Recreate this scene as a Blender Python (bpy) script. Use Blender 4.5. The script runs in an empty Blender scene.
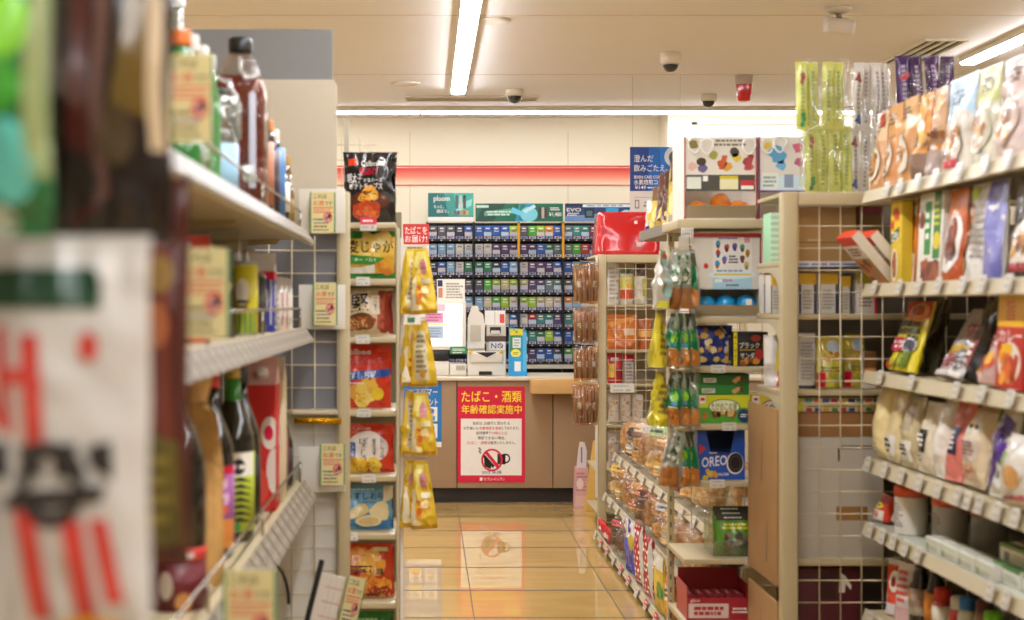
import bpy, bmesh, math, random
from mathutils import Vector, Matrix, noise, Euler
from mathutils.geometry import tessellate_polygon

R = random.Random(11)
F, U0, V0, H = 1500.0, 427.0, 303.0, 1.26     # focal length in px, vanishing point, eye height
PI = math.pi
scene = bpy.context.scene
COL = scene.collection

def X(u, d): return (u - U0) / F * d
def Z(v, d): return H - (v - V0) / F * d

# ------------------------------------------------------------------ materials
_mats = {}
def lin(c):
    c = c / 255.0
    return c / 12.92 if c <= 0.04045 else ((c + 0.055) / 1.055) ** 2.4
def rgb(hx):
    hx = hx.lstrip('#')
    return tuple(lin(int(hx[i:i + 2], 16)) for i in (0, 2, 4))

def mat(hx, rough=0.45, metal=0.0, coat=0.0, emit=0.0, var=0.06, spec=0.5, bump=0.0, bscale=60.0, trans=0.0, vscale=30.0):
    key = (hx, rough, metal, coat, emit, var, spec, bump, bscale, trans, vscale)
    if key in _mats: return _mats[key]
    m = bpy.data.materials.new('mat_' + hx.lstrip('#') + '_%d' % len(_mats))
    m.use_nodes = True
    nt = m.node_tree; b = nt.nodes['Principled BSDF']
    c = rgb(hx)
    tc = nt.nodes.new('ShaderNodeTexCoord')
    nz = nt.nodes.new('ShaderNodeTexNoise'); nz.inputs['Scale'].default_value = vscale; nz.inputs['Detail'].default_value = 2
    nt.links.new(tc.outputs['Object'], nz.inputs['Vector'])
    if var:
        mx = nt.nodes.new('ShaderNodeMix'); mx.data_type = 'RGBA'
        mx.inputs[6].default_value = tuple(min(1, k * (1 + var)) for k in c) + (1,)
        mx.inputs[7].default_value = tuple(k * (1 - var) for k in c) + (1,)
        nt.links.new(nz.outputs['Fac'], mx.inputs[0])
        nt.links.new(mx.outputs[2], b.inputs['Base Color'])
    else:
        b.inputs['Base Color'].default_value = c + (1,)
    b.inputs['Roughness'].default_value = rough
    b.inputs['Metallic'].default_value = metal
    b.inputs['Coat Weight'].default_value = coat
    b.inputs['Coat Roughness'].default_value = 0.12
    b.inputs['Specular IOR Level'].default_value = spec
    b.inputs['Transmission Weight'].default_value = trans
    if emit:
        b.inputs['Emission Color'].default_value = c + (1,)
        b.inputs['Emission Strength'].default_value = emit
    if bump:
        n2 = nt.nodes.new('ShaderNodeTexNoise'); n2.inputs['Scale'].default_value = bscale; n2.inputs['Detail'].default_value = 3
        nt.links.new(tc.outputs['Object'], n2.inputs['Vector'])
        bp = nt.nodes.new('ShaderNodeBump'); bp.inputs['Strength'].default_value = bump; bp.inputs['Distance'].default_value = 0.01
        nt.links.new(n2.outputs['Fac'], bp.inputs['Height'])
        nt.links.new(bp.outputs['Normal'], b.inputs['Normal'])
    m['hx'] = hx
    _mats[key] = m
    return m

def foil(hx, bump=0.5): return mat(hx, rough=0.24, coat=0.3, bump=bump, bscale=24.0)
def ink(hx): return mat(hx, rough=0.42, coat=0.08, var=0.03)
def card(hx): return mat(hx, rough=0.55, var=0.05)
def steel(hx='#e2d6bd'): return mat(hx, rough=0.42, var=0.03)

def film(tint='#ffffff', gloss=0.16, opac=0.0, fres=0.55):
    key = ('film', tint, gloss, opac, fres)
    if key in _mats: return _mats[key]
    m = bpy.data.materials.new('mat_clear_film'); m.use_nodes = True
    nt = m.node_tree; nt.nodes.clear(); N = nt.nodes.new; L = nt.links.new
    out = N('ShaderNodeOutputMaterial'); mix = N('ShaderNodeMixShader'); tr = N('ShaderNodeBsdfTransparent'); gl = N('ShaderNodeBsdfGlossy')
    tc = N('ShaderNodeTexCoord'); nz = N('ShaderNodeTexNoise'); bp = N('ShaderNodeBump'); lw = N('ShaderNodeLayerWeight'); mt = N('ShaderNodeMath')
    tr.inputs[0].default_value = rgb(tint) + (1,)
    gl.inputs['Roughness'].default_value = 0.14; gl.inputs[0].default_value = (1, 1, 1, 1)
    nz.inputs['Scale'].default_value = 32; nz.inputs['Detail'].default_value = 3
    bp.inputs['Strength'].default_value = 0.7; bp.inputs['Distance'].default_value = 0.02
    lw.inputs['Blend'].default_value = 0.35
    mt.operation = 'MULTIPLY_ADD'; mt.inputs[1].default_value = fres; mt.inputs[2].default_value = gloss
    L(tc.outputs['Object'], nz.inputs['Vector']); L(nz.outputs['Fac'], bp.inputs['Height'])
    L(bp.outputs['Normal'], gl.inputs['Normal']); L(bp.outputs['Normal'], lw.inputs['Normal'])
    L(lw.outputs['Fresnel'], mt.inputs[0]); L(mt.outputs[0], mix.inputs[0]); L(tr.outputs[0], mix.inputs[1])
    if opac:
        df = N('ShaderNodeBsdfDiffuse'); df.inputs[0].default_value = (0.85, 0.85, 0.85, 1)
        m2 = N('ShaderNodeMixShader'); m2.inputs[0].default_value = opac
        L(gl.outputs[0], m2.inputs[1]); L(df.outputs[0], m2.inputs[2]); L(m2.outputs[0], mix.inputs[2])
    else:
        L(gl.outputs[0], mix.inputs[2])
    L(mix.outputs[0], out.inputs[0])
    _mats[key] = m
    return m

# ------------------------------------------------------------------ mesh builder
class MB:
    def __init__(s): s.v = []; s.f = []; s.m = []; s.sm = []; s.mats = []; s.M = None
    def mi(s, m):
        if m not in s.mats: s.mats.append(m)
        return s.mats.index(m)
    def add(s, vs, fs, m, smooth=False):
        b = len(s.v)
        if s.M is not None: vs = [s.M @ Vector(q) for q in vs]
        s.v.extend([tuple(q) for q in vs]); k = s.mi(m)
        for f in fs:
            s.f.append(tuple(i + b for i in f)); s.m.append(k); s.sm.append(smooth)
        return s
    def box(s, x0, y0, z0, x1, y1, z1, m, bev=0.0):
        if bev <= 0:
            vs = [(x, y, z) for z in (z0, z1) for y in (y0, y1) for x in (x0, x1)]
            fs = [(0, 2, 3, 1), (4, 5, 7, 6), (0, 1, 5, 4), (2, 6, 7, 3), (0, 4, 6, 2), (1, 3, 7, 5)]
            return s.add(vs, fs, m)
        bm = bmesh.new(); bmesh.ops.create_cube(bm, size=1)
        for v in bm.verts: v.co = Vector(((x0 + x1) / 2 + v.co.x * (x1 - x0), (y0 + y1) / 2 + v.co.y * (y1 - y0), (z0 + z1) / 2 + v.co.z * (z1 - z0)))
        bev = min(bev, 0.45 * min(abs(x1 - x0), abs(y1 - y0), abs(z1 - z0)))
        bmesh.ops.bevel(bm, geom=bm.edges[:], offset=bev, segments=2, affect='EDGES', profile=0.6)
        bm.verts.index_update()
        s.add([v.co.copy() for v in bm.verts], [[v.index for v in f.verts] for f in bm.faces], m, True)
        bm.free(); return s
    def tube(s, pts, r, m, n=8, close=True):
        pts = [Vector(p) for p in pts]; vs = []; fs = []
        rr = r if isinstance(r, (list, tuple)) else [r] * len(pts)
        for i, p in enumerate(pts):
            t = (pts[min(i + 1, len(pts) - 1)] - pts[max(i - 1, 0)]).normalized()
            a = Vector((0, 0, 1)) if abs(t.z) < 0.9 else Vector((1, 0, 0))
            e1 = t.cross(a).normalized(); e2 = t.cross(e1).normalized()
            for k in range(n):
                q = 2 * PI * k / n
                vs.append(p + (e1 * math.cos(q) + e2 * math.sin(q)) * rr[i])
        for i in range(len(pts) - 1):
            for k in range(n):
                fs.append((i * n + k, i * n + (k + 1) % n, (i + 1) * n + (k + 1) % n, (i + 1) * n + k))
        if close:
            fs.append(tuple(range(n))[::-1]); fs.append(tuple((len(pts) - 1) * n + k for k in range(n)))
        return s.add(vs, fs, m, True)
    def lathe(s, prof, m, n=28, sx=1.0, sy=1.0, sq=0.0, cx=0, cy=0):
        """prof: list of (r, z); sq>0 squares the section up (superellipse)"""
        vs = []; fs = []
        for (r, z) in prof:
            for k in range(n):
                a = 2 * PI * k / n; c, d = math.cos(a), math.sin(a)
                if sq: q = (abs(c) ** (2 + sq * 6) + abs(d) ** (2 + sq * 6)) ** (-1 / (2 + sq * 6)); c *= q; d *= q
                vs.append((cx + r * c * sx, cy + r * d * sy, z))
        for i in range(len(prof) - 1):
            for k in range(n):
                fs.append((i * n + k, i * n + (k + 1) % n, (i + 1) * n + (k + 1) % n, (i + 1) * n + k))
        if prof[0][0] > 1e-5: fs.append(tuple(range(n))[::-1])
        if prof[-1][0] > 1e-5: fs.append(tuple((len(prof) - 1) * n + k for k in range(n)))
        return s.add(vs, fs, m, True)
    def prism(s, pts, y0, y1, m):
        """outline in x,z extruded from y0 to y1"""
        n = len(pts)
        vs = [(x, y0, z) for x, z in pts] + [(x, y1, z) for x, z in pts]
        tri = tessellate_polygon([[Vector((x, z, 0)) for x, z in pts]])
        fs = [tuple(t) for t in tri] + [tuple(i + n for i in t)[::-1] for t in tri]
        fs += [(i, (i + 1) % n, n + (i + 1) % n, n + i) for i in range(n)]
        return s.add(vs, fs, m)
    def build(s, name, parent=None):
        me = bpy.data.meshes.new(name)
        me.from_pydata(s.v, [], s.f)
        for m in s.mats: me.materials.append(m)
        me.polygons.foreach_set('material_index', s.m)
        me.polygons.foreach_set('use_smooth', s.sm)
        me.update()
        o = bpy.data.objects.new(name, me); COL.objects.link(o)
        if parent is not None: o.parent = parent
        return o

def tag(o, label, cat, group=None):
    o['label'] = label; o['category'] = cat
    if group: o['group'] = group
    return o
def empty(name, loc=(0, 0, 0), rz=0.0):
    o = bpy.data.objects.new(name, None); COL.objects.link(o)
    o.location = loc; o.rotation_euler = (0, 0, rz); o.empty_display_size = 0.05
    return o
def thing(name, label, cat, loc=(0, 0, 0), rz=0.0, group=None): return tag(empty(name, loc, rz), label, cat, group)
def struct(o): o['kind'] = 'structure'; return o
def put(o, x, y, z, rz=0.0, rx=0.0, ry=0.0):
    o.location = (x, y, z); o.rotation_euler = (rx, ry, rz); return o
def copy_tree(o, parent=None):
    c = o.copy(); COL.objects.link(c)
    if parent is not None: c.parent = parent
    for ch in list(o.children): copy_tree(ch, c)
    return c

# ------------------------------------------------------------------ printed artwork laid onto a surface
_txt = {}
def glyphs(s, bold=0.0, vertical=False):
    key = (s, bold, vertical)
    if key in _txt: return _txt[key]
    cu = bpy.data.curves.new('t', 'FONT'); cu.body = '\n'.join(s) if vertical else s
    cu.resolution_u = 2; cu.offset = bold; cu.fill_mode = 'FRONT'
    if vertical: cu.align_x = 'CENTER'; cu.space_line = 0.82
    ob = bpy.data.objects.new('t', cu); COL.objects.link(ob)
    dg = bpy.context.evaluated_depsgraph_get()
    me = ob.evaluated_get(dg).to_mesh()
    vs = [(v.co.x, v.co.y) for v in me.vertices]; fs = [tuple(p.vertices) for p in me.polygons]
    ob.evaluated_get(dg).to_mesh_clear()
    bpy.data.objects.remove(ob); bpy.data.curves.remove(cu)
    if not vs: vs = [(0, 0), (1, 1), (1, 0)]; fs = [(0, 1, 2)]
    x0 = min(v[0] for v in vs); x1 = max(v[0] for v in vs); y0 = min(v[1] for v in vs); y1 = max(v[1] for v in vs)
    w = max(x1 - x0, 1e-6); h = max(y1 - y0, 1e-6)
    _txt[key] = ([((a - x0) / w, (b - y0) / h) for a, b in vs], fs, w, h)
    return _txt[key]

class Glossy:
    """passes artwork on to a mesh in film-gloss inks"""
    def __init__(s, mb): s.mb = mb
    def add(s, vs, fs, m, smooth=False): s.mb.add(vs, fs, mat(m['hx'], rough=0.26, coat=0.25, bump=0.5, bscale=24.0, var=0.04), True)

class Pr:
    """Prints flat artwork on a surface: mp(x, z, off) -> point. Coordinates are fractions: fx -1..1, fz 0..1."""
    def __init__(s, mb, mp, w, h, step=0.012, lay=0.0005, gl=False):
        if gl: mb = Glossy(mb)
        s.mb, s.mp, s.w, s.h, s.step, s.lay, s.k = mb, mp, w, h, step, lay, 1
    def _o(s, l):
        return s.lay * (0.6 + 2.6 * (1 - math.exp(-(l if l is not None else s.k) / 14.0)))
    def P(s, fx, fz, off): return s.mp(max(-1.0, min(1.0, fx)) * s.w / 2, max(0.0, min(1.0, fz)) * s.h, off)
    def rect(s, x0, z0, x1, z1, m, l=None, wave=0.0):
        nx = max(1, min(26, int(abs(x1 - x0) * s.w / 2 / s.step))); nz = max(1, min(32, int(abs(z1 - z0) * s.h / s.step)))
        o = s._o(l); vs = []; fs = []
        for j in range(nz + 1):
            for i in range(nx + 1):
                fx = x0 + (x1 - x0) * i / nx; fz = z0 + (z1 - z0) * j / nz
                if wave: fz += wave * math.sin(fx * 3.0) * (1 if j == nz else 0)
                vs.append(s.P(fx, fz, o))
        for j in range(nz):
            for i in range(nx):
                a = j * (nx + 1) + i; fs.append((a, a + 1, a + nx + 2, a + nx + 1))
        s.mb.add(vs, fs, m, True); s.k += 1; return s
    def quad(s, pts, m, l=None, n=9):
        """four corners, bilinear"""
        o = s._o(l); vs = []; fs = []
        for j in range(n + 1):
            for i in range(n + 1):
                a, b = i / n, j / n
                fx = (pts[0][0] * (1 - a) + pts[1][0] * a) * (1 - b) + (pts[3][0] * (1 - a) + pts[2][0] * a) * b
                fz = (pts[0][1] * (1 - a) + pts[1][1] * a) * (1 - b) + (pts[3][1] * (1 - a) + pts[2][1] * a) * b
                vs.append(s.P(fx, fz, o))
        for j in range(n):
            for i in range(n):
                a = j * (n + 1) + i; fs.append((a, a + 1, a + n + 2, a + n + 1))
        s.mb.add(vs, fs, m, True); s.k += 1; return s
    def ell(s, cx, cz, rx, rz, m, l=None, rot=0.0, wob=0.0, seed=0, n=22):
        o = s._o(l); rings = max(1, min(9, int(max(rx * s.w / 2, rz * s.h) / s.step)))
        vs = [s.P(cx, cz, o)]; fs = []
        k = 2 * s.h / s.w
        for r in range(1, rings + 1):
            for i in range(n):
                a = 2 * PI * i / n
                q = 1 + wob * noise.noise(Vector((math.cos(a) * 1.4 + seed, math.sin(a) * 1.4, seed * 2.3)))
                ex, ez = rx * q * math.cos(a) * r / rings, rz * q * math.sin(a) * r / rings
                if rot: ex, ez = ex * math.cos(rot) - ez * k * math.sin(rot), ex / k * math.sin(rot) + ez * math.cos(rot)
                vs.append(s.P(cx + ex, cz + ez, o))
        for i in range(n): fs.append((0, 1 + i, 1 + (i + 1) % n))
        for r in range(rings - 1):
            for i in range(n):
                a = 1 + r * n; b = a + n
                fs.append((a + i, b + i, b + (i + 1) % n, a + (i + 1) % n))
        s.mb.add(vs, fs, m, True); s.k += 1; return s
    def ring(s, cx, cz, rx, rz, t, m, l=None, n=28):
        o = s._o(l); vs = []; fs = []
        for i in range(n):
            a = 2 * PI * i / n
            for q in (1, 1 - t): vs.append(s.P(cx + rx * q * math.cos(a), cz + rz * q * math.sin(a), o))
        for i in range(n): fs.append((2 * i, 2 * ((i + 1) % n), 2 * ((i + 1) % n) + 1, 2 * i + 1))
        s.mb.add(vs, fs, m, True); s.k += 1; return s
    def text(s, t, x0, z0, x1, z1, m, l=None, bold=0.012, vertical=False, skew=0.0, fit=False):
        g, fs, gw, gh = glyphs(t, min(bold, 0.008), vertical)
        if fit:     # keep the glyphs' own proportions inside the box
            W, Hh = (x1 - x0) * s.w / 2, (z1 - z0) * s.h
            k = min(W / gw, Hh / gh); cw, ch = gw * k, gh * k
            cx, cz = (x0 + x1) / 2, (z0 + z1) / 2
            x0, x1 = cx - cw / s.w, cx + cw / s.w; z0, z1 = cz - ch / s.h / 2, cz + ch / s.h / 2
        o = s._o(l)
        vs = [s.P(x0 + (x1 - x0) * a, z0 + (z1 - z0) * b + skew * (a - 0.5), o) for a, b in g]
        s.mb.add(vs, fs, m); s.k += 1; return s
    def bars(s, x0, z0, x1, z1, n, m, seed=1, l=None, fill=0.55, gap=0.25):
        """lines of small print too fine to read"""
        rr = random.Random(seed)
        for i in range(n):
            hh = (z1 - z0) / n; zb = z0 + i * hh + hh * (1 - fill) / 2
            xx = x0 + rr.random() * gap * (x1 - x0) * 0.3
            xe = x1 - rr.random() * gap * (x1 - x0)
            while xx < xe - 0.02:
                e = min(xe, xx + (x1 - x0) * (0.06 + 0.16 * rr.random()))
                s.rect(xx, zb, e, zb + hh * fill, m, l if l is not None else s.k)
                xx = e + (x1 - x0) * 0.03
        s.k += 1; return s
    def lumps(s, x0, z0, x1, z1, n, mats, r=0.12, seed=1, wob=0.5):
        """heap of food pictures"""
        rr = random.Random(seed); l0 = s.k
        for i in range(n):
            q = r * (0.75 + 0.5 * rr.random())
            s.ell(x0 + (x1 - x0) * rr.random(), z0 + (z1 - z0) * rr.random(), q, q * s.w / s.h * 0.42, mats[i % len(mats)],
                  l0 + 1 + (i % 5), rot=rr.random() * 3, wob=wob, seed=seed + i * 1.7, n=14)
        s.k = l0 + 7; return s

# ------------------------------------------------------------------ packages (front faces -Y, base at z = 0, centred on x)
def bag_fn(w, h, t, seed=0.0, wr=0.004, stand=False, seal=0.05, lean=0.0):
    def yf(x, z):
        u = min(1.0, abs(x) / (w / 2)); v = min(1.0, max(0.0, z / h))
        a = max(0.0, 1 - u ** 2.6) ** 0.75
        if stand:
            b = (1 - max(0.0, (v - 0.03)) ** 1.6 * 1.05); b = max(0.0, b) if v < 1 - seal else 0.0
            if v < 0.08: b *= 0.86 + 0.14 * v / 0.08
        else:
            b = 0.0 if (v < seal or v > 1 - seal) else math.sin(PI * (v - seal) / (1 - 2 * seal)) ** 0.5
        q = Vector((x * 13 + seed, z * 10 + seed * 3, seed))
        e = 1.25 * wr * (1.5 * noise.noise(q) - 2.4 * abs(noise.noise(q * 1.6 + Vector((3, 1, 0)))) + 0.6 - 1.1 * abs(noise.noise(Vector((x * 34 - seed, z * 26 + x * 20, seed * 2)))))
        e *= min(1.0, b * 2.5)
        edge = 0.0
        if not stand: edge = 0.003 * math.sin(x * 230 + seed + 3 * noise.noise(Vector((x * 20, seed, 0)))) * math.exp(-((min(v, 1 - v) - seal) / 0.1) ** 2) * (1 if b > 0 else 0)
        return t / 2 * a * b + e + edge
    def mp(x, z, off):
        v = min(1.0, max(0.0, z / h))
        b = math.sin(PI * v) ** 0.5 if 0 < v < 1 else 0
        xs = x * (1 - (0.045 if not stand else 0.0) * b) + 0.0035 * noise.noise(Vector((seed, z * 14, x * 3))) * (0 if stand else 1)
        return Vector((xs, -yf(x, z) - off - 0.0012, z))
    return mp

def bag_mesh(w, h, t, m, seed=0.0, wr=0.004, stand=False, seal=0.05, back=None, nu=26, nv=34, mb=None):
    mp = bag_fn(w, h, t, seed, wr, stand, seal)
    mb = mb or MB()
    for side in (0, 1):
        vs = []; fs = []
        for j in range(nv + 1):
            for i in range(nu + 1):
                q = mp(-w / 2 + w * i / nu, h * j / nv, 0)
                if side: q.y = -q.y
                vs.append(q)
        for j in range(nv):
            for i in range(nu):
                a = j * (nu + 1) + i; f = (a, a + 1, a + nu + 2, a + nu + 1)
                fs.append(f if not side else f[::-1])
        mb.add(vs, fs, (back or m) if side else m, True)
    # close the rim
    for js in ([(0, i) for i in range(nu + 1)], [(nv, i) for i in range(nu + 1)], [(j, 0) for j in range(nv + 1)], [(j, nu) for j in range(nv + 1)]):
        vs = []
        for (j, i) in js:
            q = mp(-w / 2 + w * i / nu, h * j / nv, 0); vs.append(q); vs.append(Vector((q.x, -q.y, q.z)))
        mb.add(vs, [(2 * k, 2 * k + 1, 2 * k + 3, 2 * k + 2) for k in range(len(js) - 1)], m)
    return mb, mp

def make_bag(name, label, cat, w, h, t, hx, art=None, seed=0.0, group=None, wr=0.004, stand=False, seal=0.05, back=None, bump=0.5, matl=None):
    mb, mp = bag_mesh(w, h, t, matl or foil(hx, bump), seed, wr, stand, seal, foil(back) if back else None)
    if art: art(Pr(mb, mp, w, h, step=0.0065, lay=0.0021, gl=True))
    return tag(mb.build(name), label, cat, group)

def box_mp(dep): return lambda x, z, off: Vector((x, -dep / 2 - off, z))
def boxside_mp(w, sgn=1):
    # the x+ side: fx runs along -y.. +y
    return lambda x, z, off: Vector((sgn * (w / 2 + off), x * sgn, z))
def boxtop_mp(h): return lambda x, z, off: Vector((x, z, h + off))
def make_box(name, label, cat, w, h, dep, hx, art=None, side=None, top=None, group=None, bev=0.0015, matl=None):
    mb = MB(); mb.box(-w / 2, -dep / 2, 0, w / 2, dep / 2, h, matl or card(hx), bev)
    if art: art(Pr(mb, box_mp(dep), w, h))
    if side:
        for sg in (1, -1): side(Pr(mb, boxside_mp(w, sg), dep, h))
    if top: top(Pr(mb, lambda x, z, off: Vector((x, z - dep / 2, h + off)), w, dep))
    return tag(mb.build(name), label, cat, group)

def cyl_mp(r, front=-PI / 2):
    return lambda x, z, off: Vector((math.sin(x / r) * (r + off), -math.cos(x / r) * (r + off), z))
LAMP_E = 62
# ================================================================== ROOM
YB = 10.95; CEIL = 2.61; XL, XR, YF = -4.2, 5.4, -3.0
def tiles_mat():
    m = bpy.data.materials.new('mat_floor_tile'); m.use_nodes = True
    nt = m.node_tree; b = nt.nodes['Principled BSDF']; N = nt.nodes.new; L = nt.links.new
    tc = N('ShaderNodeTexCoord'); sp = N('ShaderNodeSeparateXYZ'); L(tc.outputs['Object'], sp.inputs[0])
    def joint(axis, origin, pitch, half):
        a = N('ShaderNodeMath'); a.operation = 'ADD'; a.inputs[1].default_value = -origin + pitch * 40; L(sp.outputs[axis], a.inputs[0])
        q = N('ShaderNodeMath'); q.operation = 'PINGPONG'; q.inputs[1].default_value = pitch / 2; L(a.outputs[0], q.inputs[0])
        c = N('ShaderNodeMath'); c.operation = 'LESS_THAN'; c.inputs[1].default_value = half; L(q.outputs[0], c.inputs[0]); return c
    jx, jy = joint('X', 0.189, 0.6, 0.0022), joint('Y', 6.006, 0.573, 0.0105)
    mxm = N('ShaderNodeMath'); mxm.operation = 'MAXIMUM'; L(jx.outputs[0], mxm.inputs[0]); L(jy.outputs[0], mxm.inputs[1])
    nz = N('ShaderNodeTexNoise'); nz.inputs['Scale'].default_value = 2.2; nz.inputs['Detail'].default_value = 6; nz.inputs['Distortion'].default_value = 1.2
    m2 = N('ShaderNodeMapping'); m2.inputs['Scale'].default_value = (0.6, 2.2, 1); L(tc.outputs['Object'], m2.inputs['Vector']); L(m2.outputs[0], nz.inputs['Vector'])
    rp = N('ShaderNodeValToRGB'); r0, r1 = rp.color_ramp.elements; r0.position = .35; r0.color = rgb('#b8965a') + (1,); r1.position = .7; r1.color = rgb('#c6a568') + (1,)
    L(nz.outputs['Fac'], rp.inputs[0])
    mx = N('ShaderNodeMix'); mx.data_type = 'RGBA'; L(mxm.outputs[0], mx.inputs[0]); L(rp.outputs[0], mx.inputs[6]); mx.inputs[7].default_value = rgb('#33281a') + (1,)
    L(mx.outputs[2], b.inputs['Base Color'])
    rr = N('ShaderNodeMapRange'); rr.inputs[3].default_value = 0.006; rr.inputs[4].default_value = 0.6
    L(mxm.outputs[0], rr.inputs[0]); L(rr.outputs[0], b.inputs['Roughness'])
    b.inputs['Specular IOR Level'].default_value = 0.7
    return m
mb = MB(); mb.add([(XL, YF, 0), (XR, YF, 0), (XR, YB + .2, 0), (XL, YB + .2, 0)], [(0, 1, 2, 3)], tiles_mat())
mb.box(XL, YF, -0.1, XR, YB + .2, -0.01, card('#6a5f50')); struct(mb.build('floor'))

CM = mat('#f1eeed', rough=0.75, var=0.03, vscale=1.2)
mb = MB(); mb.box(XL, YF, CEIL, XR, YB + .2, CEIL + .1, CM); struct(mb.build('ceiling'))
mb = MB()
for y in (5.2, 7.03, 8.86): mb.box(XL, y, CEIL - 0.0015, XR, y + 0.006, CEIL, mat('#cdb9a2', rough=.8))
mb.box(XL, 10.28, CEIL - 0.012, XR, 10.32, CEIL, mat('#cdbd9f', rough=.7)); struct(mb.build('trim_1'))
WM = mat('#efe5cb', rough=0.5, var=0.02, vscale=1.0)
mb = MB(); mb.box(XL, YB, 0, XR, YB + .15, CEIL, WM)
seam = mat('#c9b588', rough=.6)
for u in (262, 410, 568): mb.box(X(u, YB) - .002, YB - .001, 0, X(u, YB) + .002, YB, CEIL - .1, seam)
struct(mb.build('wall_back'))
WM2 = mat('#9c907c', rough=.6, var=.03)
mb = MB(); mb.box(XL - .1, YF, 0, XL, YB, CEIL, WM2); struct(mb.build('wall_left'))
mb = MB(); mb.box(XR, YF, 0, XR + .1, YB, CEIL, WM2); struct(mb.build('wall_right'))
mb = MB(); mb.box(XL, YF - .1, 0, XR, YF, CEIL, WM2); struct(mb.build('wall_front'))
# projecting pier of the back wall, right of the tobacco shelves
d = 10.55
mb = MB(); mb.box(X(668, d), d, 0, XR, YB, CEIL - .0, mat('#efe5cc', rough=.5, var=.02))
mb.box(X(692, d), d - .012, 1.2, X(697, d), d, Z(122, d), steel('#c9c0ae')); mb.box(X(692, d), d - .012, Z(122, d) - .02, X(840, d), d, Z(122, d), steel('#c9c0ae'))
struct(mb.build('wall_pier'))

# red band printed along the back wall, fading downwards as the chain's fascia does
def band_mat():
    m = bpy.data.materials.new('mat_red_fade_band'); m.use_nodes = True
    nt = m.node_tree; b = nt.nodes['Principled BSDF']; N = nt.nodes.new; L = nt.links.new
    tc = N('ShaderNodeTexCoord'); sp = N('ShaderNodeSeparateXYZ'); mr = N('ShaderNodeMapRange'); rp = N('ShaderNodeValToRGB')
    z0, z1 = Z(184.5, YB), Z(168, YB)
    mr.inputs[1].default_value = z0; mr.inputs[2].default_value = z1
    e = rp.color_ramp.elements; e[0].color = rgb('#f8d9b8') + (1,); e[1].color = rgb('#d63527') + (1,); e[1].position = .95
    k = e.new(.45); k.color = rgb('#ef8a72') + (1,)
    L(tc.outputs['Object'], sp.inputs[0]); L(sp.outputs['Z'], mr.inputs[0]); L(mr.outputs[0], rp.inputs[0]); L(rp.outputs[0], b.inputs['Base Color']); b.inputs['Roughness'].default_value = .4
    return m
mb = MB(); mb.box(X(180, YB), YB - .006, Z(184.5, YB), X(667, YB), YB - .0005, Z(168, YB), band_mat())
mb.box(X(180, YB), YB - .006, Z(167, YB), X(667, YB), YB - .0005, Z(165.6, YB), card('#d9503c'))
mb.box(X(180, YB), YB - .006, Z(185.8, YB), X(667, YB), YB - .0005, Z(184.8, YB), card('#e0705a'))
struct(mb.build('trim_2'))

# ------------------------------------------------------------------ lamps
LAMP = mat('#f1f3f9', rough=.5, emit=LAMP_E, var=0); LAMP2 = mat('#f1f3f9', rough=.5, emit=LAMP_E * .4, var=0)
HOUS = mat('#e9e0d0', rough=.5)
def tube_light(x, y0, y1, label, along='y', w=0.085, group='linear ceiling lights'):
    t = thing('linear_ceiling_light', label, 'ceiling light', ((x if along == 'y' else (y0 + y1) / 2), (y0 + y1) / 2 if along == 'y' else x, CEIL), 0, group)
    L = (y1 - y0) / 2 - .002
    h = MB(); g = MB()
    sec = [(-w / 2, -.0305), (-w * .4, -.042), (w * .4, -.042), (w / 2, -.0305)]
    n = len(sec)
    for mbx, pts, m in ((g, sec, LAMP if along == 'y' else LAMP2),):
        if along == 'y': vs = [(a, -L + .008, b) for a, b in pts] + [(a, L - .008, b) for a, b in pts]
        else: vs = [(-L + .008, a, b) for a, b in pts] + [(L - .008, a, b) for a, b in pts]
        mbx.add(vs, [(i, (i + 1) % n, n + (i + 1) % n, n + i) for i in range(n)] + [tuple(range(n))[::-1], tuple(range(n, 2 * n))], m)
    if along == 'y': h.box(-w / 2 - .004, -L, -.03, w / 2 + .004, L, -.0005, HOUS)
    else: h.box(-L, -w / 2 - .004, -.03, L, w / 2 + .004, -.0005, HOUS)
    g.build('diffuser', t); h.build('housing', t)
    return t
tube_light(0.195, 4.86, 9.41, 'long white tube light running away down the ceiling above the aisle')
tube_light(0.195, -2.2, 4.8, 'tube light overhead above the photographer, nearest in the aisle row')
tube_light(2.97, 3.7, 8.25, 'tube light high on the right, above the shelf of tall stick snacks')
tube_light(2.97, -2.2, 3.62, 'tube light over the right-hand shelves, nearer one of its row')
tube_light(-2.7, 3.0, 9.6, 'tube light above the far left aisle, hidden behind the bottle shelves')
tube_light(-2.7, -2.2, 2.9, 'tube light above the near left aisle, hidden behind the bottle shelves')
edges = [X(420.6, 10.6) - 1.19 * 3, X(420.6, 10.6) - 1.19 * 2, X(420.6, 10.6) - 1.19, X(420.6, 10.6), X(420.6, 10.6) + 1.19, X(420.6, 10.6) + 2.38, X(420.6, 10.6) + 3.57, X(420.6, 10.6) + 4.5]
nm = ['farthest left length of the bright light strip over the counter', 'second length of the light strip over the counter, behind the left shelves', 'length of light strip over the counter just left of the crisps display',
      'middle length of light strip, above the slim ceiling vent', 'length of light strip above the white wall panel and red band', 'length of light strip over the pier right of the coffee sign', 'rightmost length of the counter light strip, behind the stick snacks']
for i in range(7): tube_light(10.36, edges[i], edges[i + 1], nm[i], 'x', .07, 'counter light strip')

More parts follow.
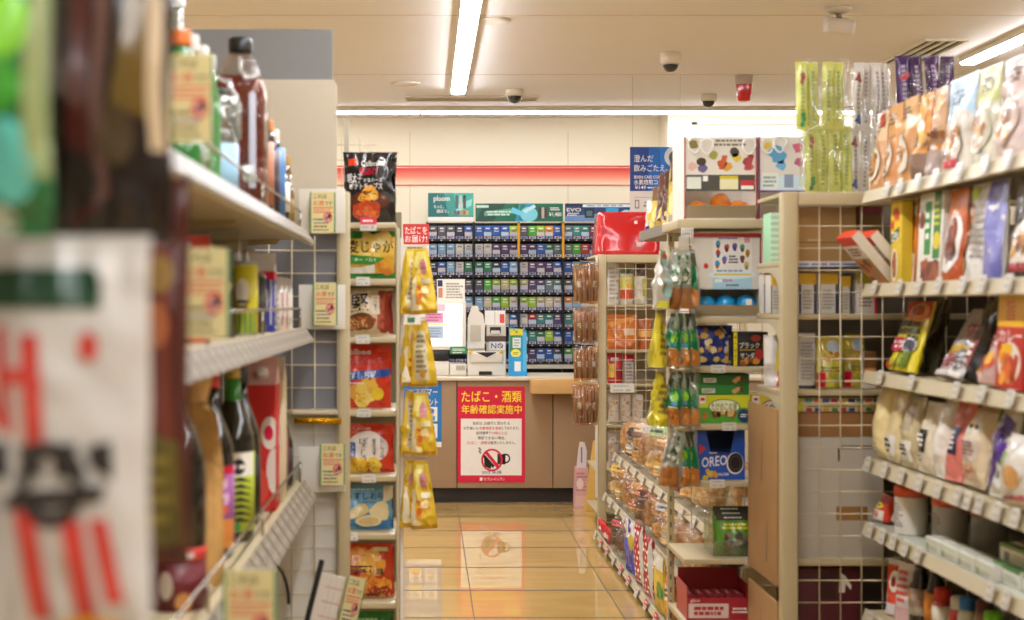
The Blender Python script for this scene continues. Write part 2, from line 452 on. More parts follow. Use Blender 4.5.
def dome(u, v, d, lab, dia, drop):
    t = thing('dome_camera', lab, 'camera', (X(u, d), d, CEIL), 0, 'dome cameras on the ceiling'); r = dia / 2
    b = MB(); b.lathe([(r, 0), (r, -drop * .35), (r * .9, -drop * .5), (r * .82, -drop * .52)][::-1], mat('#ded3c0', rough=.4)); b.build('housing', t)
    g = MB(); g.lathe([(r * .8 * math.cos(a), -drop * .5 - r * .85 * math.sin(a)) for a in [i * PI / 16 for i in range(9)]][::-1], mat('#15161a', rough=.08, coat=1)); g.build('dome', t)
    k = MB(); k.lathe([(r * .81, -drop * .5), (r * .86, -drop * .52), (r * .8, -drop * .56)][::-1], mat('#b9b2a6', rough=.3)); k.build('trim_ring', t)
dome(670.5, 55, 8.1, 'dome camera on the ceiling nearest the coffee sign, white base, dark dome', .112, .115)
dome(514.5, 90, 9.5, 'small dome camera beside the slim ceiling vent', .115, .075)
dome(708.5, 100, 9.7, 'small dome camera below the red alarm lamp by the pier', .105, .085)
d = 8.9
t = thing('alarm_lamp', 'red ceiling alarm lamp with pale grey base', 'alarm lamp', (X(744, d), d, CEIL))
b = MB(); b.lathe([(.05, -.055), (.052, -.02), (.052, 0)], mat('#b9aca0', rough=.5)); b.build('base', t)
b = MB(); b.lathe([(.022, -.155), (.036, -.15), (.043, -.12), (.047, -.06), (.047, -.055)], mat('#c01f1c', rough=.15, coat=.8)); b.build('red_lens', t)
d = 6.86
t = thing('motion_sensor', 'white swivel sensor hanging from the ceiling at upper right', 'sensor', (X(838, d), d, CEIL))
b = MB(); b.lathe([(.035, -.026), (.055, -.015), (.06, 0)], mat('#d3c8b6', rough=.5)); b.build('mount_plate', t)
b = MB(); b.tube([(0, 0, -.02), (.004, -.01, -.05)], .014, mat('#8d8578', rough=.4)); b.build('swivel', t)
b = MB(); b.M = Matrix.Translation((0, -.01, -.085)) @ Euler((.25, .12, 0)).to_matrix().to_4x4(); b.box(-.07, -.05, -.035, .07, .05, .035, mat('#d9cfc0', rough=.35), .02); b.build('sensor_head', t)
def downlight(u, v, lab):
    d = F * (CEIL - H) / (V0 - v)
    t = thing('downlight', lab, 'downlight', (X(u, d), d, CEIL), 0, 'recessed downlights')
    b = MB(); b.lathe([(.062, -.004), (.07, -.012), (.088, -.008), (.092, -.0005)], mat('#e6dfd2', rough=.35)); b.build('rim', t)
    b = MB(); b.lathe([(.001, -.003), (.061, -.003), (.061, -.0008)], mat('#fff3dc', rough=.3, emit=.9, var=0)); b.build('lamp_face', t)
downlight(492, 20, 'recessed downlight right of the long tube light'); downlight(405.5, 83, 'recessed downlight left of the slim ceiling vent')
def vent(x0, y0, x1, y1, lab, n, along):
    t = thing('ceiling_vent', lab, 'vent', ((x0 + x1) / 2, (y0 + y1) / 2, CEIL))
    a, b_ = (x1 - x0) / 2, (y1 - y0) / 2; fr = MB(); m = mat('#d8cdb9', rough=.5)
    for q in ((-a, -b_, a, -b_ + .012), (-a, b_ - .012, a, b_), (-a, -b_ + .012, -a + .012, b_ - .012), (a - .012, -b_ + .012, a, b_ - .012)): fr.box(q[0], q[1], -.014, q[2], q[3], -.0005, m)
    fr.build('frame', t)
    bk = MB(); bk.box(-a + .012, -b_ + .012, -.003, a - .012, b_ - .012, -.0006, mat('#17140f', rough=.8)); bk.build('dark_slot', t)
    for i in range(n):
        s = MB(); q = (i + 1) / (n + 1)
        if along == 'x': y = -b_ + 2 * b_ * q; s.box(-a + .012, y - .006, -.011, a - .012, y + .006, -.0035, m)
        else: xx = -a + 2 * a * q; s.box(xx - .012, -b_ + .012, -.011, xx + .012, b_ - .012, -.0035, m)
        s.build('slat', t)
vent(X(405, 9.85), 9.76, X(538, 9.85), 9.94, 'slim slotted vent in the ceiling beside the small dome camera', 2, 'x')
vent(2.54, 7.65, 2.76, 8.4, 'dark slotted ceiling vent above the stick snacks at right', 3, 'y')

# ================================================================== COUNTER AND TILL
DC = 9.45
CX0, CX1 = -2.2, 2.3
t = thing('sales_counter', 'brown panelled sales counter with pale top and dark plinth', 'counter', (0, DC, 0))
zt = Z(377, DC); zp = Z(488, DC)
pm = mat('#a58767', rough=.45, var=.05, vscale=3)
us = [X(365, DC), X(457, DC), X(553, DC), X(660, DC)]
xs = [CX0] + us + [CX1]
for i in range(len(xs) - 1):
    b = MB(); b.box(xs[i] + .003, 0, zp, xs[i + 1] - .003, .02, zt - .022, pm, .002); b.build('front_panel', t)
b = MB(); b.box(CX0, .02, zp, CX1, .5, zt - .024, card('#3a2c20')); b.build('carcass', t)
b = MB(); b.box(CX0 + .02, .05, 0, CX1 - .02, .48, zp, mat('#2c231d', rough=.5)); b.build('plinth', t)
b = MB(); b.box(CX0 - .01, -.03, zt - .022, CX1 + .01, .6, zt, mat('#ddd0b8', rough=.3), .005); b.build('counter_top', t)
zc = zt + .0006
# wooden bag ledge on the counter front
mb = MB(); wood = mat('#d0a467', rough=.4, var=.12, vscale=9); mb.M = Matrix.Translation((0, -DC, 0))
mb.box(X(531.5, 9.25), 9.23, Z(394, 9.25), X(598, 9.25), DC - .0312, Z(379, 9.25), wood, .006)
mb.build('wooden_ledge', t)

# red age check poster
def poster(name, lab, u0, v0, u1, v1, d, hx, art, thick=.003, cat='poster', hang=None):
    w, h = X(u1, d) - X(u0, d), Z(v0, d) - Z(v1, d)
    o = make_box(name, lab, cat, w, h, thick, hx, art, bev=0)
    put(o, (X(u0, d) + X(u1, d)) / 2, d, Z(v1, d)); return o
W_, K_, RED, YEL = ink('#f4efe6'), ink('#1c1714'), ink('#d8123c'), ink('#ffe63a')
def a_age(p):
    p.text('たばこ・酒類', -.88, .835, .9, .955, YEL, bold=.035)
    p.text('年齢確認実施中', -.88, .715, .9, .81, YEL, bold=.03)
    p.rect(-.9, .075, .9, .665, W_)
    p.text('当店は 20歳代と思われる', -.55, .6, .55, .635, K_); p.text('お客様にも', -.82, .55, -.38, .583, K_); p.text('年齢確認を実施', -.36, .55, .3, .583, RED); p.text('しております。', .32, .55, .82, .583, K_)
    p.text('証明書等で', -.45, .5, 0, .533, K_); p.text('20歳以上', .02, .5, .38, .533, RED); p.text('と', .4, .5, .48, .533, K_)
    p.text('確認できない場合、', -.4, .448, .42, .482, K_); p.text('たばこ・酒類', -.72, .398, -.12, .43, RED); p.text('は販売いたしません。', -.1, .398, .72, .43, K_)
    l = p.k
    p.quad([(-.2, .17), (-.02, .14), (.0, .165), (-.22, .3)], K_, l); p.quad([(-.28, .28), (.05, .15), (.1, .175), (-.23, .305)], K_, l)
    p.rect(.18, .19, .42, .31, K_, l); p.ring(.44, .25, .12, .05, .35, K_, l); p.ell(.3, .31, .13, .015, W_, l + 1)
    p.ring(.02, .235, .32, .118, .17, RED, l + 2); p.quad([(-.2, .31), (.2, .135), (.26, .165), (-.14, .335)], RED, l + 3)
    for i in range(4): p.ell(-.32 - .03 * (i % 2), .31 + .016 * i, .03, .01, ink('#777777'), l)
    p.text('20才未満', -.28, .09, .3, .125, ink('#3a3f74'))
    p.text('セブン-イレブン', -.22, .02, .4, .052, W_); p.rect(-.34, .02, -.26, .052, W_)
poster('age_check_poster', 'red and white age check poster on the counter front', 457.5, 386.5, 525, 482.5, DC - .003, '#d8123c', a_age)
def a_blue(p):
    p.text('カスタマー', -.75, .8, .8, .91, W_, bold=.03); p.text('ハラスメント', -.75, .64, .8, .75, W_, bold=.03); p.bars(-.6, .93, .5, .97, 1, W_)
    p.rect(-.85, 0, 1.0, .08, W_)
    for i, (x, z) in enumerate(((-.72, .4), (.12, .4), (-.72, .14), (.12, .14))):
        p.rect(x, z, x + .66, z + .22, W_); l = p.k
        p.ell(x + .33, z + .13, .15, .06, ink('#e9c29c'), l + 1); p.ell(x + .33, z + .16, .17, .04, ink('#2f7fc4'), l + 2); p.rect(x + .12, z + .01, x + .54, z + .08, ink('#5aa5dc' if i % 2 else '#d9a53c'), l + 1)
        p.k = l
poster('harassment_notice', 'blue notice with four small pictures on the counter front, behind the hanging snacks', 404, 382.5, 441.5, 447, DC - .003, '#1f77bd', a_blue)

# --- till equipment on the counter top
wht = mat('#e7e0d3', rough=.4, var=.03); gry = mat('#8b8479', rough=.4); blk = mat('#1a1917', rough=.35)
d = 9.62
t = thing('till_display', 'large white till display with bright screen on the counter', 'monitor', (X(441, d), d, zc))
x = lambda u: X(u, d) - X(441, d)
z = lambda v: Z(v, d) - zc
b = MB(); b.box(x(412), 0, z(350), x(466), .05, z(301), wht, .006); b.build('casing', t)
def a_scr(p):
    p.rect(-1, .82, .1, 1, ink('#e9d0e0')); p.rect(-1, .55, .0, .8, ink('#f0a8d0')); p.rect(-1, .5, .1, .54, ink('#f3e07a')); p.rect(-1, .18, .0, .48, ink('#bcd8ef')); p.bars(-.9, .2, -.1, .45, 4, ink('#9a9ab0')); p.bars(-.9, .58, -.1, .78, 3, ink('#c06090'))
b = MB(); sw, sh = x(462) - x(425), z(304) - z(346)
b.M = Matrix.Translation(((x(425) + x(462)) / 2, 0, z(346)))
b.box(-sw / 2, -.004, 0, sw / 2, .002, sh, mat('#ffffff', emit=.85, var=0)); a_scr(Pr(b, lambda q, w, o: Vector((q, -.0045 - o, w)), sw, sh)); b.build('screen', t)
b = MB(); b.box(x(437), .02, z(301) + .001, x(465), .03, z(279), ink('#f2ece0')); pp = Pr(b, lambda q, w, o: Vector(((x(437) + x(465)) / 2 + q, .0195 - o, z(301) + w)), x(465) - x(437), z(279) - z(301))
pp.bars(-.4, .1, .9, .85, 6, ink('#a9a29a'), 4); pp.rect(-.9, .15, -.6, .6, ink('#c98a74')); pp.rect(-.95, .66, -.6, .95, ink('#26305c')); b.build('notice_sheet', t)
b = MB(); b.box(x(416), .01, .0, x(449), .3, z(361), wht, .008); b.box(x(416), .006, z(361), x(449), .28, z(352), blk, .004); b.build('till_base', t)
b = MB(); b.box(x(450), -.01, z(354), x(467), .02, z(346.5), mat('#3f8f62', rough=.4), .004); Pr(b, lambda q, w, o: Vector(((x(450) + x(467)) / 2 + q, -.0102 - o, z(354) + w)), x(467) - x(450), z(346.5) - z(354)).text('nanaco', -.7, .4, .7, .75, W_).bars(-.7, .1, .7, .3, 1, W_); b.build('green_reader', t)
d = 9.6
t = thing('receipt_printer', 'white receipt and coin machine with yellow clips on the counter', 'cash machine', (X(488, d), d, zc))
x = lambda u: X(u, d) - X(488, d)
b = MB(); b.box(x(467.6), .02, 0, x(506), .1, z(352), wht, .006); b.build('body', t)
b = MB(); b.box(x(470), .005, z(362.5), x(503), .0195, z(353.5), mat('#d7cfbf', rough=.4), .004); b.prism([(x(476), z(352.2)), (x(487), z(357.5)), (x(497), z(352.2))], .002, .0045, blk); b.build('lid', t)
b = MB(); b.box(x(479), .012, z(375), x(492), .0198, z(371.5), blk); b.build('slot', t)
for u in (470.5, 501):
    b = MB(); b.box(x(u - 1.7), -.0, z(353), x(u + 1.7), .019, z(350), mat('#e3c12c', rough=.4), .003); b.build('yellow_clip', t)
b = MB(); b.box(x(449.8), .012, .001, x(466.5), .3, z(364), wht, .005); b.box(x(456), .008, z(370), x(465), .0118, z(365.5), mat('#b9b3a2', rough=.3)); b.build('card_tray', t)
d = 9.72
t = thing('payment_terminal', 'white handset payment terminal with grey keypad beside the till screen', 'card terminal', (X(476, d), d, zc))
x = lambda u: X(u, d) - X(476, d)
b = MB(); pts = [(x(467.5), z(348.5)), (x(484.5), z(348.5)), (x(485), z(325)), (x(483), z(314)), (x(479), z(311)), (x(478), z(306)), (x(472), z(305.5)), (x(470.5), z(311)), (x(468), z(318))]
b.prism(pts, 0, .06, wht); b.build('casing', t)
b = MB(); b.box(x(470.5), -.006, z(341), x(481), -.0008, z(325), mat('#c4bba9', rough=.4), .002); b.build('keypad', t)
b = MB(); b.box(x(468), .015, 0, x(485), .1, z(349), wht, .004); b.build('foot', t)
d = 9.8
t = thing('receipt_stand', 'grey ticket printer with white paper flaps and a NO card', 'printer', (X(495, d), d, zc))
x = lambda u: X(u, d) - X(495, d)
b = MB(); b.box(x(487), .01, 0, x(506), .16, z(325), mat('#cfc6b5', rough=.4), .005); b.build('body', t)
b = MB(); b.box(x(490), .003, z(333), x(501), .0095, z(327), blk, .002); b.box(x(491), -.001, z(333.5), x(500), .0028, z(330.5), wht); b.build('ticket_slot', t)
b = MB(); b.box(x(486), .005, z(342), x(506), .0098, z(336), mat('#5b4438', rough=.5)); b.build('brown_band', t)
b = MB(); b.M = Matrix.Translation((0, 0, z(324.5))) @ Euler((-.12, 0, 0)).to_matrix().to_4x4(); b.box(x(485), .02, 0, x(505.5), .024, z(310) - z(324.5), ink('#f0eadf')); b.box(x(500), .0175, .012, x(504.5), .0198, .07, ink('#d6413a')); b.box(x(494.8), .0175, .002, x(495.2), .0198, .09, gry); b.build('paper_flap', t)
b = MB(); nw, nh = x(505) - x(489), z(341.5) - z(350)
b.M = Matrix.Translation(((x(489) + x(505)) / 2, -.02, z(350))); b.box(-nw / 2, -.002, 0, nw / 2, 0, nh, ink('#dfe4e6')); q = Pr(b, box_mp(.004), nw, nh)
q.text('NO', -.75, .2, .75, .82, ink('#1f2a4a'), bold=.03); q.quad([(.12, .72), (.2, .8), (.72, .3), (.64, .22)], ink('#c23b3b')); b.build('no_card', t)
d = 9.55
w, h = X(527, d) - X(509, d), Z(327.5, d) - zc
t = thing('leaflet_stand', 'blue and green upright leaflet stand at the counter edge', 'leaflet stand', (X(518, d), d, zc))
b = MB(); b.prism([(-w / 2, 0), (w * .5, 0), (w * .44, h * .95), (-w * .46, h)], 0, .09, mat('#2a9ad2', rough=.4))
q = Pr(b, lambda a, c, o: Vector((a, -o, c)), w, h)
q.rect(-.9, .5, .3, .97, ink('#3f8a52')); q.rect(-.9, .84, .55, .97, ink('#d7cf3e')); q.lumps(-.7, .86, .4, .95, 5, [ink('#5a9a3a'), ink('#f0d23a'), ink('#3a6a40')], .1, 3)
q.rect(-.6, .58, .3, .79, ink('#d9e6e4')); q.bars(-.5, .6, .2, .77, 3, ink('#8fa0a0')); q.ell(-.25, .47, .55, .085, ink('#f0e85a')); q.bars(-.6, .43, .1, .5, 2, ink('#8a8a30')); q.rect(-.95, 0, .9, .4, ink('#2f9fdc')); q.rect(-.4, .1, .3, .3, ink('#e7ecec')); q.rect(.55, .1, .95, .9, ink('#56b4e2'))
b.build('printed_box', t)

# red delivery notice standing at the till (text cut as it stands)
def a_del(p):
    p.text('たばこを', -.85, .68, .85, .92, W_, bold=.03); p.text('お届け!', -.85, .42, .85, .64, W_, bold=.03); p.rect(-1, 0, 1, .36, ink('#efe8d8')); p.bars(-.7, .2, .8, .3, 1, K_); p.ell(.7, .1, .22, .1, ink('#2f7a44')); p.ell(-.1, .05, .5, .08, ink('#e8d23a'))
d = 9.98
t = thing('delivery_notice', 'red and white notice on a slim pole left of the tobacco shelves', 'sign', (X(416, d), d, zc))
w, h = X(429, d) - X(403, d), Z(224, d) - Z(256, d)
b = MB(); b.M = Matrix.Translation((0, -.004, Z(256, d) - zc)); b.box(-w / 2, -.002, 0, w / 2, .002, h, ink('#cf2a22')); a_del(Pr(b, box_mp(.004), w, h)); b.build('sign_board', t)
b = MB(); b.tube([(0, .004, 0), (0, .004, Z(226, d) - zc)], .006, gry); b.lathe([(.05, 0), (.05, .006), (.012, .01)], gry); b.build('pole', t)

# ================================================================== TOBACCO SHELVES
DR = 10.6
cols = [(428, 473.5), (474.5, 518.5), (519.5, 562.5), (564, 607)]
bottoms = [238, 256, 274, 291.5, 309, 326, 343, 360.5]
rk = thing('tobacco_rack', 'tall black tobacco rack behind the counter', 'shelf rack', (0, DR, 0))
bm_ = mat('#141216', rough=.5)
b = MB(); b.box(X(427, DR), .13, Z(400, DR), X(608, DR), .16, Z(222, DR), bm_); b.build('back_panel', rk)
for u in (427, 474, 519, 563.3, 608):
    b = MB(); b.box(X(u, DR) - .006, -.01, Z(400, DR), X(u, DR) + .006, .1299, Z(222, DR), bm_); b.build('upright', rk)
for u in (518.6, 563.0):
    b = MB(); b.box(X(u, DR) - .008, -.016, Z(258, DR), X(u, DR) + .008, -.0105, Z(223, DR), ink('#e0a21c')); b.build('yellow_strip', rk)
for ci, (u0, u1) in enumerate(cols):
    for ri, vb in enumerate(bottoms):
        zb = Z(vb, DR); x0, x1 = X(u0, DR) + .003, X(u1, DR) - .003
        b = MB(); b.box(x0, -.012, zb - .014, x1, .129, zb - .0005, bm_)
        tr = b.build('shelf', rk)
        b = MB(); b.box(x0, -.015, zb - .022, x1, -.0125, zb + .014, bm_)
        for k in range(5):
            pw = (x1 - x0) / 5; xx = x0 + pw * k
            b.box(xx + .004, -.0165, zb - .006, xx + pw - .006, -.0151, zb + .011, ink('#b9b6c6' if (k + ri) % 3 else '#8d90b4'))
            b.box(xx + .012, -.0172, zb - .002, xx + .03, -.0166, zb + .007, ink('#2c2f5e')); b.box(xx + .036, -.0172, zb - .002, xx + .044, -.0166, zb + .007, ink('#2c2f5e'))
            b.box(xx + .022, -.0165, zb - .02, xx + .032, -.0151, zb - .013, ink('#d8d4c8'))
        b.build('price_strip', tr)
b = MB(); b.box(X(427, DR), -.012, Z(368.5, DR), X(608, DR), .12, Z(364.5, DR), mat('#d9d2c0', rough=.4)); b.build('bottom_rail', rk)
b = MB(); b.box(X(427, DR), -.012, Z(400, DR), X(608, DR), .12, Z(378, DR), mat('#cfc6b2', rough=.4)); b.build('base_ledge', rk)
b = MB(); b.box(X(427, DR), -.02, 0, X(608, DR), .16, Z(400, DR) - .001, card('#6b5a48')); b.build('base_cabinet', rk)
CN = {'gy': ('grey', '#5b5a60'), 'ng': ('dark navy', '#2b2d4a'), 'bl': ('blue', '#2c5fb0'), 'lb': ('light blue', '#86b4d6'), 'wh': ('white', '#d9d4c8'), 'gn': ('green', '#2f7f5a'), 'lg': ('bright green', '#4fb43c'),
      'li': ('lime', '#a5c832'), 'pu': ('purple', '#57406f'), 'kh': ('khaki', '#c0b784'), 'te': ('teal', '#3f8f86'), 'og': ('orange', '#e08a26'), 'rd': ('red', '#b5303a'), 'be': ('beige', '#cfc2a8'), 'mg': ('dark magenta', '#74304f'), 'tg': ('grey green', '#5f7a78')}
GRID = [['gy gy gy ng bl', 'lb lb lb wh wh', 'ng bl lb wh gn', 'gy bl wh lb gy', 'bl lb wh be lb', None, None, None],
        ['bl bl bl bl li', 'wh wh pu pu pu', 'gn gn ng bl lb', 'gy lg li kh li', 'lb be lg li be', 'gy bl kh be bl', None, None],
        ['gy lg li og bl', 'pu pu bl gn tg', 'wh pu pu pu bl', 'kh pu pu tg tg', 'li li kh be be', 'wh rd te te pu', 'te te gn li bl', 'pu pu bl bl gy'],
        ['tg te te mg pu', 'tg lg rd pu gy', 'bl lb bl wh gy', 'gy tg bl be gy', 'og lb be og gy', 'te tg bl te gy', 'bl lb bl te gy', 'lg te bl bl gy']]
ORD = ['first', 'second', 'third', 'fourth', 'fifth', 'sixth', 'seventh', 'eighth']
CNAM = ['leftmost', 'second', 'third', 'rightmost']
_pk = {}
def pack_mesh(c, alt):
    if (c, alt) in _pk: return _pk[(c, alt)]
    top = ink(CN[c][1]); low = ink('#cfcad0') if alt == 0 else (ink('#b9cfe0') if alt == 1 else top)
    mb = MB(); mb.box(-.0275, -.011, 0, .0275, .011, .087, top, .0015)
    p = Pr(mb, box_mp(.022), .055, .087); 
    if alt < 2: p.rect(-.97, .02, .97, .5, low)
    p.rect(-.97, .66, .97, .675, ink('#20202a'), 1)
    p.rect(-.5, .74, .5, .84, W_ if c != 'wh' else ink('#6a7a9a'), 1); p.rect(-.6, .55, .6, .6, W_ if alt == 2 else K_, 2)
    _pk[(c, alt)] = mb.build('cigarette_pack'); return _pk[(c, alt)]
first = set()
for ci, col in enumerate(GRID):
    u0, u1 = cols[ci]; x0, x1 = X(u0, DR) + .003, X(u1, DR) - .003; pw = (x1 - x0) / 5
    for ri, row in enumerate(col):
        if not row: continue
        for k, c in enumerate(row.split()):
            if ci == 3 and k == 4 and ri > 1: continue
            if ci == 1 and ri == 5 and k < 3: continue
            alt = (ci * 3 + ri * 5 + k * 2) % 4; alt = min(alt, 2)
            if c in ('li', 'kh', 'be', 'lg'): alt = 2 if k % 2 else 0
            src = pack_mesh(c, alt)
            if (c, alt) in first: o = src.copy(); COL.objects.link(o)
            else: o = src; first.add((c, alt))
            put(o, x0 + pw * (k + .5), DR + .03 + .004 * ((k * 7 + ri) % 3), Z(bottoms[ri], DR), rz=.03 * ((k + ri) % 3 - 1))
            tag(o, '%s cigarette pack, %s in the %s row down of the %s tobacco column' % (CN[c][0], ORD[k], ORD[ri], CNAM[ci]), 'cigarette pack', 'cigarette packs in the tobacco rack')
# header boards of the rack
def a_ploom(p):
    p.rect(-.1, .18, 1, 1, ink('#3fae9f')); p.quad([(-.1, .18), (.35, .18), (.1, 1), (-.3, 1)], ink('#2f958b')); p.quad([(.2, .3), (.9, .55), (.95, .8), (.3, .6)], ink('#8fd6cc')); l = p.k
    for i, c in enumerate(('#5a5f66', '#c9c4bc', '#4a4d54')): p.rect(.2 + i * .17, .45, .33 + i * .17, .88, ink(c), l); p.ell(.265 + i * .17, .88, .065, .05, ink(c), l)
    p.k = l + 1
    p.text('ploom', -.75, .66, -.05, .9, W_, bold=.01); p.text('もっと、', -.74, .46, -.3, .58, W_); p.text('遊ぼう。', -.62, .3, -.1, .43, W_)
    for i, c in enumerate(('#7a8a4a', '#4a6a9a', '#6a4a6a', '#c9953a', '#b95a3a', '#d9a93a')): p.rect(.02 + i * .13, .24, .13 + i * .13, .38, ink(c), l + 1)
    p.rect(-1, 0, 1, .16, W_)
poster('tobacco_poster', 'teal poster with white lettering on top of the tobacco rack, leftmost of three', 428, 193, 473.5, 221.5, DR + .02, '#1f6f70', a_ploom, .006)
def a_green(p):
    p.quad([(-1, 0), (-.6, 0), (-.3, 1), (-.8, 1)], ink('#1a4a3c')); p.quad([(-.8, .3), (-.1, .45), (-.1, .75), (-.8, .55)], ink('#5fa98a')); p.bars(-.75, .3, -.1, .62, 2, ink('#cfe6dc'), 5); p.quad([(-.1, 0), (.25, 0), (.35, 1), (0, 1)], ink('#2f8fb8')); p.quad([(.0, .1), (.1, .1), (.15, .95), (.03, .95)], ink('#1f7a50')); p.ell(.22, .4, .2, .42, ink('#7fd0e0')); p.quad([(-.2, .5), (.05, .3), (.1, .5), (-.15, .8)], ink('#6fcbe4')); p.quad([(.08, .6), (.34, .95), (.38, .8), (.14, .45)], ink('#bfe6ee')); l = p.k
    for i, c in enumerate(('#3a3f40', '#b9b0a6', '#4f3f3a')): p.rect(.44 + i * .07, .18, .5 + i * .07, .78, ink(c), l)
    p.k = l + 1; p.text('¥1,480', .68, .25, .96, .52, W_, bold=.02); p.bars(.7, .6, .95, .8, 2, W_, 7); p.rect(-.98, .76, -.7, .9, ink('#cfe0d6'))
poster('tobacco_poster', 'wide green poster with price, middle of three on the tobacco rack', 475.5, 203.5, 563, 221.5, DR + .02, '#1d6b52', a_green, .006)
def a_navy(p):
    p.rect(-1, .85, 1, 1, ink('#1a2440')); p.rect(-.5, .8, 1, .95, ink('#e4ecf0')); p.bars(-.4, .83, .9, .92, 1, ink('#4a6a8a')); p.quad([(-1, 0), (.2, 0), (.6, .5), (-1, .3)], ink('#6f8fc0')); p.rect(.15, .35, .5, .75, ink('#2f9fd0')); p.ell(.75, .4, .2, .25, ink('#b0d6e6')); p.rect(-.45, .2, -.18, .72, ink('#1b2330')); p.rect(-.4, .3, -.23, .6, ink('#4a6a70')); p.text('EVO', -.95, .55, -.55, .75, W_); p.bars(-.95, .3, -.6, .5, 2, W_)
poster('tobacco_poster', 'navy blue poster, rightmost of three on the tobacco rack', 565, 203.5, 636, 221.5, DR + .02, '#27406f', a_navy, .006)

# hanging coffee sign
d = 8.9
t = thing('coffee_sign', 'blue hanging coffee sign with cup and white lower board', 'sign', (X(656.5, d), d, Z(213, d)))
w, h1, h2 = X(683, d) - X(630, d), Z(147, d) - Z(191, d), Z(191, d) - Z(213, d)
b = MB(); b.M = Matrix.Translation((0, 0, h2)); b.box(-w / 2, -.003, 0, w / 2, .003, h1, ink('#15519a')); p = Pr(b, box_mp(.006), w, h1)
p.rect(-1, 0, -.3, 1, ink('#173f86')); p.rect(-.3, 0, .1, 1, ink('#1a62b4')); p.quad([(.2, 0), (1, 0), (1, 1), (.1, 1)], ink('#1f74c6')); p.quad([(.5, 0), (1, 0), (1, .6), (.3, .6)], ink('#2a5fa0')); p.ell(.95, .78, .66, .3, ink('#cfd3d6')); p.ell(.98, .76, .52, .22, ink('#4a4a4c')); p.ell(1.0, .72, .4, .15, ink('#17110e'))
p.text('澄んだ', -.86, .66, -.12, .82, W_, bold=0); p.text('飲みごたえ。', -.86, .44, .42, .6, W_, bold=0); p.text('SEVEN CAFE COFFEE', -.86, .28, .3, .35, W_); p.text('水素焙煎コーヒー', -.86, .14, .6, .26, W_, bold=.02); p.text('¥149', -.82, .04, -.4, .12, W_); p.bars(-.35, .05, .2, .1, 1, W_); b.build('printed_board', t)
b = MB(); b.box(-w / 2, -.0025, 0, w / 2, .0025, h2 - .0005, ink('#ddd5cc')); p = Pr(b, box_mp(.005), w, h2); p.rect(-.85, .7, .9, .72, gry); p.rect(-.82, .2, -.65, .6, gry); p.rect(-.78, .26, -.69, .54, ink('#ddd5cc')); p.bars(-.5, .25, .3, .55, 2, ink('#7a746c')); b.build('lower_board', t)
for sx in (-.45, .45):
    b = MB(); b.tube([(w * sx, 0, h1 + h2), (w * sx, 0, CEIL - Z(213, d))], .0012, mat('#b5ab9a'), 5); b.build('hanging_wire', t)
# ================================================================== LEFT: BOTTLE SHELVES, END PANEL, CRISPS
SC = steel('#bbab86'); SCL = steel('#c0b394'); WIRE = mat('#c8ba9c', rough=.35, metal=.3)
TAGM, TAGI = ink('#cdc7ba'), ink('#aaa397')
def T(loc): return Matrix.Translation((-loc[0], -loc[1], -loc[2]))
def wire_grid(b, u_axis, fixed, a0, a1, z0, z1, pa, pz, r=.0022, offa=0.0, offz=0.0):
    """flat wire mesh; u_axis 'x' (fixed = y) or 'y' (fixed = x)"""
    def pt(a, z, o=0): return (a, fixed + o, z) if u_axis == 'x' else (fixed + o, a, z)
    a = a0 + offa
    while a <= a1 + 1e-6:
        b.tube([pt(a, z0), pt(a, z1)], r, WIRE, 6); a += pa
    z = z0 + offz
    while z <= z1 + 1e-6:
        b.tube([pt(a0, z, .004), pt(a1, z, .004)], r, WIRE, 6); z += pz
def price_tag(parent, loc, c, face, w=.05, h=.034, tilt=.35, red=False, seed=0, paper=None):
    """c: centre in world; face 'x+','x-','y-'"""
    b = MB(); rz = {'y-': 0, 'x-': -PI / 2, 'x+': PI / 2}[face]
    b.M = T(loc) @ Matrix.Translation(c) @ Matrix.Rotation(rz, 4, 'Z') @ Matrix.Rotation(-tilt, 4, 'X')
    b.box(-w / 2, -.0012, -h / 2, w / 2, .0, h / 2, paper or TAGM)
    p = Pr(b, lambda x, z, o: Vector((x, -.0013 - o, z - h / 2)), w, h)
    if red: p.rect(-1, .45, 1, 1, ink('#cf2238')); p.bars(-.7, .6, .7, .85, 1, W_, seed)
    p.bars(-.8, .1, .1, .4, 1, TAGI, seed); p.rect(.3, .14, .7, .36, TAGI); p.bars(-.8, .58, .7, .85, 1, TAGI, seed + 1) if not red else None
    return b.build('price_tag', parent)

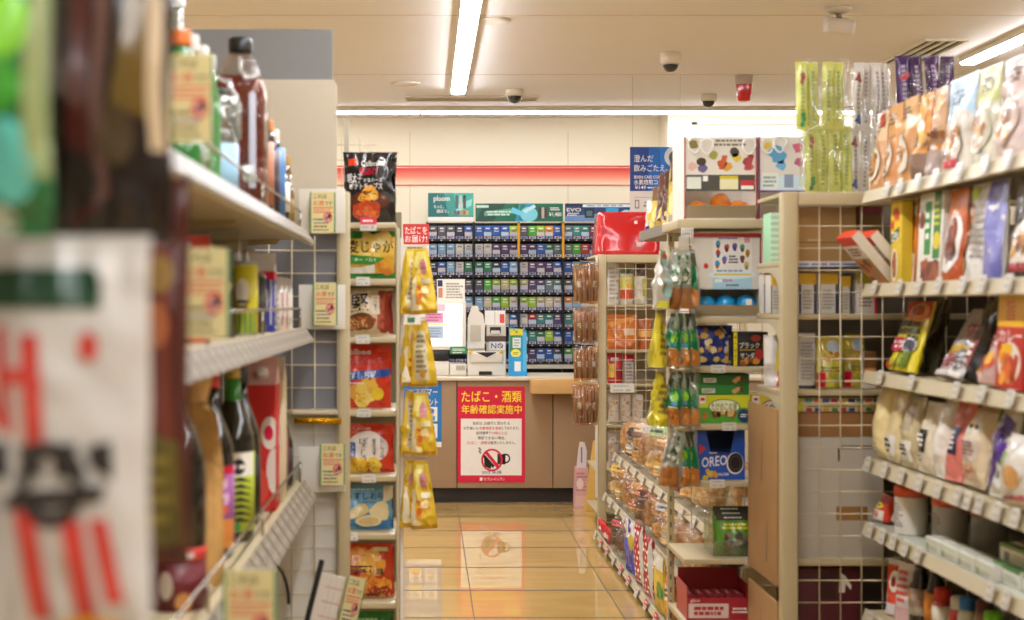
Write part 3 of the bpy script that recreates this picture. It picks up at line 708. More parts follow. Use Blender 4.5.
L1 = (-.66, 2.35, 0)
ls = thing('bottle_shelf', 'long shelf of bottles and cartons along the left of the aisle', 'shelf', L1)
EX = -.347; Y0, Y1 = .5, 4.2
LZ = [1.459, 1.19, .764, .22]
b = MB(); b.M = T(L1); b.box(-.98, Y0, 0, -.955, Y1, 2.05, steel('#8f8369')); b.build('back_panel', ls)
b = MB(); b.M = T(L1); b.box(-.95, Y0, 0, EX - .02, Y1, .12, steel('#c5b795'), .004); b.build('base_plinth', ls)
for y in (Y0 + .02, 1.4, 2.3, 3.2, Y1 - .02):
    b = MB(); b.M = T(L1); b.box(-.954, y - .015, 0, -.925, y + .015, 2.05, SC, .003); b.build('upright', ls)
for i, z in enumerate(LZ):
    ex = EX
    b = MB(); b.M = T(L1); b.box(-.924, Y0, z - .022, ex, Y1, z - .0005, SC, .003)
    sh = b.build('shelf', ls)
    for y in (Y0 + .03, 1.4, 2.3, 3.2, Y1 - .03):      # brackets below
        b = MB(); b.M = T(L1); b.prism([(-.92, z - .0225), (ex - .06, z - .0225), (ex - .07, z - .035), (-.92, z - .075)], y - .004, y + .004, SC); b.build('bracket', sh)
    b = MB(); b.M = T(L1); b.prism([(ex, z - .002), (ex + .006, z + .004), (ex + .03, z - .036), (ex + .024, z - .04), (ex, z - .0225)], Y0, Y1, SCL); b.build('price_rail', sh)
    y = 1.55 if i != 2 else 2.1; k = 0
    while y < Y1 - .03:
        price_tag(sh, L1, (ex + .0245 , y, z - .016), 'x+', .07 if i < 2 else .085, .046 if i < 2 else .06, .6, seed=k + i * 31, paper=ink('#8b8273')); y += .082 if i < 2 else .1; k += 1
# low guard wires in front of the goods
    if i < 3:
        b = MB(); b.M = T(L1); b.tube([(ex - .004, 1.6, z + .055), (ex - .004, Y1 - .05, z + .055)], .003, mat('#a9a295', rough=.2, metal=.9), 8)
        for y in (1.6, 2.4, 3.2, Y1 - .05): b.tube([(ex - .004, y, z + .055), (ex - .004, y, z)], .003, mat('#a9a295', rough=.2, metal=.9), 8)
        b.build('guard_wire', sh)
for (y, z) in ((2.95, LZ[0]),):
    b = MB(); b.M = T(L1); b.box(EX - .012, y - .04, z + .04, EX + .006, y + .04, z + .07, film('#e6f6f4', .3, .3), .003); b.build('rail_clip', ls)

# ---- cards: "this is alcohol"
CRM, GRN = ink('#ddd096'), ink('#2f7d54')
def a_card(p):
    p.rect(-1, 0, -.9, 1, GRN, 1); p.rect(.9, 0, 1, 1, GRN, 1)
    p.text('これは', -.72, .84, .3, .95, K_, 1, bold=.02); p.text('お酒', -.75, .67, .1, .79, ink('#d0342c'), 1, bold=.03); p.text('です', .18, .67, .75, .77, K_, 1, bold=.015)
    p.rect(-.75, .6, .8, .63, ink('#d86a5a'), 1); p.bars(-.75, .53, .8, .58, 1, ink('#d86a5a'), 3, 1); p.rect(-.75, .49, .8, .515, ink('#d86a5a'), 1)
    p.ell(.4, .4, .28, .1, ink('#d9a08e'), 1); p.ell(.52, .41, .12, .06, ink('#2a2a3a'), 2); p.ell(.3, .36, .1, .05, ink('#a04a6a'), 2); p.ring(.4, .38, .36, .12, .2, ink('#d0342c'), 3)
    p.bars(-.78, .3, .05, .36, 1, K_, 4, 1); p.bars(-.78, .22, .7, .27, 1, ink('#3a4a9a'), 5, 1); p.bars(-.78, .13, .6, .19, 1, K_, 6, 1); p.bars(-.78, .05, .5, .1, 1, K_, 7, 1)
def alc_card(u0, v0, u1, v1, d, lab, rz=0.0, ry=0.0, rx=0.0, group='drinks notice cards'):
    o = poster('hanging_notice_sign', lab, u0, v0, u1, v1, d, '#d9cc92', a_card, .0025, 'notice card')
    o['group'] = group; o.rotation_euler = (rx, ry, rz); return o
alc_card(166, 54, 214, 142, 1.95, 'drinks notice card above the top bottle shelf, beside the orange-capped bottle')
alc_card(177, 248, 230, 338, 1.95, 'blurred drinks notice card in front of the cans on the second bottle shelf')
alc_card(223, 570, 277, 660, 1.95, 'lowest drinks notice card, cut off by the bottom of the photo')
alc_card(310, 192, 335.5, 233, 4.24, 'top drinks notice card of three clipped to the wire mesh')
alc_card(313, 282.5, 337.5, 325, 4.24, 'middle drinks notice card of three clipped to the wire mesh')
alc_card(320, 444, 345, 485, 4.24, 'bottom drinks notice card of three clipped to the wire mesh')
alc_card(337, 576, 356, 628, 4.2, 'tilted drinks notice card against the lowest crisps shelf', ry=.22)

# ---- bottles and cartons
def glassy(hx): return mat(hx, rough=.08, coat=1.0, var=.1, vscale=14)
CLEAR = film('#eef6f2', .22); 
def bottle(name, lab, h, r, hx, cap=('#222222', .028, .014), label=None, shape='wine', group=None, sq=0.0, neckr=.014, cat='bottle', gl=None, label2=None, label_r=1.02, tint=None):
    t = thing(name, lab, cat, (0, 0, 0), 0, group)
    ch, cr = cap[1], cap[2]; hb = h - ch
    if shape == 'wine': prof = [(r * .9, 0), (r, .008), (r, hb * .58), (r * .94, hb * .66), (r * .7, hb * .76), (neckr * 1.35, hb * .86), (neckr, hb * .92), (neckr, hb)]
    elif shape == 'pet': prof = [(r * .86, 0), (r, .012), (r, hb * .28), (r * .965, hb * .3), (r, hb * .32), (r, hb * .7), (r * .93, hb * .77), (r * .66, hb * .88), (neckr * 1.25, hb * .95), (neckr, hb * .97), (neckr, hb)]
    elif shape == 'jar': prof = [(r * .9, 0), (r, .006), (r, hb * .86), (r * .93, hb * .95), (neckr, hb)]
    else: prof = [(r * .92, 0), (r, .006), (r, hb * .985), (r * .95, hb)]
    b = MB(); b.lathe(prof, gl or glassy(hx), 32, sq=sq); b.build('body', t)
    b = MB(); b.lathe([(cr, hb + .0004), (cr * 1.03, hb + .004), (cr * 1.03, h - .004), (cr * .9, h)], mat(cap[0], rough=.35), 24); b.build('cap', t)
    for lb in (label, label2):
        if not lb: continue
        z0, z1, lh = lb[0] * h, lb[1] * h, lb[2]
        b = MB(); b.lathe([(r * label_r, z0), (r * label_r, z1)], ink(lh), 32, sq=sq)
        b.lathe([(r * label_r - .0006, z1), (r * label_r - .0006, z0)], ink(lh), 32, sq=sq)
        if len(lb) > 3 and lb[3]:
            b.M = Matrix.Translation((0, 0, z0)); lb[3](Pr(b, cyl_mp(r * label_r) if not sq else (lambda x, z, o: Vector((x, -r * label_r - o, z))), 2 * r, z1 - z0))
        b.build('label', t)
    return t
SZ = [z + .0008 for z in LZ]
xe = lambda u, d: X(u, d)
# top shelf, near to far
r_ = .045
o = bottle('liquor_bottle', 'green bottle with orange screw cap behind the top drinks notice card', .245, .036, '#2c7430', ('#e8752a', .025, .017), shape='pet', neckr=.015); put(o, X(181, 2.45), 2.45, SZ[0])
for k, (u, d) in enumerate(((191, 2.62), (201, 2.8), (209, 2.97))):
    o = bottle('liquor_bottle', ['white-capped green bottle right behind the orange-capped one', 'second white-capped green bottle on the top shelf', 'third white-capped green bottle, nearest the clear handled bottle'][k], .268 + .012 * k, .024, '#4c8a4e', ('#d9d6ce', .03, .014), shape='pet', neckr=.012, group='white capped green bottles')
    put(o, X(u, d), d, SZ[0])
o = bottle('shochu_bottle', 'tall clear bottle behind the orange-capped bottle, cut by the frame top', .47, .062, '#cfe0d8', ('#e4e4e0', .03, .02), shape='wine', neckr=.017, gl=film('#dfeee8', .12, .04)); put(o, X(176, 3.25), 3.25, SZ[0])
# handled clear bottle
d = 3.05; o = bottle('shochu_bottle', 'clear bottle with blue-white label and arched handle before the whisky', .235, .046, '#dfeae6', ('#20352c', .012, .026), shape='jar', neckr=.03, gl=film('#d4e6de', .3, .1), label=(.05, .52, '#9cc4de', lambda p: (p.lumps(-.5, .1, .5, .9, 6, [ink('#3f8a4a'), ink('#e8f0ee'), ink('#4a80c0')], .2, 4),)))
b = MB(); b.tube([(-.044, -.02, .15), (-.05, -.022, .2), (-.03, -.024, .246), (.0, -.024, .256), (.03, -.024, .246), (.05, -.022, .2), (.05, -.02, .13)], .005, film('#ffffff', .45, .3), 8); b.build('handle', o)
put(o, X(215.5, d), d, SZ[0])
# big whisky jug
d = 3.33
t = thing('whisky_jug', 'big plastic jug of amber whisky with black cap', 'bottle', (X(240.5, d), d, SZ[0]))
hh = Z(38, d) - SZ[0]; r = .06; z = lambda v: Z(v, d) - SZ[0]
prof = [(r * .88, 0), (r, .012), (r, z(176)), (r * .97, z(172)), (r * .97, z(166)), (r, z(160)), (r, z(104)), (r * .97, z(92)), (r * .8, z(78)), (r * .62, z(66)), (r * .44, z(56)), (r * .4, z(54))]
b = MB(); b.lathe(prof, film('#f6efe6', .03, 0, .3), 40, sq=.55); b.build('body', t)
prof2 = [(q * .965, w_) for q, w_ in prof if w_ <= z(78)]; prof2.append((.001, z(78)))
wh = mat('#6a220c', rough=.12, coat=.25, var=.55, vscale=16, spec=.4)
b = MB(); b.lathe([(.001, .004)] + prof2, wh, 40, sq=.55); b.build('whisky', t)
b = MB(); b.lathe([(r * .42, z(54) + .0005), (r * .44, z(52)), (r * .44, z(40)), (r * .36, z(38))], mat('#141414', rough=.4, bump=.2), 30)
b.build('cap', t)
b = MB(); b.box(r * .44, -r * 1.03, z(190), r * .68, -r * 1.003, z(97), ink('#cfd0e0'), .001); b.build('label', t)
b = MB(); b.tube([(r * .05, -r * .66, z(60)), (r * .1, -r * .8, z(74)), (r * .3, -r * .9, z(82)), (r * .7, -r * .8, z(80))], .0045, film('#ffffff', .5, .4), 8); b.build('moulded_rib', t)
spec = [(267, 3.52, .285, .03, '#17141a', '#15171c', (.1, .62, '#b97a5a'), 'black-capped dark bottle just behind the whisky jug'), (273, 3.66, .245, .028, '#241a14', '#c9803a', (.05, .7, '#3a3038'), 'dark bottle with orange top behind the whisky jug'),
        (277.5, 3.8, .24, .028, '#1c2430', '#d8d4cc', (.06, .8, '#4a7ab0'), 'dark bottle with tall blue label on the top shelf'), (281, 3.93, .19, .024, '#3a2a16', '#c9b07a', (.2, .6, '#e6e0d4'), 'small bottle with white label near the far end of the top shelf'), (286.5, 4.06, .2, .024, '#6b4a1c', '#b08a3a', (.05, .4, '#8a6a2c'), 'small amber bottle with gold neck, last on the top bottle shelf')]
for (u, d, h, r, hx, ch, lb, lab) in spec:
    o = bottle('liquor_bottle', lab, h, r, hx, (ch, .03, .013), label=lb); put(o, min(X(u, d), EX - r - .012), d, SZ[0])
# second shelf
def a_blu(p):
    p.rect(-1, .86, 1, 1, RED); p.ring(0, .55, .55, .25, .25, W_); p.ring(0, .55, .25, .12, .4, W_); p.rect(-.8, .12, -.7, .85, W_); p.rect(.7, .12, .8, .85, W_); p.bars(-.7, .04, .7, .12, 1, W_); p.bars(-.5, .18, .5, .26, 1, W_)
cart = []
def carton(name, lab, w, h, dep, hx, art=None, gable='#d8d2c8', cat='carton'):
    t = thing(name, lab, cat); b = MB(); b.box(-w / 2, -dep / 2, 0, w / 2, dep / 2, h, card(hx), .002)
    if art:
        art(Pr(b, box_mp(dep), w, h)); art(Pr(b, boxside_mp(w, 1), dep, h))
    b.build('body', t)
    b = MB(); g = .4 * w
    vs = [(-w / 2, -dep / 2, h + .0003), (w / 2, -dep / 2, h + .0003), (w / 2, dep / 2, h + .0003), (-w / 2, dep / 2, h + .0003), (-w / 2, -.002, h + g), (w / 2, -.002, h + g), (w / 2, .002, h + g), (-w / 2, .002, h + g), (-w / 2, -.002, h + g + .02), (w / 2, -.002, h + g + .02), (w / 2, .002, h + g + .02), (-w / 2, .002, h + g + .02)]
    b.add(vs, [(0, 1, 5, 4), (2, 3, 7, 6), (1, 2, 6, 5), (3, 0, 4, 7), (4, 5, 9, 8), (6, 7, 11, 10), (5, 6, 10, 9), (7, 4, 8, 11), (8, 9, 10, 11), (3, 2, 1, 0)], card(gable)); b.build('gable_top', t)
    return t
o = carton('sake_carton', 'blue sake carton with red top band and white emblem', .06, .145, .06, '#2a3a9a', a_blu); put(o, EX - .047, 3.6, SZ[1])
def a_rw(p): p.rect(-1, .0, -.1, 1, ink('#c93428')); p.ell(-.5, .55, .3, .12, W_); p.bars(.0, .1, .8, .9, 5, ink('#b89a7a'))
for k in range(3):
    o = carton('drink_carton', ['red and white small carton behind the blue sake carton', 'second small red and white carton on the second shelf', 'last small white carton at the far end of the second shelf'][k], .05, .095, .05, '#e6ddd0', a_rw if k < 2 else None); put(o, EX - .04, 3.76 + k * .13, SZ[1])
for k in range(3):
    o = carton('milk_carton', ['grey gable-topped carton behind the blue sake carton', 'taller grey gable-topped carton on the second shelf back row', 'third gable-topped carton in the back row of the second shelf'][k], .07, .19 - k * .015, .07, '#b9b2a8', None, '#c9c4bb'); put(o, EX - .125, 3.5 + k * .16, SZ[1])
o = bottle('drink_can', 'yellow and green drink can behind the middle notice card', .16, .03, '#c9c9c4', ('#c0c0bc', .006, .026), shape='can', label=(.02, .95, '#d3c72e', lambda p: (p.rect(-1, .0, 1, .3, ink('#5a8a3a')), p.ell(0, .6, .5, .2, ink('#e8e2d8')), p.bars(-.5, .35, .5, .5, 2, K_))), cat='can'); put(o, EX - .052, 3.27, SZ[1])
o = bottle('drink_can', 'dark drink can between the yellow can and the blue carton', .14, .03, '#2a2420', ('#a0a09a', .006, .026), shape='can', label=(.02, .9, '#2d2622', None), cat='can'); put(o, EX - .05, 3.42, SZ[1])
def blob_art(cols, s):
    return lambda p: (p.lumps(-.7, .15, .7, .85, 7, [ink(c) for c in cols], .3, s), p.bars(-.7, .05, .7, .14, 1, W_, s), p.bars(-.6, .86, .6, .95, 1, W_, s + 1))
pool = [('#c23a2e', 'red', ['#e6d9b0', '#8a2018']), ('#3c6fb4', 'blue', ['#d8e2ee', '#2a4a80']), ('#c8412e', 'orange-red', ['#e8c23a', '#7a2a18']), ('#d9cfa6', 'cream', ['#7a5a3a', '#c9a23a']), ('#4d3a33', 'brown', ['#c9a06a', '#a03a2a'])]
for k in range(5):
    hx, cn, cl = pool[k]
    o = make_bag('snack_pouch', '%s pouch standing behind the middle notice card on the second bottle shelf' % cn, 'pouch', .1, .205 - .008 * k, .04, hx, blob_art(cl, k + 3), k * 3.1, 'pouches behind the middle notice card', stand=True)
    put(o, EX - .085 - .02 * (k % 2), 2.3 + .17 * k, SZ[1], rz=.25)
# third shelf
o = bottle('plum_wine_bottle', 'large dark bottle with red-white band and maroon label at lower left', .4, .048, '#19110d', ('#8a6a3a', .03, .016), shape='wine', label=(.0, .19, '#6b1a22', lambda p: (p.ell(-.3, .55, .25, .3, ink('#cbb9a4')), p.ell(.3, .2, .3, .2, ink('#c98a4a')))), label2=(.195, .25, '#c8332c', lambda p: p.bars(-.9, .25, .9, .75, 1, W_, 3, fill=.8))); put(o, EX - .062, 2.45, SZ[2], rz=.1)
t = thing('wrapped_bottle', 'bottle wrapped in tan paper tied at the neck', 'bottle', (EX - .068, 2.66, SZ[2]))
pap = mat('#c79a58', rough=.7, var=.2, bump=.8, bscale=30)
b = MB(); prof = [(.05, 0), (.052, .02), (.05, .22), (.036, .29), (.024, .32), (.03, .345), (.034, .375), (.022, .395), (.004, .4)]
n = 40; vs = []; fs = []
for (q, zz) in prof:
    for k in range(n):
        a = 2 * PI * k / n; w_ = q * (1 + .09 * math.sin(k * 2.6 + zz * 30)); vs.append((w_ * math.cos(a), w_ * math.sin(a), zz))
for i in range(len(prof) - 1):
    for k in range(n): fs.append((i * n + k, i * n + (k + 1) % n, (i + 1) * n + (k + 1) % n, (i + 1) * n + k))
b.add(vs, fs, pap, True); b.build('paper_wrap', t)
b = MB(); b.tube([(.026 * math.cos(a), .026 * math.sin(a), .318) for a in [i * PI / 8 for i in range(17)]], .003, mat('#8a5a2a', rough=.6), 6, False); b.build('string', t)
b = MB(); b.prism([(.0, .33), (.05, .30), (.062, .2), (.03, .23), (.01, .27)], -.058, -.053, pap); b.build('paper_flap', t)
def a_tig(p):
    p.rect(-1, .7, 1, 1, W_); p.ell(.1, .82, .35, .1, K_)
    for i in range(7): p.quad([(-1, .1 + i * .085), (.2, .14 + i * .085), (.9, .1 + i * .085), (.2, .18 + i * .085)], K_)
    p.lumps(-.7, .02, .7, .1, 4, [ink('#4f8a3a')], .2, 3)
def a_pur(p): p.rect(-1, .0, 1, .35, ink('#d98a3a')); p.lumps(-.7, .3, .7, .9, 8, [ink('#e9c0d8'), ink('#6a3a8a'), ink('#d9604a')], .25, 6); p.rect(-1, .9, 1, 1, RED)
o = bottle('shochu_bottle', 'dark bottle with red cap and purple-orange label', .36, .045, '#16130f', ('#c8362a', .03, .017), label=(.06, .5, '#a05a9a', a_pur)); put(o, EX - .075, 2.93, SZ[2], rz=.35)
o = bottle('wine_bottle', 'dark bottle with gold cap, green neck and tiger-striped label', .372, .045, '#12140f', ('#b99a4a', .035, .016), label=(.06, .5, '#b9c83a', a_tig)); 
b = MB(); b.lathe([(.0165, .335), (.0178, .3), (.019, .285)], mat('#3f8a34', rough=.3)); b.build('neck_foil', o); put(o, EX - .06, 3.14, SZ[2], rz=.3)
o = bottle('wine_bottle', 'black bottle with black hang label beside the red carton', .35, .044, '#101010', ('#1c1c1c', .035, .016), label=(.08, .45, '#161616', None))
b = MB(); b.M = Matrix.Rotation(-.3, 4, 'Y'); b.box(-.02, -.054, .2, .045, -.05, .29, card('#141312')); b.build('hang_label', o); put(o, EX - .07, 3.36, SZ[2])
def a_redc(p): p.ell(.75, .62, .4, .13, ink('#e8d9cc')); p.ell(.7, .62, .2, .06, RED); p.ell(.95, .32, .35, .18, ink('#e6d2c4')); p.ell(.1, .2, .6, .16, ink('#d94a3a')); p.bars(-.7, .05, .4, .12, 1, ink('#e0a090'))
o = carton('sake_carton', 'tall bright red sake carton with pale circles', .11, .3, .105, '#c81e1c', a_redc, '#d8a8a0')
b = MB(); b.lathe([(.015, .0), (.015, .014), (.012, .016)], mat('#e6d9d0', rough=.4), 20); c_ = b.build('screw_cap', o); c_.location = (.02, -.03, .322); c_.rotation_euler = (.6, 0, 0)
put(o, EX - .068, 3.62, SZ[2])
o = carton('sake_carton', 'cream sake carton just behind the red one', .1, .3, .1, '#d9c9a6', None, '#cdbd9c'); put(o, EX - .06, 3.77, SZ[2])
o = bottle('sake_bottle', 'dark bottle with maroon label behind the cream carton', .27, .036, '#1a100e', ('#2a2220', .03, .014), label=(.05, .55, '#7a2a2a', lambda p: p.bars(-.8, .2, .8, .8, 3, ink('#c99a8a'), 5))); put(o, EX - .052, 3.93, SZ[2])
o = bottle('sake_bottle', 'small dark bottle last on the third bottle shelf', .21, .032, '#1d1a18', ('#302a28', .025, .013), label=(.05, .5, '#3a3634', None)); put(o, EX - .048, 4.07, SZ[2])
# lowest shelf
spec = [('yellow-capped squat jar', '#c9a23a', '#e9c92e', .2, .042, 2.72), ('green-capped squat jar', '#3a6a4a', '#3aa06a', .22, .036, 2.95), ('black bottle with yellow cap', '#1a1816', '#e8c62c', .26, .034, 3.15), ('silver-topped dark jar', '#222222', '#c9c9c9', .23, .04, 3.35), ('dark grey jar', '#2b2b2e', '#1f1f22', .25, .04, 3.58)]
for k, (lab, hx, ch, h, r, d) in enumerate(spec):
    o = bottle('sauce_jar', lab + ' on the lowest bottle shelf', h, r, hx, (ch, .035, r * .8), shape='jar', neckr=r * .75, label=(.2, .65, ['#e6d9b0', '#d6e0c8', '#c9b03a', '#8a8a86', '#6a6a6a'][k], None)); put(o, EX - r - .02, d, SZ[3])
# tilted tag board with wire hoop near the end panel
d = 3.7
t = thing('price_board_sign', 'tilted white price board with a black edge at the lower end of the bottle shelf', 'price board', (X(310, d), d, Z(655, d)))
b = MB(); w_, h_ = .06, .205; b.M = Matrix.Rotation(.24, 4, 'Y'); b.box(-.02, 0, 0, -.02 + w_, .006, h_, ink('#dcd2c4')); p = Pr(b, lambda x, z, o: Vector((x + .0225, -o, z)), w_, h_)
for i in range(5): p.rect(-.9, .12 + i * .18, .9, .125 + i * .18 + .01, ink('#c99a98'), 1)
for i in range(3): p.rect(-.5 + i * .45, .05, -.47 + i * .45, .95, ink('#b9a8a0'), 1)
b.build('board', t)
b = MB(); b.M = Matrix.Rotation(.24, 4, 'Y'); b.box(-.034, -.004, 0, -.0205, .01, h_ + .03, blk, .002); b.build('black_edge', t)
b = MB(); b.tube([(-.11 + .055 * math.cos(a), .03, .12 + .11 * math.sin(a)) for a in [PI * i / 12 for i in range(13)]], .004, blk, 8); b.build('hoop', t)

# ---- end panel: mesh on a frame, tall boards
D2 = 4.3
E2 = (-.55, D2, 0)
t = thing('end_panel', 'wire mesh end panel of the left shelves with a cream post', 'shelf end', E2)
px0, px1 = X(338, D2), X(350, D2); pt_ = Z(192, D2)
b = MB(); b.M = T(E2); b.box(px0, D2 - .02, 0, px1, D2 + .02, pt_, SC, .007); b.build('post', t)
b = MB(); b.M = T(E2); b.box(-1.0, D2 - .015, 0, -.97, D2 + .015, pt_, SC, .005); b.build('post', t)
b = MB(); b.M = T(E2); wire_grid(b, 'x', D2 - .012, -.97, px0, .02, Z(236, D2), .0655, .0655, offa=.0655 - ((-.97 - X(315, D2)) % .0655) if False else (X(315, D2) + .97) % .0655, offz=(Z(342, D2) - .02) % .0655); b.build('mesh_panel', t)
b = MB(); b.M = T(E2); b.box(-.969, D2 + .014, Z(409, D2), X(337.5, D2), D2 + .02, Z(236, D2) + .02, mat('#7c7c82', rough=.55, var=.03)); b.build('grey_board', t)
b = MB(); b.M = T(E2); b.box(-.969, D2 - .028, Z(414, D2), px0 - .001, D2 + .012, Z(410, D2), SCL, .003); b.build('cross_rail', t)
b = MB(); b.M = T(E2); b.box(-.969, D2 + .014, .02, X(337.5, D2), D2 + .02, Z(414, D2), mat('#d8d3c6', rough=.6)); b.build('white_board', t)
b = MB(); b.M = T(E2); b.tube([(X(295, D2), D2 - .022, Z(420, D2)), (X(342, D2), D2 - .022, Z(420.5, D2))], .009, mat('#d99f12', rough=.22, metal=.9, bump=1.0, bscale=80), 8); b.build('gold_ribbon', t)
b = MB(); b.M = T(E2); z1 = Z(80, D2 + .03); z0 = Z(236, D2) + .021; xr = X(337, D2 + .03); rr = .02
pts = [(-.969, z0), (xr, z0)] + [(xr - rr + rr * math.cos(a), z1 - rr + rr * math.sin(a)) for a in [PI / 2 * i / 6 for i in range(7)]] + [(-.969, z1)]
b.prism(pts, D2 + .021, D2 + .036, mat('#c6baa4', rough=.55, var=.03)); b.build('cream_board', t)
b = MB(); b.M = T(E2); b.box(-.969, D2 + .037, z0, X(332.5, D2 + .04), D2 + .045, Z(29.5, D2 + .04), mat('#7e7c7b', rough=.6, var=.02)); b.build('tall_grey_board', t)
for v in (212, 307, 468):
    b = MB(); b.M = T(E2); b.box(X(300, D2), D2 - .04, Z(v + 22, D2), X(346, D2), D2 - .036, Z(v - 22, D2), ink('#d8d2c6'), .001); b.build('clip_plate', t)

# ---- crisps shelf
DS = 4.6; CR = (-.225, 4.78, 0)
t = thing('crisps_shelf', 'narrow cream shelf of crisp bags facing the photographer', 'shelf', CR)
cx0, cx1 = -.36, X(399.5, DS)
b = MB(); b.M = T(CR); b.box(cx0, 4.96, .02, cx1, 4.975, 1.56, steel('#80765f')); b.build('back_panel', t)  # back coloured darker, shade behind the bags is put into the colour
b = MB(); b.M = T(CR); b.box(X(396, DS), DS, 0, cx1, DS + .022, Z(228, DS), SCL, .004); b.build('post', t)
b = MB(); b.M = T(CR); b.box(X(344, DS + .35), DS + .35, 1.0, X(349, DS + .35), DS + .362, Z(118, DS + .35), steel('#bfb59c')); b.build('upright', t)
b = MB(); b.M = T(CR); wire_grid(b, 'x', DS + .33, cx0 + .02, X(376, DS + .33), 1.53, Z(138, DS + .33), .06, .05, .0016); b.build('top_fence', t)
b = MB(); b.M = T(CR); b.box(cx0, DS + .3, 0, cx1 - .005, DS + .359, .1, SC); b.build('base', t)
bz = []
for k, v in enumerate((222.5, 279, 337, 410.5, 476, 534, 603, 672)):
    zz = Z(v, DS); bz.append(zz + .0008)
    b = MB(); b.M = T(CR); b.box(cx0, DS - .001, zz - .018, X(396, DS) - .0008, 4.959, zz, SC, .003); sh = b.build('shelf', t)
    if k == 0: price_tag(sh, CR, ((X(361, DS) + X(376, DS)) / 2, DS - .004, Z(224, DS)), 'y-', .05, .042, .1, True, 3)
    elif k < 7:
        uu = [0, 363, 363, 364, 369, 351, 350][k] - (0 if k < 5 else 0)
        price_tag(sh, CR, (X(uu, DS), DS - .004, zz - .007), 'y-', .042, .026, .1, False, k)
    b = MB(); b.M = T(CR); b.box(cx0, DS - .002, zz - .017, cx0 + .006, 4.95, zz + .03, SC); b.build('side_lip', sh)
O1 = [ink('#e07a24'), ink('#f0a838'), ink('#c9501c')]; CH = [ink('#f0cf62'), ink('#e6b845'), ink('#f6dd8a')]
def c_black(p):
    p.rect(-.82, .8, -.5, .9, ink('#d8421e')); p.text('Calbee', -.34, .79, .32, .87, W_, bold=.02); p.text('堅あげ', -.4, .66, .3, .77, RED, bold=.05); p.rect(.3, .8, .55, .86, W_)
    p.text('明太子', -.86, .55, -.3, .69, W_, bold=.02); p.text('マヨネーズ', -.25, .56, .5, .62, W_); p.text('ポテトチップス', -.78, .46, .5, .55, W_, bold=.01)
    p.ell(0, .3, .75, .14, ink('#5a2a14')); p.ell(.0, .38, .42, .1, O1[1], rot=.4, wob=.4); p.ell(.1, .37, .2, .05, ink('#f6c860'), rot=.4); p.ell(-.1, .16, .55, .15, ink('#b9401c'), wob=.5, seed=3); p.lumps(-.45, .1, .25, .24, 9, O1[::2] + [ink('#d9683a')], .16, 8)
def c_green(p):
    p.rect(-1, .1, 1, .86, ink('#dfae3a'), wave=.03); p.ell(.1, .62, .9, .25, ink('#f0cf5a')); p.lumps(-.2, .5, .9, .9, 6, CH, .3, 5)
    p.text('麦じゃが', -.85, .52, .95, .8, ink('#2b2010'), bold=.02); p.quad([(-1, .3), (.6, .26), (.6, .42), (-1, .5)], ink('#3f8f34')); p.text('バターソルト', -.8, .34, .3, .42, W_); p.lumps(.3, .15, .9, .35, 6, [ink('#c9802a'), ink('#e0a03a')], .2, 9); p.rect(-1, .1, .2, .26, W_, wave=.04)
def c_kata(p):
    p.rect(.45, .05, 1, .95, ink('#9c3a2c')); p.quad([(.35, .05), (.6, .05), (.75, .95), (.45, .95)], ink('#b95a44'))
    p.text('堅', -.62, .5, .08, .88, K_, bold=.05, skew=.04); p.bars(-.95, .55, -.7, .75, 2, K_); p.rect(.18, .45, .5, .85, ink('#efe0c6')); p.text('おつまみ', .26, .48, .42, .82, ink('#5a3a24'), vertical=True)
    p.ell(-.25, .28, .62, .17, ink('#6b4020'), wob=.3); p.ell(-.2, .29, .5, .12, ink('#b0602c'), wob=.4, seed=2); p.lumps(-.75, .12, .3, .3, 8, [ink('#c98448'), ink('#8a4a22'), ink('#d9a060')], .2, 4); p.rect(-1, .9, .45, .95, ink('#efe2c4'))
def c_usu(p):
    p.text('Calbee', -.95, .84, .2, .93, W_, bold=.03); p.text('ポテトチップス', -.98, .62, .8, .82, ink('#f4cfd8'), bold=.06, skew=.02); p.text('ポテトチップス', -.98, .62, .8, .82, ink('#c21a3a'), bold=.0, skew=.02)
    p.quad([(-1, .42), (.95, .5), (.95, .62), (-1, .56)], ink('#1d4fa0')); p.text('うすしお味', -.92, .45, .4, .58, W_, bold=.03, skew=.02); p.lumps(-.85, .08, .3, .36, 12, CH + [ink('#d9a03a')], .3, 6); p.ell(.45, .22, .26, .1, ink('#f2d22e')); p.bars(-.9, .37, .1, .41, 1, W_)
def c_poro(p):
    p.text('Calbee', -.6, .87, .1, .94, ink('#f6d0c8'), bold=.02); p.text('ポテトチップス', -.6, .79, .15, .85, ink('#f6d0c8')); p.ell(-.05, .52, .78, .3, ink('#ece2da'), wob=.2); p.ell(.3, .5, .5, .26, ink('#ece2da')); p.rect(-.95, .26, .5, .66, ink('#ece2da'))
    p.text('ぽろしり', -.34, .22, .02, .72, K_, bold=.03, vertical=True); p.text('ていねいに作った味', .48, .3, .66, .76, K_, vertical=True, bold=0); p.text('厳選北海道産', .18, .36, .32, .7, K_, vertical=True, bold=0); p.rect(-.72, .3, -.5, .62, ink('#1f5aa8')); p.text('うすしお味', -.68, .33, -.54, .59, W_, vertical=True, bold=0); p.lumps(-.85, .05, .4, .22, 12, [ink('#e9b92a'), ink('#f2d04a'), ink('#c9921a')], .24, 3)
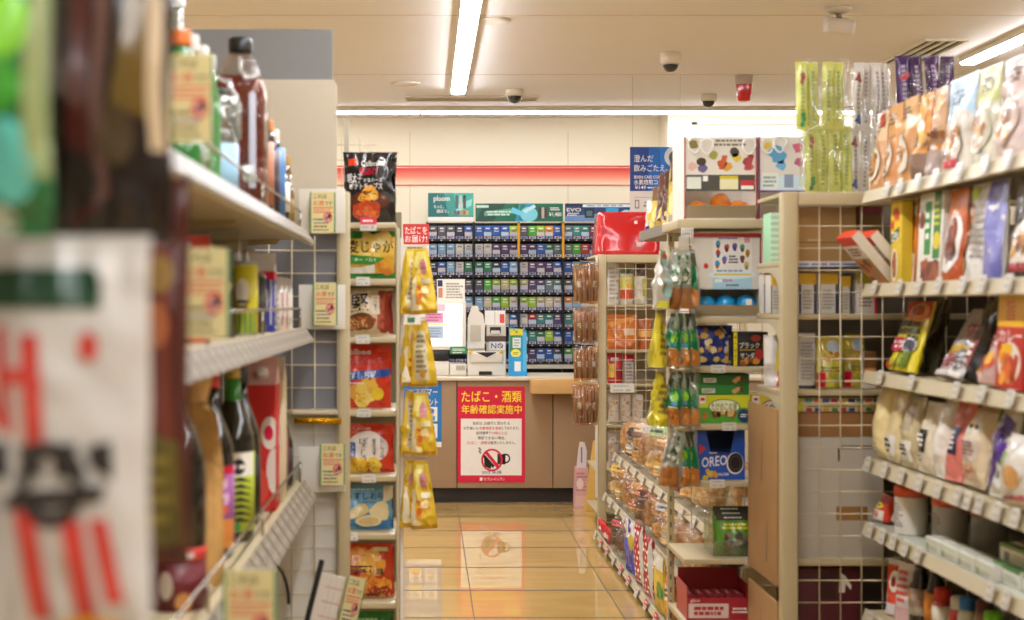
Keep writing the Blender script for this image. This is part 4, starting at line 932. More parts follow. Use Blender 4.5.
def c_blue(p):
    p.rect(-1, .05, .95, .2, ink('#2a6aa8'), wave=.08); p.ell(.2, .2, .9, .22, ink('#3f86c0'), wob=.3); p.bars(-.7, .88, .5, .93, 1, ink('#e6f0f4')); p.text('うすしお味', -.85, .68, .7, .85, ink('#1f2a3c'), bold=.01); p.bars(-.3, .6, .4, .65, 1, ink('#5a7a90'), 5); p.ell(.5, .4, .42, .2, ink('#e6d9a8'), wob=.4); p.ell(-.35, .42, .5, .12, ink('#d9c88a'), rot=.4, wob=.4); p.ell(.05, .2, .52, .13, ink('#ecdcae'), wob=.15); p.ell(.05, .2, .4, .09, ink('#dcc588')); p.ell(-.6, .35, .3, .08, ink('#efe2bc'), rot=.5); p.quad([(.6, .6), (1, .7), (1, .98), (.6, .98)], ink('#e3dcc0'))
def c_chili(p):
    p.ell(-.35, .72, .5, .2, ink('#d98a2a'), wob=.3); p.lumps(-.6, .55, .35, .85, 6, [ink('#e6a034'), ink('#eeb84e'), ink('#d9862a')], .3, 2); p.rect(.2, .86, .75, .93, ink('#f0dfa8')); p.rect(-.62, .68, -.3, .78, ink('#f2ead8'))
    p.rect(-.56, .69, -.36, .77, ink('#d96a2a')); p.bars(-.8, .56, .4, .61, 1, K_); p.text('旨辛チリ味', -.9, .42, .62, .56, ink('#241008'), bold=.02); p.bars(-.7, .36, .2, .4, 1, K_); p.lumps(-.8, .14, .7, .36, 12, [ink('#e08a24'), ink('#f0a83a'), ink('#c9661a')], .32, 12); p.lumps(.1, .06, .8, .16, 6, [ink('#a02a1c'), ink('#8a2018')], .2, 3); p.rect(-1, .0, 1, .05, ink('#c9883a'))
def c_gr2(p): p.bars(-.5, .8, .6, .9, 1, ink('#a8d090')); p.lumps(-.6, .2, .6, .7, 7, CH, .3, 3); p.text('のりしお', -.8, .5, .7, .72, W_)
CL = [('#1d1613', c_black, 343, 397, 152.5, 'black bag of spicy cod roe crisps on top of the crisps shelf', '#23201f'), ('#2f8a3a', c_green, 343, 396, 231.5, 'green and yellow bag of crisps under the black one', None), ('#dcc59c', c_kata, 341, 394, 289, 'beige bag of hard fried crisps with brush lettering', '#9c3a2c'), ('#d8381f', c_usu, 341, 392, 345, 'red bag of salted crisps with blue banner', None),
      ('#d63a22', c_poro, 342, 395, 424, 'red bag of crisps with white cloud panel and black lettering', '#c9331e'), ('#6fa8cc', c_blue, 341, 394, 485.5, 'light blue bag of lightly salted crisps', '#2a5a8a'), ('#c8401f', c_chili, 341, 395, 544, 'orange-red bag of chilli crisps, lower part of the shelf', None), ('#2f7a34', c_gr2, 342, 394, 612, 'green bag of crisps at the very bottom of the crisps shelf', None)]
for k, (hx, art, u0, u1, v0, lab, bk) in enumerate(CL):
    d = 4.68; w_ = X(u1, d) - X(u0, d); h_ = Z(v0, d) - bz[k]
    o = make_bag('crisps_bag', lab, 'crisps', w_, h_, .06, hx, art, 2.3 * k + 1, 'bags of crisps on the cream shelf', .0055, back=bk)
    put(o, (X(u0, d) + X(u1, d)) / 2, d, bz[k] + .002, rz=[.0, .05, -.03, .04, -.04, .06, .05, 0][k], rx=-.04)

# ---- hanging strip of yellow pouches at the side of the crisps shelf
d = 4.66; HS = (X(402, d), d, 0)
t = thing('hanging_clip_strip', 'white hanging strip with hooks beside the crisps shelf', 'hanger strip', HS)
b = MB(); b.M = T(HS); b.box(X(400.2, d), d, .02, X(403.5, d), d + .006, Z(238, d), ink('#e9e4da')); b.build('strip', t)
def a_yel(p):
    p.rect(-.6, .62, .6, .95, ink('#f4e27a')); p.rect(-1, .0, -.55, .6, ink('#e6dcb8')); p.ell(.2, .72, .4, .12, ink('#d9a0b0')); p.bars(-.2, .6, .7, .8, 3, ink('#e08a7a'), 3); p.rect(-.1, .46, .8, .54, ink('#e6d9a8')); p.lumps(-.6, .1, .7, .4, 8, [ink('#e8952a'), ink('#f2c23a'), ink('#f6e0a0'), ink('#d9681f')], .3, 5); p.rect(-1, 0, 1, .06, ink('#b98a1c')); p.ell(-.55, .8, .3, .1, ink('#f6e68a'))
def a_yel2(p):
    p.rect(-.7, .1, .5, .85, ink('#d9cba0')); p.bars(-.6, .2, .4, .8, 8, ink('#8a7a58'), 4); p.ell(.0, .2, .25, .06, ink('#d99a3a')); p.rect(-1, 0, 1, .05, ink('#b98a1c'))
proto = None; row = ['top', 'second', 'third', 'lowest']
for k, (v0, v1) in enumerate(((249, 314), (320, 385.5), (391, 453), (459, 525))):
    b = MB(); b.M = T(HS); b.tube([(X(403.5, d), d - .001, Z(v0 - 2, d)), (X(410, d), d - .035, Z(v0 - 2, d)), (X(425, d), d - .05, Z(v0 - 2, d)), (X(427, d), d - .05, Z(v0 - 4, d))], .0018, WIRE, 6)
    b.build('hook', t)
    hh = Z(v0, d) - Z(v1, d)
    for j, (uc, ww, rz, art, dd) in enumerate(((408.5, .062, .75, a_yel2 if k % 2 == 0 else a_yel, -.015), (424.5, .082, -.12, a_yel if k % 2 == 0 else a_yel2 if k == 1 else a_yel, -.055))):
        o = make_bag('hanging_snack_pouch', '%s yellow snack pouch on the %s hook of the strip, %s' % (['edge-on', 'front-facing'][j], row[k], ['against the shelf post', 'outermost']  [j]), 'snack pouch', ww, hh, .04, '#e3bd2e', art, k * 2.2 + j, 'yellow pouches on the hanging strip', stand=True, seal=.04, wr=.007)
        for vv in o.data.vertices:      # the pouch narrows towards its hook
            q = vv.co.z / hh; vv.co.x *= 1.0 - .5 * max(0, q) ** 1.3
        put(o, X(uc, d + dd), d + dd - .01, Z(v1, d), rz=rz, ry=-.06 if j else .03)
# small price card at the strip
b = MB(); b.M = T(HS); b.box(X(404, d), d - .1, Z(324, d), X(421, d), d - .098, Z(315.5, d), ink('#ece6da')); b.box(X(408, d), d - .1012, Z(322, d), X(415, d), d - .1001, Z(317, d), ink('#3f7a4a')); b.build('price_card', t)

# ---- large blurred goods hanging close to the lens on the left
HF = (-.335, 1.0, 0)
t = thing('hanging_strip_rack', 'upright strip close to the lens that carries the blurred foreground pouches', 'hanger strip', HF)
b = MB(); b.M = T(HF); b.box(-.312, 1.24, .0, -.308, 1.27, 1.75, WIRE); b.box(-.34, 1.18, .0, -.24, 1.33, .008, WIRE); b.build('strip', t)
def near(name, lab, u0, v0, u1, v1, d, t_, hx, art, rz=0, ry=0, seed=1.0, stand=False):
    w_, h_ = X(u1, d) - X(u0, d), Z(v0, d) - Z(v1, d)
    o = make_bag(name, lab, 'pouch', w_, h_, t_, hx, art, seed, 'blurred pouches close to the lens', stand=stand, wr=.0015); put(o, (X(u0, d) + X(u1, d)) / 2, d, Z(v1, d), rz=rz, ry=ry); return o
def a_n1(p):
    g = ink('#2e4f3c'); p.rect(-1, .83, .35, .925, g, 2); p.ell(.35, .875, .13, .049, g, 2); p.rect(.2, .83, .47, .9, g, 2)
    r = ink('#d2453c'); k = ink('#33302f')
    for q in ((-.75, .55, -.6, .79), (-.45, .5, -.2, .77), (-.7, .66, -.2, .69)): p.quad([(q[0], q[1]), (q[2], q[1] - .02), (q[2] - .06, q[3]), (q[0] - .04, q[3])], r, 4)
    p.ell(.32, .74, .12, .035, r, 4); p.quad([(-.95, .62), (-.8, .55), (-.75, .57), (-.9, .65)], r, 4)
    for i in range(4): p.quad([(-.9 + i * .42, .44 + .02 * (i % 2)), (-.62 + i * .42, .43), (-.66 + i * .42, .52), (-.95 + i * .42, .51)], k, 5)
    p.ring(-.1, .42, .42, .1, .35, k, 6); p.quad([(-.7, .36), (.5, .38), (.55, .42), (-.6, .4)], k, 5)
    for q in ((-.5, .1, -.25, .36), (.05, .08, .3, .34), (.4, .14, .6, .34)): p.quad([(q[0] + .12, q[1]), (q[2] + .12, q[1]), (q[2] - .05, q[3]), (q[0] - .05, q[3])], r, 4)
    p.ell(.3, .06, .45, .05, ink('#e6a92e'), 5)
near('hanging_snack_pouch', 'large blurred white pouch with green panel and red strokes, lower left', -20, 236, 152, 660, 1.04, .03, '#d2cec7', a_n1, seed=2)
def a_n2(p): p.quad([(.15, .45), (.7, .4), (.75, .98), (.35, .98)], ink('#6b5420')); p.quad([(-.55, .05), (-.15, .1), (-.3, .98), (-.6, .98)], ink('#4a1c17')); p.quad([(-.15, .12), (.05, .15), (.0, .98), (-.18, .98)], ink('#6a4a42')); p.ell(.2, .35, .3, .1, ink('#4a3a24')); p.quad([(.72, .3), (.95, .3), (.8, .98), (.6, .98)], ink('#cdb592')); p.ell(-.5, .2, .4, .1, ink('#150f0d'))
near('hanging_snack_pouch', 'large blurred dark brown pouch at the upper left', 42, -60, 172, 243, 1.18, .05, '#1c120f', a_n2, seed=5, ry=.02)
def a_n3(p): p.ell(.1, .7, .6, .12, ink('#7fc928')); p.ell(-.1, .5, .7, .1, ink('#3f9a2a')); p.ell(.2, .25, .6, .14, ink('#5fc0b4')); p.quad([(.55, .2), (1, .2), (1, .9), (.7, .9)], ink('#8f9a62')); p.ell(-.2, .05, .5, .06, ink('#c6d6c8'))
near('hanging_snack_pouch', 'blurred bright green pouch in the top left corner', -40, -60, 52, 238, 0.98, .05, '#1f6a3a', a_n3, seed=7)
def a_n4(p): p.quad([(-.4, .4), (.6, .3), (.5, .8), (-.2, .9)], ink('#6b3024')); p.ell(.1, .62, .4, .06, ink('#a86038')); p.ell(.2, .75, .4, .05, ink('#8a6a34')); p.quad([(-.6, .05), (.8, .05), (.7, .32), (-.5, .36)], ink('#5f5424')); p.ell(-.2, .9, .5, .05, ink('#b9988a')); p.bars(-.5, .1, .6, .3, 4, ink('#8a7a3a'), 3)
near('hanging_snack_pouch', 'blurred brown pouch between the white pouch and the dark bottle', 124, 178, 190, 565, 1.42, .04, '#4b2019', a_n4, seed=9)
# ================================================================== RIGHT: FOOD SHELVES NEAR THE CAMERA
RX = 1.246; RY0, RY1 = 2.8, 4.235
RZ = [1.571, 1.31, 1.067, .82, .64, .395, .13]
R1 = (1.52, 3.3, 0)
rs = thing('food_shelf', 'tall cream shelving of packaged food on the right side', 'shelf', R1)
b = MB(); b.M = T(R1); b.box(1.77, RY0, 0, 1.79, RY1, 1.66, mat('#59625f', rough=.6)); b.build('back_panel', rs)  # panel coloured darker to paint in the shade between the goods
b = MB(); b.M = T(R1); b.box(RX + .04, RY0, 0, 1.769, RY1, .1, SC, .004); b.build('base_plinth', rs)
for y in (RY0 + .02, 3.5, RY1 - .02):
    b = MB(); b.M = T(R1); b.box(1.74, y - .015, 0, 1.769, y + .015, 1.66, SC, .003); b.build('upright', rs)
rail_sh = []
for i, z in enumerate(RZ):
    b = MB(); b.M = T(R1); b.box(RX, RY0, z - .02, 1.739, RY1, z - .0005, SC if i != 4 else mat('#c0c2b2', rough=.25), .003); sh = b.build('shelf', rs); rail_sh.append(sh)
    b = MB(); b.M = T(R1); b.prism([(RX - .0005, z), (RX - .008, z + .004), (RX - .02, z - .03), (RX - .012, z - .034), (RX - .0005, z - .02)], RY0, RY1, SCL); b.build('price_rail', sh)
def rtag(i, u, red=False, seed=0, w=.04, h=.036):
    xx = RX - .024; d = xx * F / (u - U0)
    if d < RY0 + .05 or d > RY1 - .02: return
    price_tag(rail_sh[i], R1, (xx, d, RZ[i] - .006), 'x-', w, h, .25, red, seed)
for k, u in enumerate((886, 899, 917, 935, 958, 984, 1007, 1040)): rtag(0, u, False, k)
for k, u in enumerate((874, 899, 918, 938, 962, 982, 1008, 1042)): rtag(1, u, False, k + 9)
for k, u in enumerate((880, 911, 956, 981, 1010, 1045)): rtag(2, u, False, k + 19)
for k, u in enumerate((868, 884, 901, 919, 938, 957, 967, 979, 997, 1015, 1034)): rtag(3, u, False, k + 31, .04, .042)
for k, u in enumerate((870, 882, 893, 905, 918, 990, 1006, 1030)): rtag(4, u, False, k + 47, .04, .042)
for k, u in enumerate((870, 879, 889, 900, 912, 925)): rtag(5, u, False, k + 61, .045, .04)

XP = 1.275
def onshelf(o, i, uf, un, set_back=0.0, rx=-.07, rz=0.0, lift=0.0, t=.045):
    lift += t * .55 * abs(math.sin(rx))
    xx = XP + set_back; df, dn = xx * F / (uf - U0), xx * F / (un - U0)
    return put(o, xx, (df + dn) / 2, RZ[i] + .001 + lift, -PI / 2 + rz, rx)
def dims(i, uf, un, vt, set_back=0.0):
    xx = XP + set_back; df, dn = xx * F / (uf - U0), xx * F / (un - U0); dm = (df + dn) / 2
    hh = Z(vt, dm) - RZ[i]
    if i: hh = min(hh, RZ[i - 1] - RZ[i] - .036)
    return df - dn - .008, hh, dm
GR = [ink('#8a5428'), ink('#b9782f'), ink('#6b3a1c'), ink('#cf9a52')]
def a_gran(top, dot, s=1, plate='#e0d2bc'):
    def f(p):
        p.rect(-1, .62, 1, 1, ink(top), wave=.0); p.bars(-.6, .74, .6, .9, 3, ink('#6b5a48'), s); p.ell(0, .35, .75, .24, ink(plate), rot=.4); p.lumps(-.4, .2, .4, .45, 14, GR, .22, s)
        if dot: p.lumps(-.5, .84, .6, .96, 4, [ink(dot)], .22, s + 1)
    return f
def rpouch(i, uf, un, vt, hx, art, lab, name='food_pouch', cat='pouch', sb=0.0, t=.045, rx=-.07, rz=0.0, stand=True, seed=0, group=None, matl=None):
    w_, h_, dm = dims(i, uf, un, vt, sb)
    o = make_bag(name, lab, cat, w_, h_, t, hx, art, seed, group, stand=stand, matl=matl)
    return onshelf(o, i, uf, un, sb, rx, rz, 0, t)
G0 = 'granola pouches on the top right shelf'
rpouch(0, 873, 885.5, 113, '#c9986a', a_gran('#d8b48a', '#c0281c', 1), 'brown pouch with red fruit, farthest granola pouch on the top right shelf', seed=1, group=G0)
rpouch(0, 886, 899, 105, '#c98a52', a_gran('#d99a5a', None, 2), 'plain orange-brown granola pouch, second from the far end of the top right shelf', seed=2, group=G0)
rpouch(0, 899.5, 914, 98, '#c68f58', a_gran('#d6a468', None, 3), 'tan granola pouch with white plate, third along the top right shelf', seed=3, group=G0)
rpouch(0, 914.5, 929, 94, '#d08a3a', lambda p: (p.ell(0, .8, .7, .14, ink('#e6962a')), p.ell(.1, .6, .55, .1, ink('#efe0c4')), p.rect(-1, .38, 1, .52, ink('#7a4a20')), p.lumps(-.8, .36, .8, .52, 9, GR + [ink('#e0b03a')], .3, 4), p.rect(-1, 0, 1, .3, ink('#7a5c48'))), 'orange pouch with a brown band of biscuits on the top right shelf', seed=4, group=G0)
rpouch(0, 929.5, 943, 88, '#c9a07a', lambda p: (p.ell(0, .8, .8, .12, ink('#d98a2a')), p.rect(-1, .3, 1, .5, ink('#8a5a2c')), p.lumps(-.8, .3, .8, .5, 9, GR, .3, 5), p.rect(-1, 0, 1, .28, ink('#a08a80'))), 'tan pouch with orange top next to the pale blue granola pouch', seed=5, group=G0)
rpouch(0, 945, 974, 77, '#cdc3b2', lambda p: (p.rect(-1, .55, 1, 1, ink('#a9c4d8')), p.ell(0, .5, 1.0, .16, ink('#cdc3b2')), p.bars(-.5, .7, .5, .86, 3, ink('#5a6a80'), 6), p.ell(-.1, .25, .7, .2, ink('#cdbda6')), p.lumps(-.5, .14, .4, .42, 16, GR, .2, 6), p.rect(-.3, .03, .5, .12, ink('#c9384a'))), 'pale blue and white granola pouch on the top right shelf', seed=6, group=G0)
rpouch(0, 975, 998, 67, '#cfc9b2', a_gran('#c2c584', None, 7, '#c9bfa6'), 'lemon yellow and white granola pouch on the top right shelf', seed=7, group=G0)
rpouch(0, 999.5, 1027, 57, '#ccb6ab', a_gran('#cdb4ac', None, 8, '#c9b2a2'), 'pale pink granola pouch at the right edge of the photo', seed=8, group=G0)
rpouch(0, 1028, 1062, 44, '#dcd0e0', a_gran('#cfc0d8', None, 9), 'lilac granola pouch, nearest on the top right shelf', seed=9, group=G0)

# second shelf: boxes and pouches
def rbox(i, uf, un, vt, dep, hx, art, lab, name='food_box', cat='box', sb=0.0, rx=-.05, rz=0.0, side=None, group=None, top=None):
    w_, h_, dm = dims(i, uf, un, vt, sb)
    o = make_box(name, lab, cat, w_, h_, dep, hx, art, side, top, group)
    o = onshelf(o, i, uf, un, sb + dep / 2 - .01, rx, rz); o.location.y = dm; o.location.z += abs(math.sin(rx)) * dep / 2 + .0005; return o
def a_cur(p): p.rect(-1, .55, 1, 1, ink('#e6c22a')); p.lumps(-.7, .7, .4, .95, 6, [ink('#d9692a'), ink('#c93a2a'), ink('#f0d23a')], .3, 3); p.quad([(-.9, .48), (.6, .56), (.6, .68), (-.9, .6)], ink('#2f5a2a')); p.text('ZEPPIN', -.8, .51, .5, .62, W_, bold=.03); p.ell(-.2, .22, .6, .2, ink('#efe2c8')); p.ell(-.2, .22, .4, .15, ink('#8a3f1c'), wob=.3); p.lumps(-.4, .12, .1, .3, 6, [ink('#a0501f'), ink('#c9822f')], .2, 4)
rbox(1, 893, 905, 198, .03, '#d8b62a', a_cur, 'yellow curry box with green band, leaning at the far end of the second right shelf', rx=-.02)
# two red-topped boxes tipping out into the aisle
for k in range(2):
    o = make_box('food_box', ['red and white box tipping forwards off the far end of the second right shelf', 'second red and white box tipping out behind the first'][k], 'box', .11, .17, .03, '#d9d0c0', lambda p: (p.rect(-1, .82, 1, 1, ink('#d8421f')), p.rect(-1, .0, 1, .55, ink('#b98a5a')), p.lumps(-.7, .1, .7, .5, 8, [ink('#a03a20'), ink('#d98a3a'), ink('#7a4a2a')], .25, 5), p.bars(-.7, .6, .7, .78, 3, ink('#8a3a2a'))), None, lambda p: p.rect(-1, 0, 1, 1, ink('#d8421f')), 'red topped boxes tipping forwards')
    put(o, 1.278 + .05 * k, 4.175, RZ[1] + .0125, -PI / 2 + .12, .72)
rbox(1, 905.5, 918, 197, .05, '#d9812a', lambda p: (p.rect(-1, .8, 1, 1, ink('#d9cbb0')), p.bars(-.8, .84, .8, .96, 2, ink('#7a4a2a')), p.bars(-.7, .4, .7, .75, 5, ink('#b0401c'), 4, fill=.7), p.rect(-1, 0, 1, .34, ink('#e6dac6')), p.lumps(-.6, .06, .6, .28, 8, [ink('#a0401c'), ink('#c9682a')], .3, 3)), 'orange pouch-like box between the yellow curry box and the green and white one', sb=.03)
rbox(1, 919.5, 944, 190, .05, '#e3ddcf', lambda p: (p.rect(-.45, .3, .1, .9, ink('#2f8a3f')), p.rect(.3, .25, .9, 1, ink('#2f7a3a')), p.ell(-.7, .7, .25, .1, ink('#7a3a20')), p.ell(.6, .45, .3, .1, ink('#d9c22a')), p.bars(-.4, .45, .05, .8, 3, W_, 2), p.bars(.35, .6, .85, .9, 4, ink('#d9d23a'), 3), p.rect(-.6, .0, .9, .22, ink('#8a4a30')), p.lumps(-.5, .03, .8, .2, 9, [ink('#a05a3a'), ink('#6b3020')], .2, 3)), 'green and white curry box on the second right shelf', sb=.0)
rpouch(1, 945, 965, 181, '#b9562a', lambda p: (p.rect(-1, .7, 1, 1, ink('#c9682a')), p.ell(.0, .42, .85, .34, ink('#e9e2d8')), p.ell(.05, .42, .6, .24, ink('#7a3320'), wob=.2), p.lumps(-.3, .3, .4, .55, 9, [ink('#8f4028'), ink('#5a2416')], .25, 5)), 'orange curry pouch with white oval plate picture', seed=12)
rpouch(1, 967, 1004, 166, '#d9d3cb', lambda p: (p.quad([(.35, .0), (1, .0), (1, 1), (.05, 1)], ink('#6f6fb0')), p.ell(-.75, .9, .3, .07, ink('#a9c23a')), p.quad([(-1, .1), (-.7, .1), (-.75, .75), (-1, .8)], ink('#a8682a')), p.lumps(-1, .1, -.75, .7, 10, GR, .15, 7), p.bars(-.5, .2, .3, .8, 8, ink('#8a8178'), 9)), 'large silver pouch with purple side and brown edge', seed=13, t=.045)
rpouch(1, 1011, 1048, 160, '#2c2824', lambda p: (p.ell(0, .3, .8, .25, ink('#e0d6c6')), p.lumps(-.5, .18, .5, .42, 12, GR, .2, 4), p.rect(-.5, .05, .6, .14, ink('#a02a3a'))), 'dark pouch with white bowl at the right edge, second right shelf', seed=14)
# third shelf
def a_yb(p):
    p.rect(-1, .75, 1, 1, ink('#c9322a')); p.ell(.2, .82, .7, .16, ink('#d98a3a')); p.ell(.1, .86, .4, .08, ink('#a03a20')); p.bars(-.9, .5, .2, .72, 2, K_, 3, fill=.8); p.bars(.1, .42, .95, .7, 3, K_, 5, fill=.8); p.rect(-.8, .26, .3, .46, ink('#b9304a')); p.bars(-.7, .3, .2, .42, 2, W_, 4); p.ell(.55, .36, .3, .1, ink('#3a3a4a')); p.ring(.55, .36, .3, .1, .25, W_); p.rect(-1, .02, -.4, .1, ink('#c9322a')); p.lumps(-.2, .06, .8, .18, 6, [ink('#5a7a2a'), ink('#a0a02a')], .2, 4)
rpouch(2, 890, 916, 302, '#d9c61e', a_yb, 'bright yellow and black noodle pouch leaning back on the third right shelf', seed=15, rx=-.28, t=.05)
rpouch(2, 918, 934, 299, '#3a3424', lambda p: p.rect(-1, .0, .3, 1, ink('#5a5030')), 'dark olive pouch leaning just behind the yellow one', seed=16, rx=-.26, t=.03, sb=.055)
def a_gr(p): p.text('牛', -.3, .55, .6, .8, ink('#a8283a'), bold=.02); p.quad([(-1, .3), (.9, .42), (.9, .5), (-1, .4)], ink('#c9a03a')); p.bars(-.8, .12, .4, .32, 3, ink('#a8283a'), 4, fill=.7); p.bars(.3, .1, .8, .5, 5, ink('#5a5450'), 6); p.rect(-1, .0, 1, .07, ink('#d9d0c8')); p.rect(.6, .5, 1, 1, ink('#3a3230'))
rpouch(2, 936, 962, 303, '#a89e98', a_gr, 'grey pouch with dark red lettering lying back on the third right shelf', seed=17, rx=-.5, t=.03)
rpouch(2, 963, 979, 300, '#1d1a1a', lambda p: (p.rect(-.4, .1, .5, .5, ink('#8a3030')), p.bars(-.3, .15, .4, .45, 3, W_)), 'black pouch between the grey and the red-yellow pouches', seed=18, rx=-.3, sb=.03)
rpouch(2, 981, 997, 322, '#c9a59a', lambda p: (p.lumps(-.7, .1, .7, .45, 9, [ink('#e08a2a'), ink('#f0b03a'), ink('#c9502a')], .3, 4), p.bars(-.6, .55, .6, .9, 4, ink('#a03a30'), 5)), 'low pale pouch with orange noodles picture on the third right shelf', seed=19, rx=-.3)
def a_ry(p): p.rect(-1, .66, 1, 1, ink('#eeb51e')); p.text('旨', -.35, .72, .3, .95, ink('#d9502a'), bold=.03); p.text('カレー', -.85, .5, .85, .63, W_, bold=.04); p.ell(0, .28, .85, .22, ink('#e9dcc8')); p.lumps(-.5, .1, .5, .4, 14, [ink('#d9642a'), ink('#b9361c'), ink('#f0a03a')], .25, 7); p.rect(-.6, .38, .2, .48, ink('#eeb51e'))
rbox(2, 998.5, 1027, 290, .04, '#b9281c', a_ry, 'red and yellow box standing at the right edge, third right shelf')
# fourth shelf: noodles and trays in clear film
def film_pack(i, uf, un, vt, hx, lab, art=None, t=.05, sb=0.0, rx=-.16, rz=0.0, seed=1, inner='#e6dcc0', group=None, name='noodle_pack', cat='noodles', wr=.006):
    w_, h_, dm = dims(i, uf, un, vt, sb)
    t_ = thing(name, lab, cat, (0, 0, 0), 0, group)
    mbf, mpf = bag_mesh(w_, h_, t, mat(inner, rough=.28, coat=.35, var=.14, bump=.7, bscale=40, vscale=40), seed + .5, .004, False, .04, nu=20, nv=26)
    if art: art(Pr(mbf, mpf, w_, h_, step=.0065, lay=.002, gl=True))
    mbf.build('printed_wrapper', t_)
    onshelf(t_, i, uf, un, sb, rx, rz, 0, t + .014); return t_
G3 = 'clear packs on the fourth right shelf'
film_pack(3, 875, 888, 381, '', 'cream clear pack of noodles, farthest on the fourth right shelf', lambda p: p.bars(-.6, .08, .5, .2, 2, ink('#cfc4a8'), 4), seed=3, inner='#ead79c', t=.07, group=G3)
film_pack(3, 888, 900, 386, '', 'cream noodle pack with white label, second on the fourth right shelf', lambda p: (p.rect(-.8, .04, .7, .34, ink('#e9e2d6')), p.bars(-.6, .1, .5, .3, 3, ink('#3a3634'), 3)), seed=4, inner='#dfcb98', group=G3)
film_pack(3, 900.5, 917, 398, '', 'brown-tinted noodle pack with two labels on the fourth right shelf', lambda p: (p.rect(-.6, .5, .5, .9, ink('#a8997c')), p.rect(-.7, .08, .7, .36, ink('#e6dfd2')), p.bars(-.5, .14, .5, .32, 3, ink('#3a3634'), 5)), seed=5, inner='#bfae84', group=G3)
film_pack(3, 917.5, 935, 404, '', 'white pack with black label beside the pink one on the fourth right shelf', lambda p: (p.rect(-.5, .28, .45, .6, ink('#1d1b1b')), p.bars(-.35, .34, .3, .55, 3, W_, 7), p.bars(-.5, .14, .4, .24, 2, ink('#5a5450'), 8), p.rect(-.6, .85, -.3, .9, RED)), seed=6, inner='#d8cbb0', group=G3)
film_pack(3, 935.5, 947, 400, '', 'plain white tray pack left of the pink one on the fourth right shelf', None, seed=7, inner='#e6e0d4', group=G3)
film_pack(3, 946, 961, 398, '', 'salmon pink pack with navy label on the fourth right shelf', lambda p: (p.rect(-.3, .3, .6, .62, ink('#2a2a4a')), p.bars(-.2, .34, .5, .58, 4, W_, 6)), seed=8, inner='#dd7a70', group=G3, rz=.1, rx=-.22)
film_pack(3, 963, 986, 408, '', 'clear pack of white rolls with printed label on the fourth right shelf', lambda p: (p.ell(0, .7, .6, .12, ink('#e6dccb')), p.ell(-.25, .7, .12, .03, ink('#4a4240')), p.ell(.25, .7, .12, .03, ink('#4a4240')), p.rect(-.7, .3, .7, .55, ink('#d8c4b6')), p.bars(-.6, .34, .6, .52, 4, ink('#7a5a50'), 3), p.bars(-.8, .08, .8, .26, 2, ink('#d8907a'), 5)), seed=9, inner='#dcc8a4', group=G3, t=.07, rx=-.24)
def a_pu(p): p.rect(-1, .78, -.3, .98, ink('#2f7a52')); p.rect(-1, .72, -.3, .78, ink('#d9b23a')); p.quad([(-.8, .1), (-.2, .1), (.9, .8), (.2, .9)], ink('#5b3a90')); p.quad([(-.4, .5), (.1, .4), (.9, .3), (.8, .6)], ink('#5b3a90')); p.text('うどん', -.1, .2, .5, .9, K_, vertical=True, bold=.03)
film_pack(3, 989, 1010, 402, '', 'white pack with purple swirl and green corner at the right edge', a_pu, seed=10, inner='#e6e2d8', group=G3)
film_pack(3, 1004, 1046, 440, '', 'rounded white bag with green mark low at the right edge', lambda p: (p.rect(-.7, .55, -.4, .75, ink('#8ab03a')), p.ell(.1, .45, .4, .15, ink('#cf9a5a')), p.quad([(-1, .08), (.6, .18), (.6, .24), (-1, .12)], ink('#b9304a'))), seed=11, inner='#d9d2c6', group=G3, t=.09, sb=-.035, rx=-.1)
# fifth shelf
def a_redp(p): p.rect(-1, .7, 1, 1, ink('#c9301f')); p.ell(0, .55, .75, .12, ink('#efd23a')); p.ell(.1, .55, .3, .06, ink('#3a8a3a')); p.rect(-.9, .0, .9, .38, ink('#e6d8cc')); p.bars(-.7, .08, .7, .32, 3, ink('#b9302a'), 3)
for k in range(2): rpouch(4, 877 + 12 * k, 888 + 12 * k, 497 - 6 * k, ['#d8402a', '#c8d0c8'][k], a_redp, ['red pouch with yellow oval at the far end of the fifth right shelf', 'pale pouch with red top behind the yellow oval one'][k], seed=20 + k, rx=-.25, sb=.01 + .03 * k)
for k in range(3):
    u = 913 + 24 * k; r = .043
    t_ = thing('seasoning_jar', ['white jar with orange lid, nearest the red pouches on the fifth right shelf', 'grey jar with orange lid, middle of three on the fifth right shelf', 'darker jar at the back of the fifth right shelf'][k], 'jar', (0, 0, 0), 0, 'jars on the fifth right shelf')
    bb = MB(); bb.lathe([(r * .95, 0), (r, .005), (r, .098), (r * .97, .102)], mat(['#e2dcd0', '#bcb8b2', '#85827e'][k], rough=.4), 30); bb.build('body', t_)
    bb = MB(); bb.lathe([(r * 1.03, .1025), (r * 1.03, .126), (r * .96, .13)], mat('#d9542a' if k < 2 else '#c9502c', rough=.4), 30); bb.build('lid', t_)
    bb = MB(); q = Pr(bb, cyl_mp(r), 2 * r, .1); q.bars(-.9, .2, .5, .85, 9, ink('#8a8680'), 4 + k); bb.build('label', t_)
    d = 1.36 * F / (u - U0) + 0; put(t_, 1.3 + .035 * k, 1.3 * F / (911 + 25 * k - U0), RZ[4] + .001, -PI / 2 + .3)
for k in range(4):
    o = make_box('food_box', ['low white tray box in front of the orange-lidded jars', 'second low white tray box along the fifth right shelf', 'third low white tray box along the fifth right shelf', 'fourth low tray box along the fifth right shelf'][k], 'box', .1, .035, .05, '#d9d6c8', lambda p: (p.rect(-1, .6, 1, .95, ink('#c9cdb4')), p.bars(-.9, .15, .9, .5, 2, ink('#a8a890'), 3), p.rect(-.9, .1, -.6, .55, ink('#8a9a6a'))), None, lambda p: p.bars(-.8, .2, .8, .8, 2, ink('#a8b090'), 4), 'low white tray boxes')
    put(o, 1.278, 3.72 - .115 * k, RZ[4] + .001, -PI / 2)
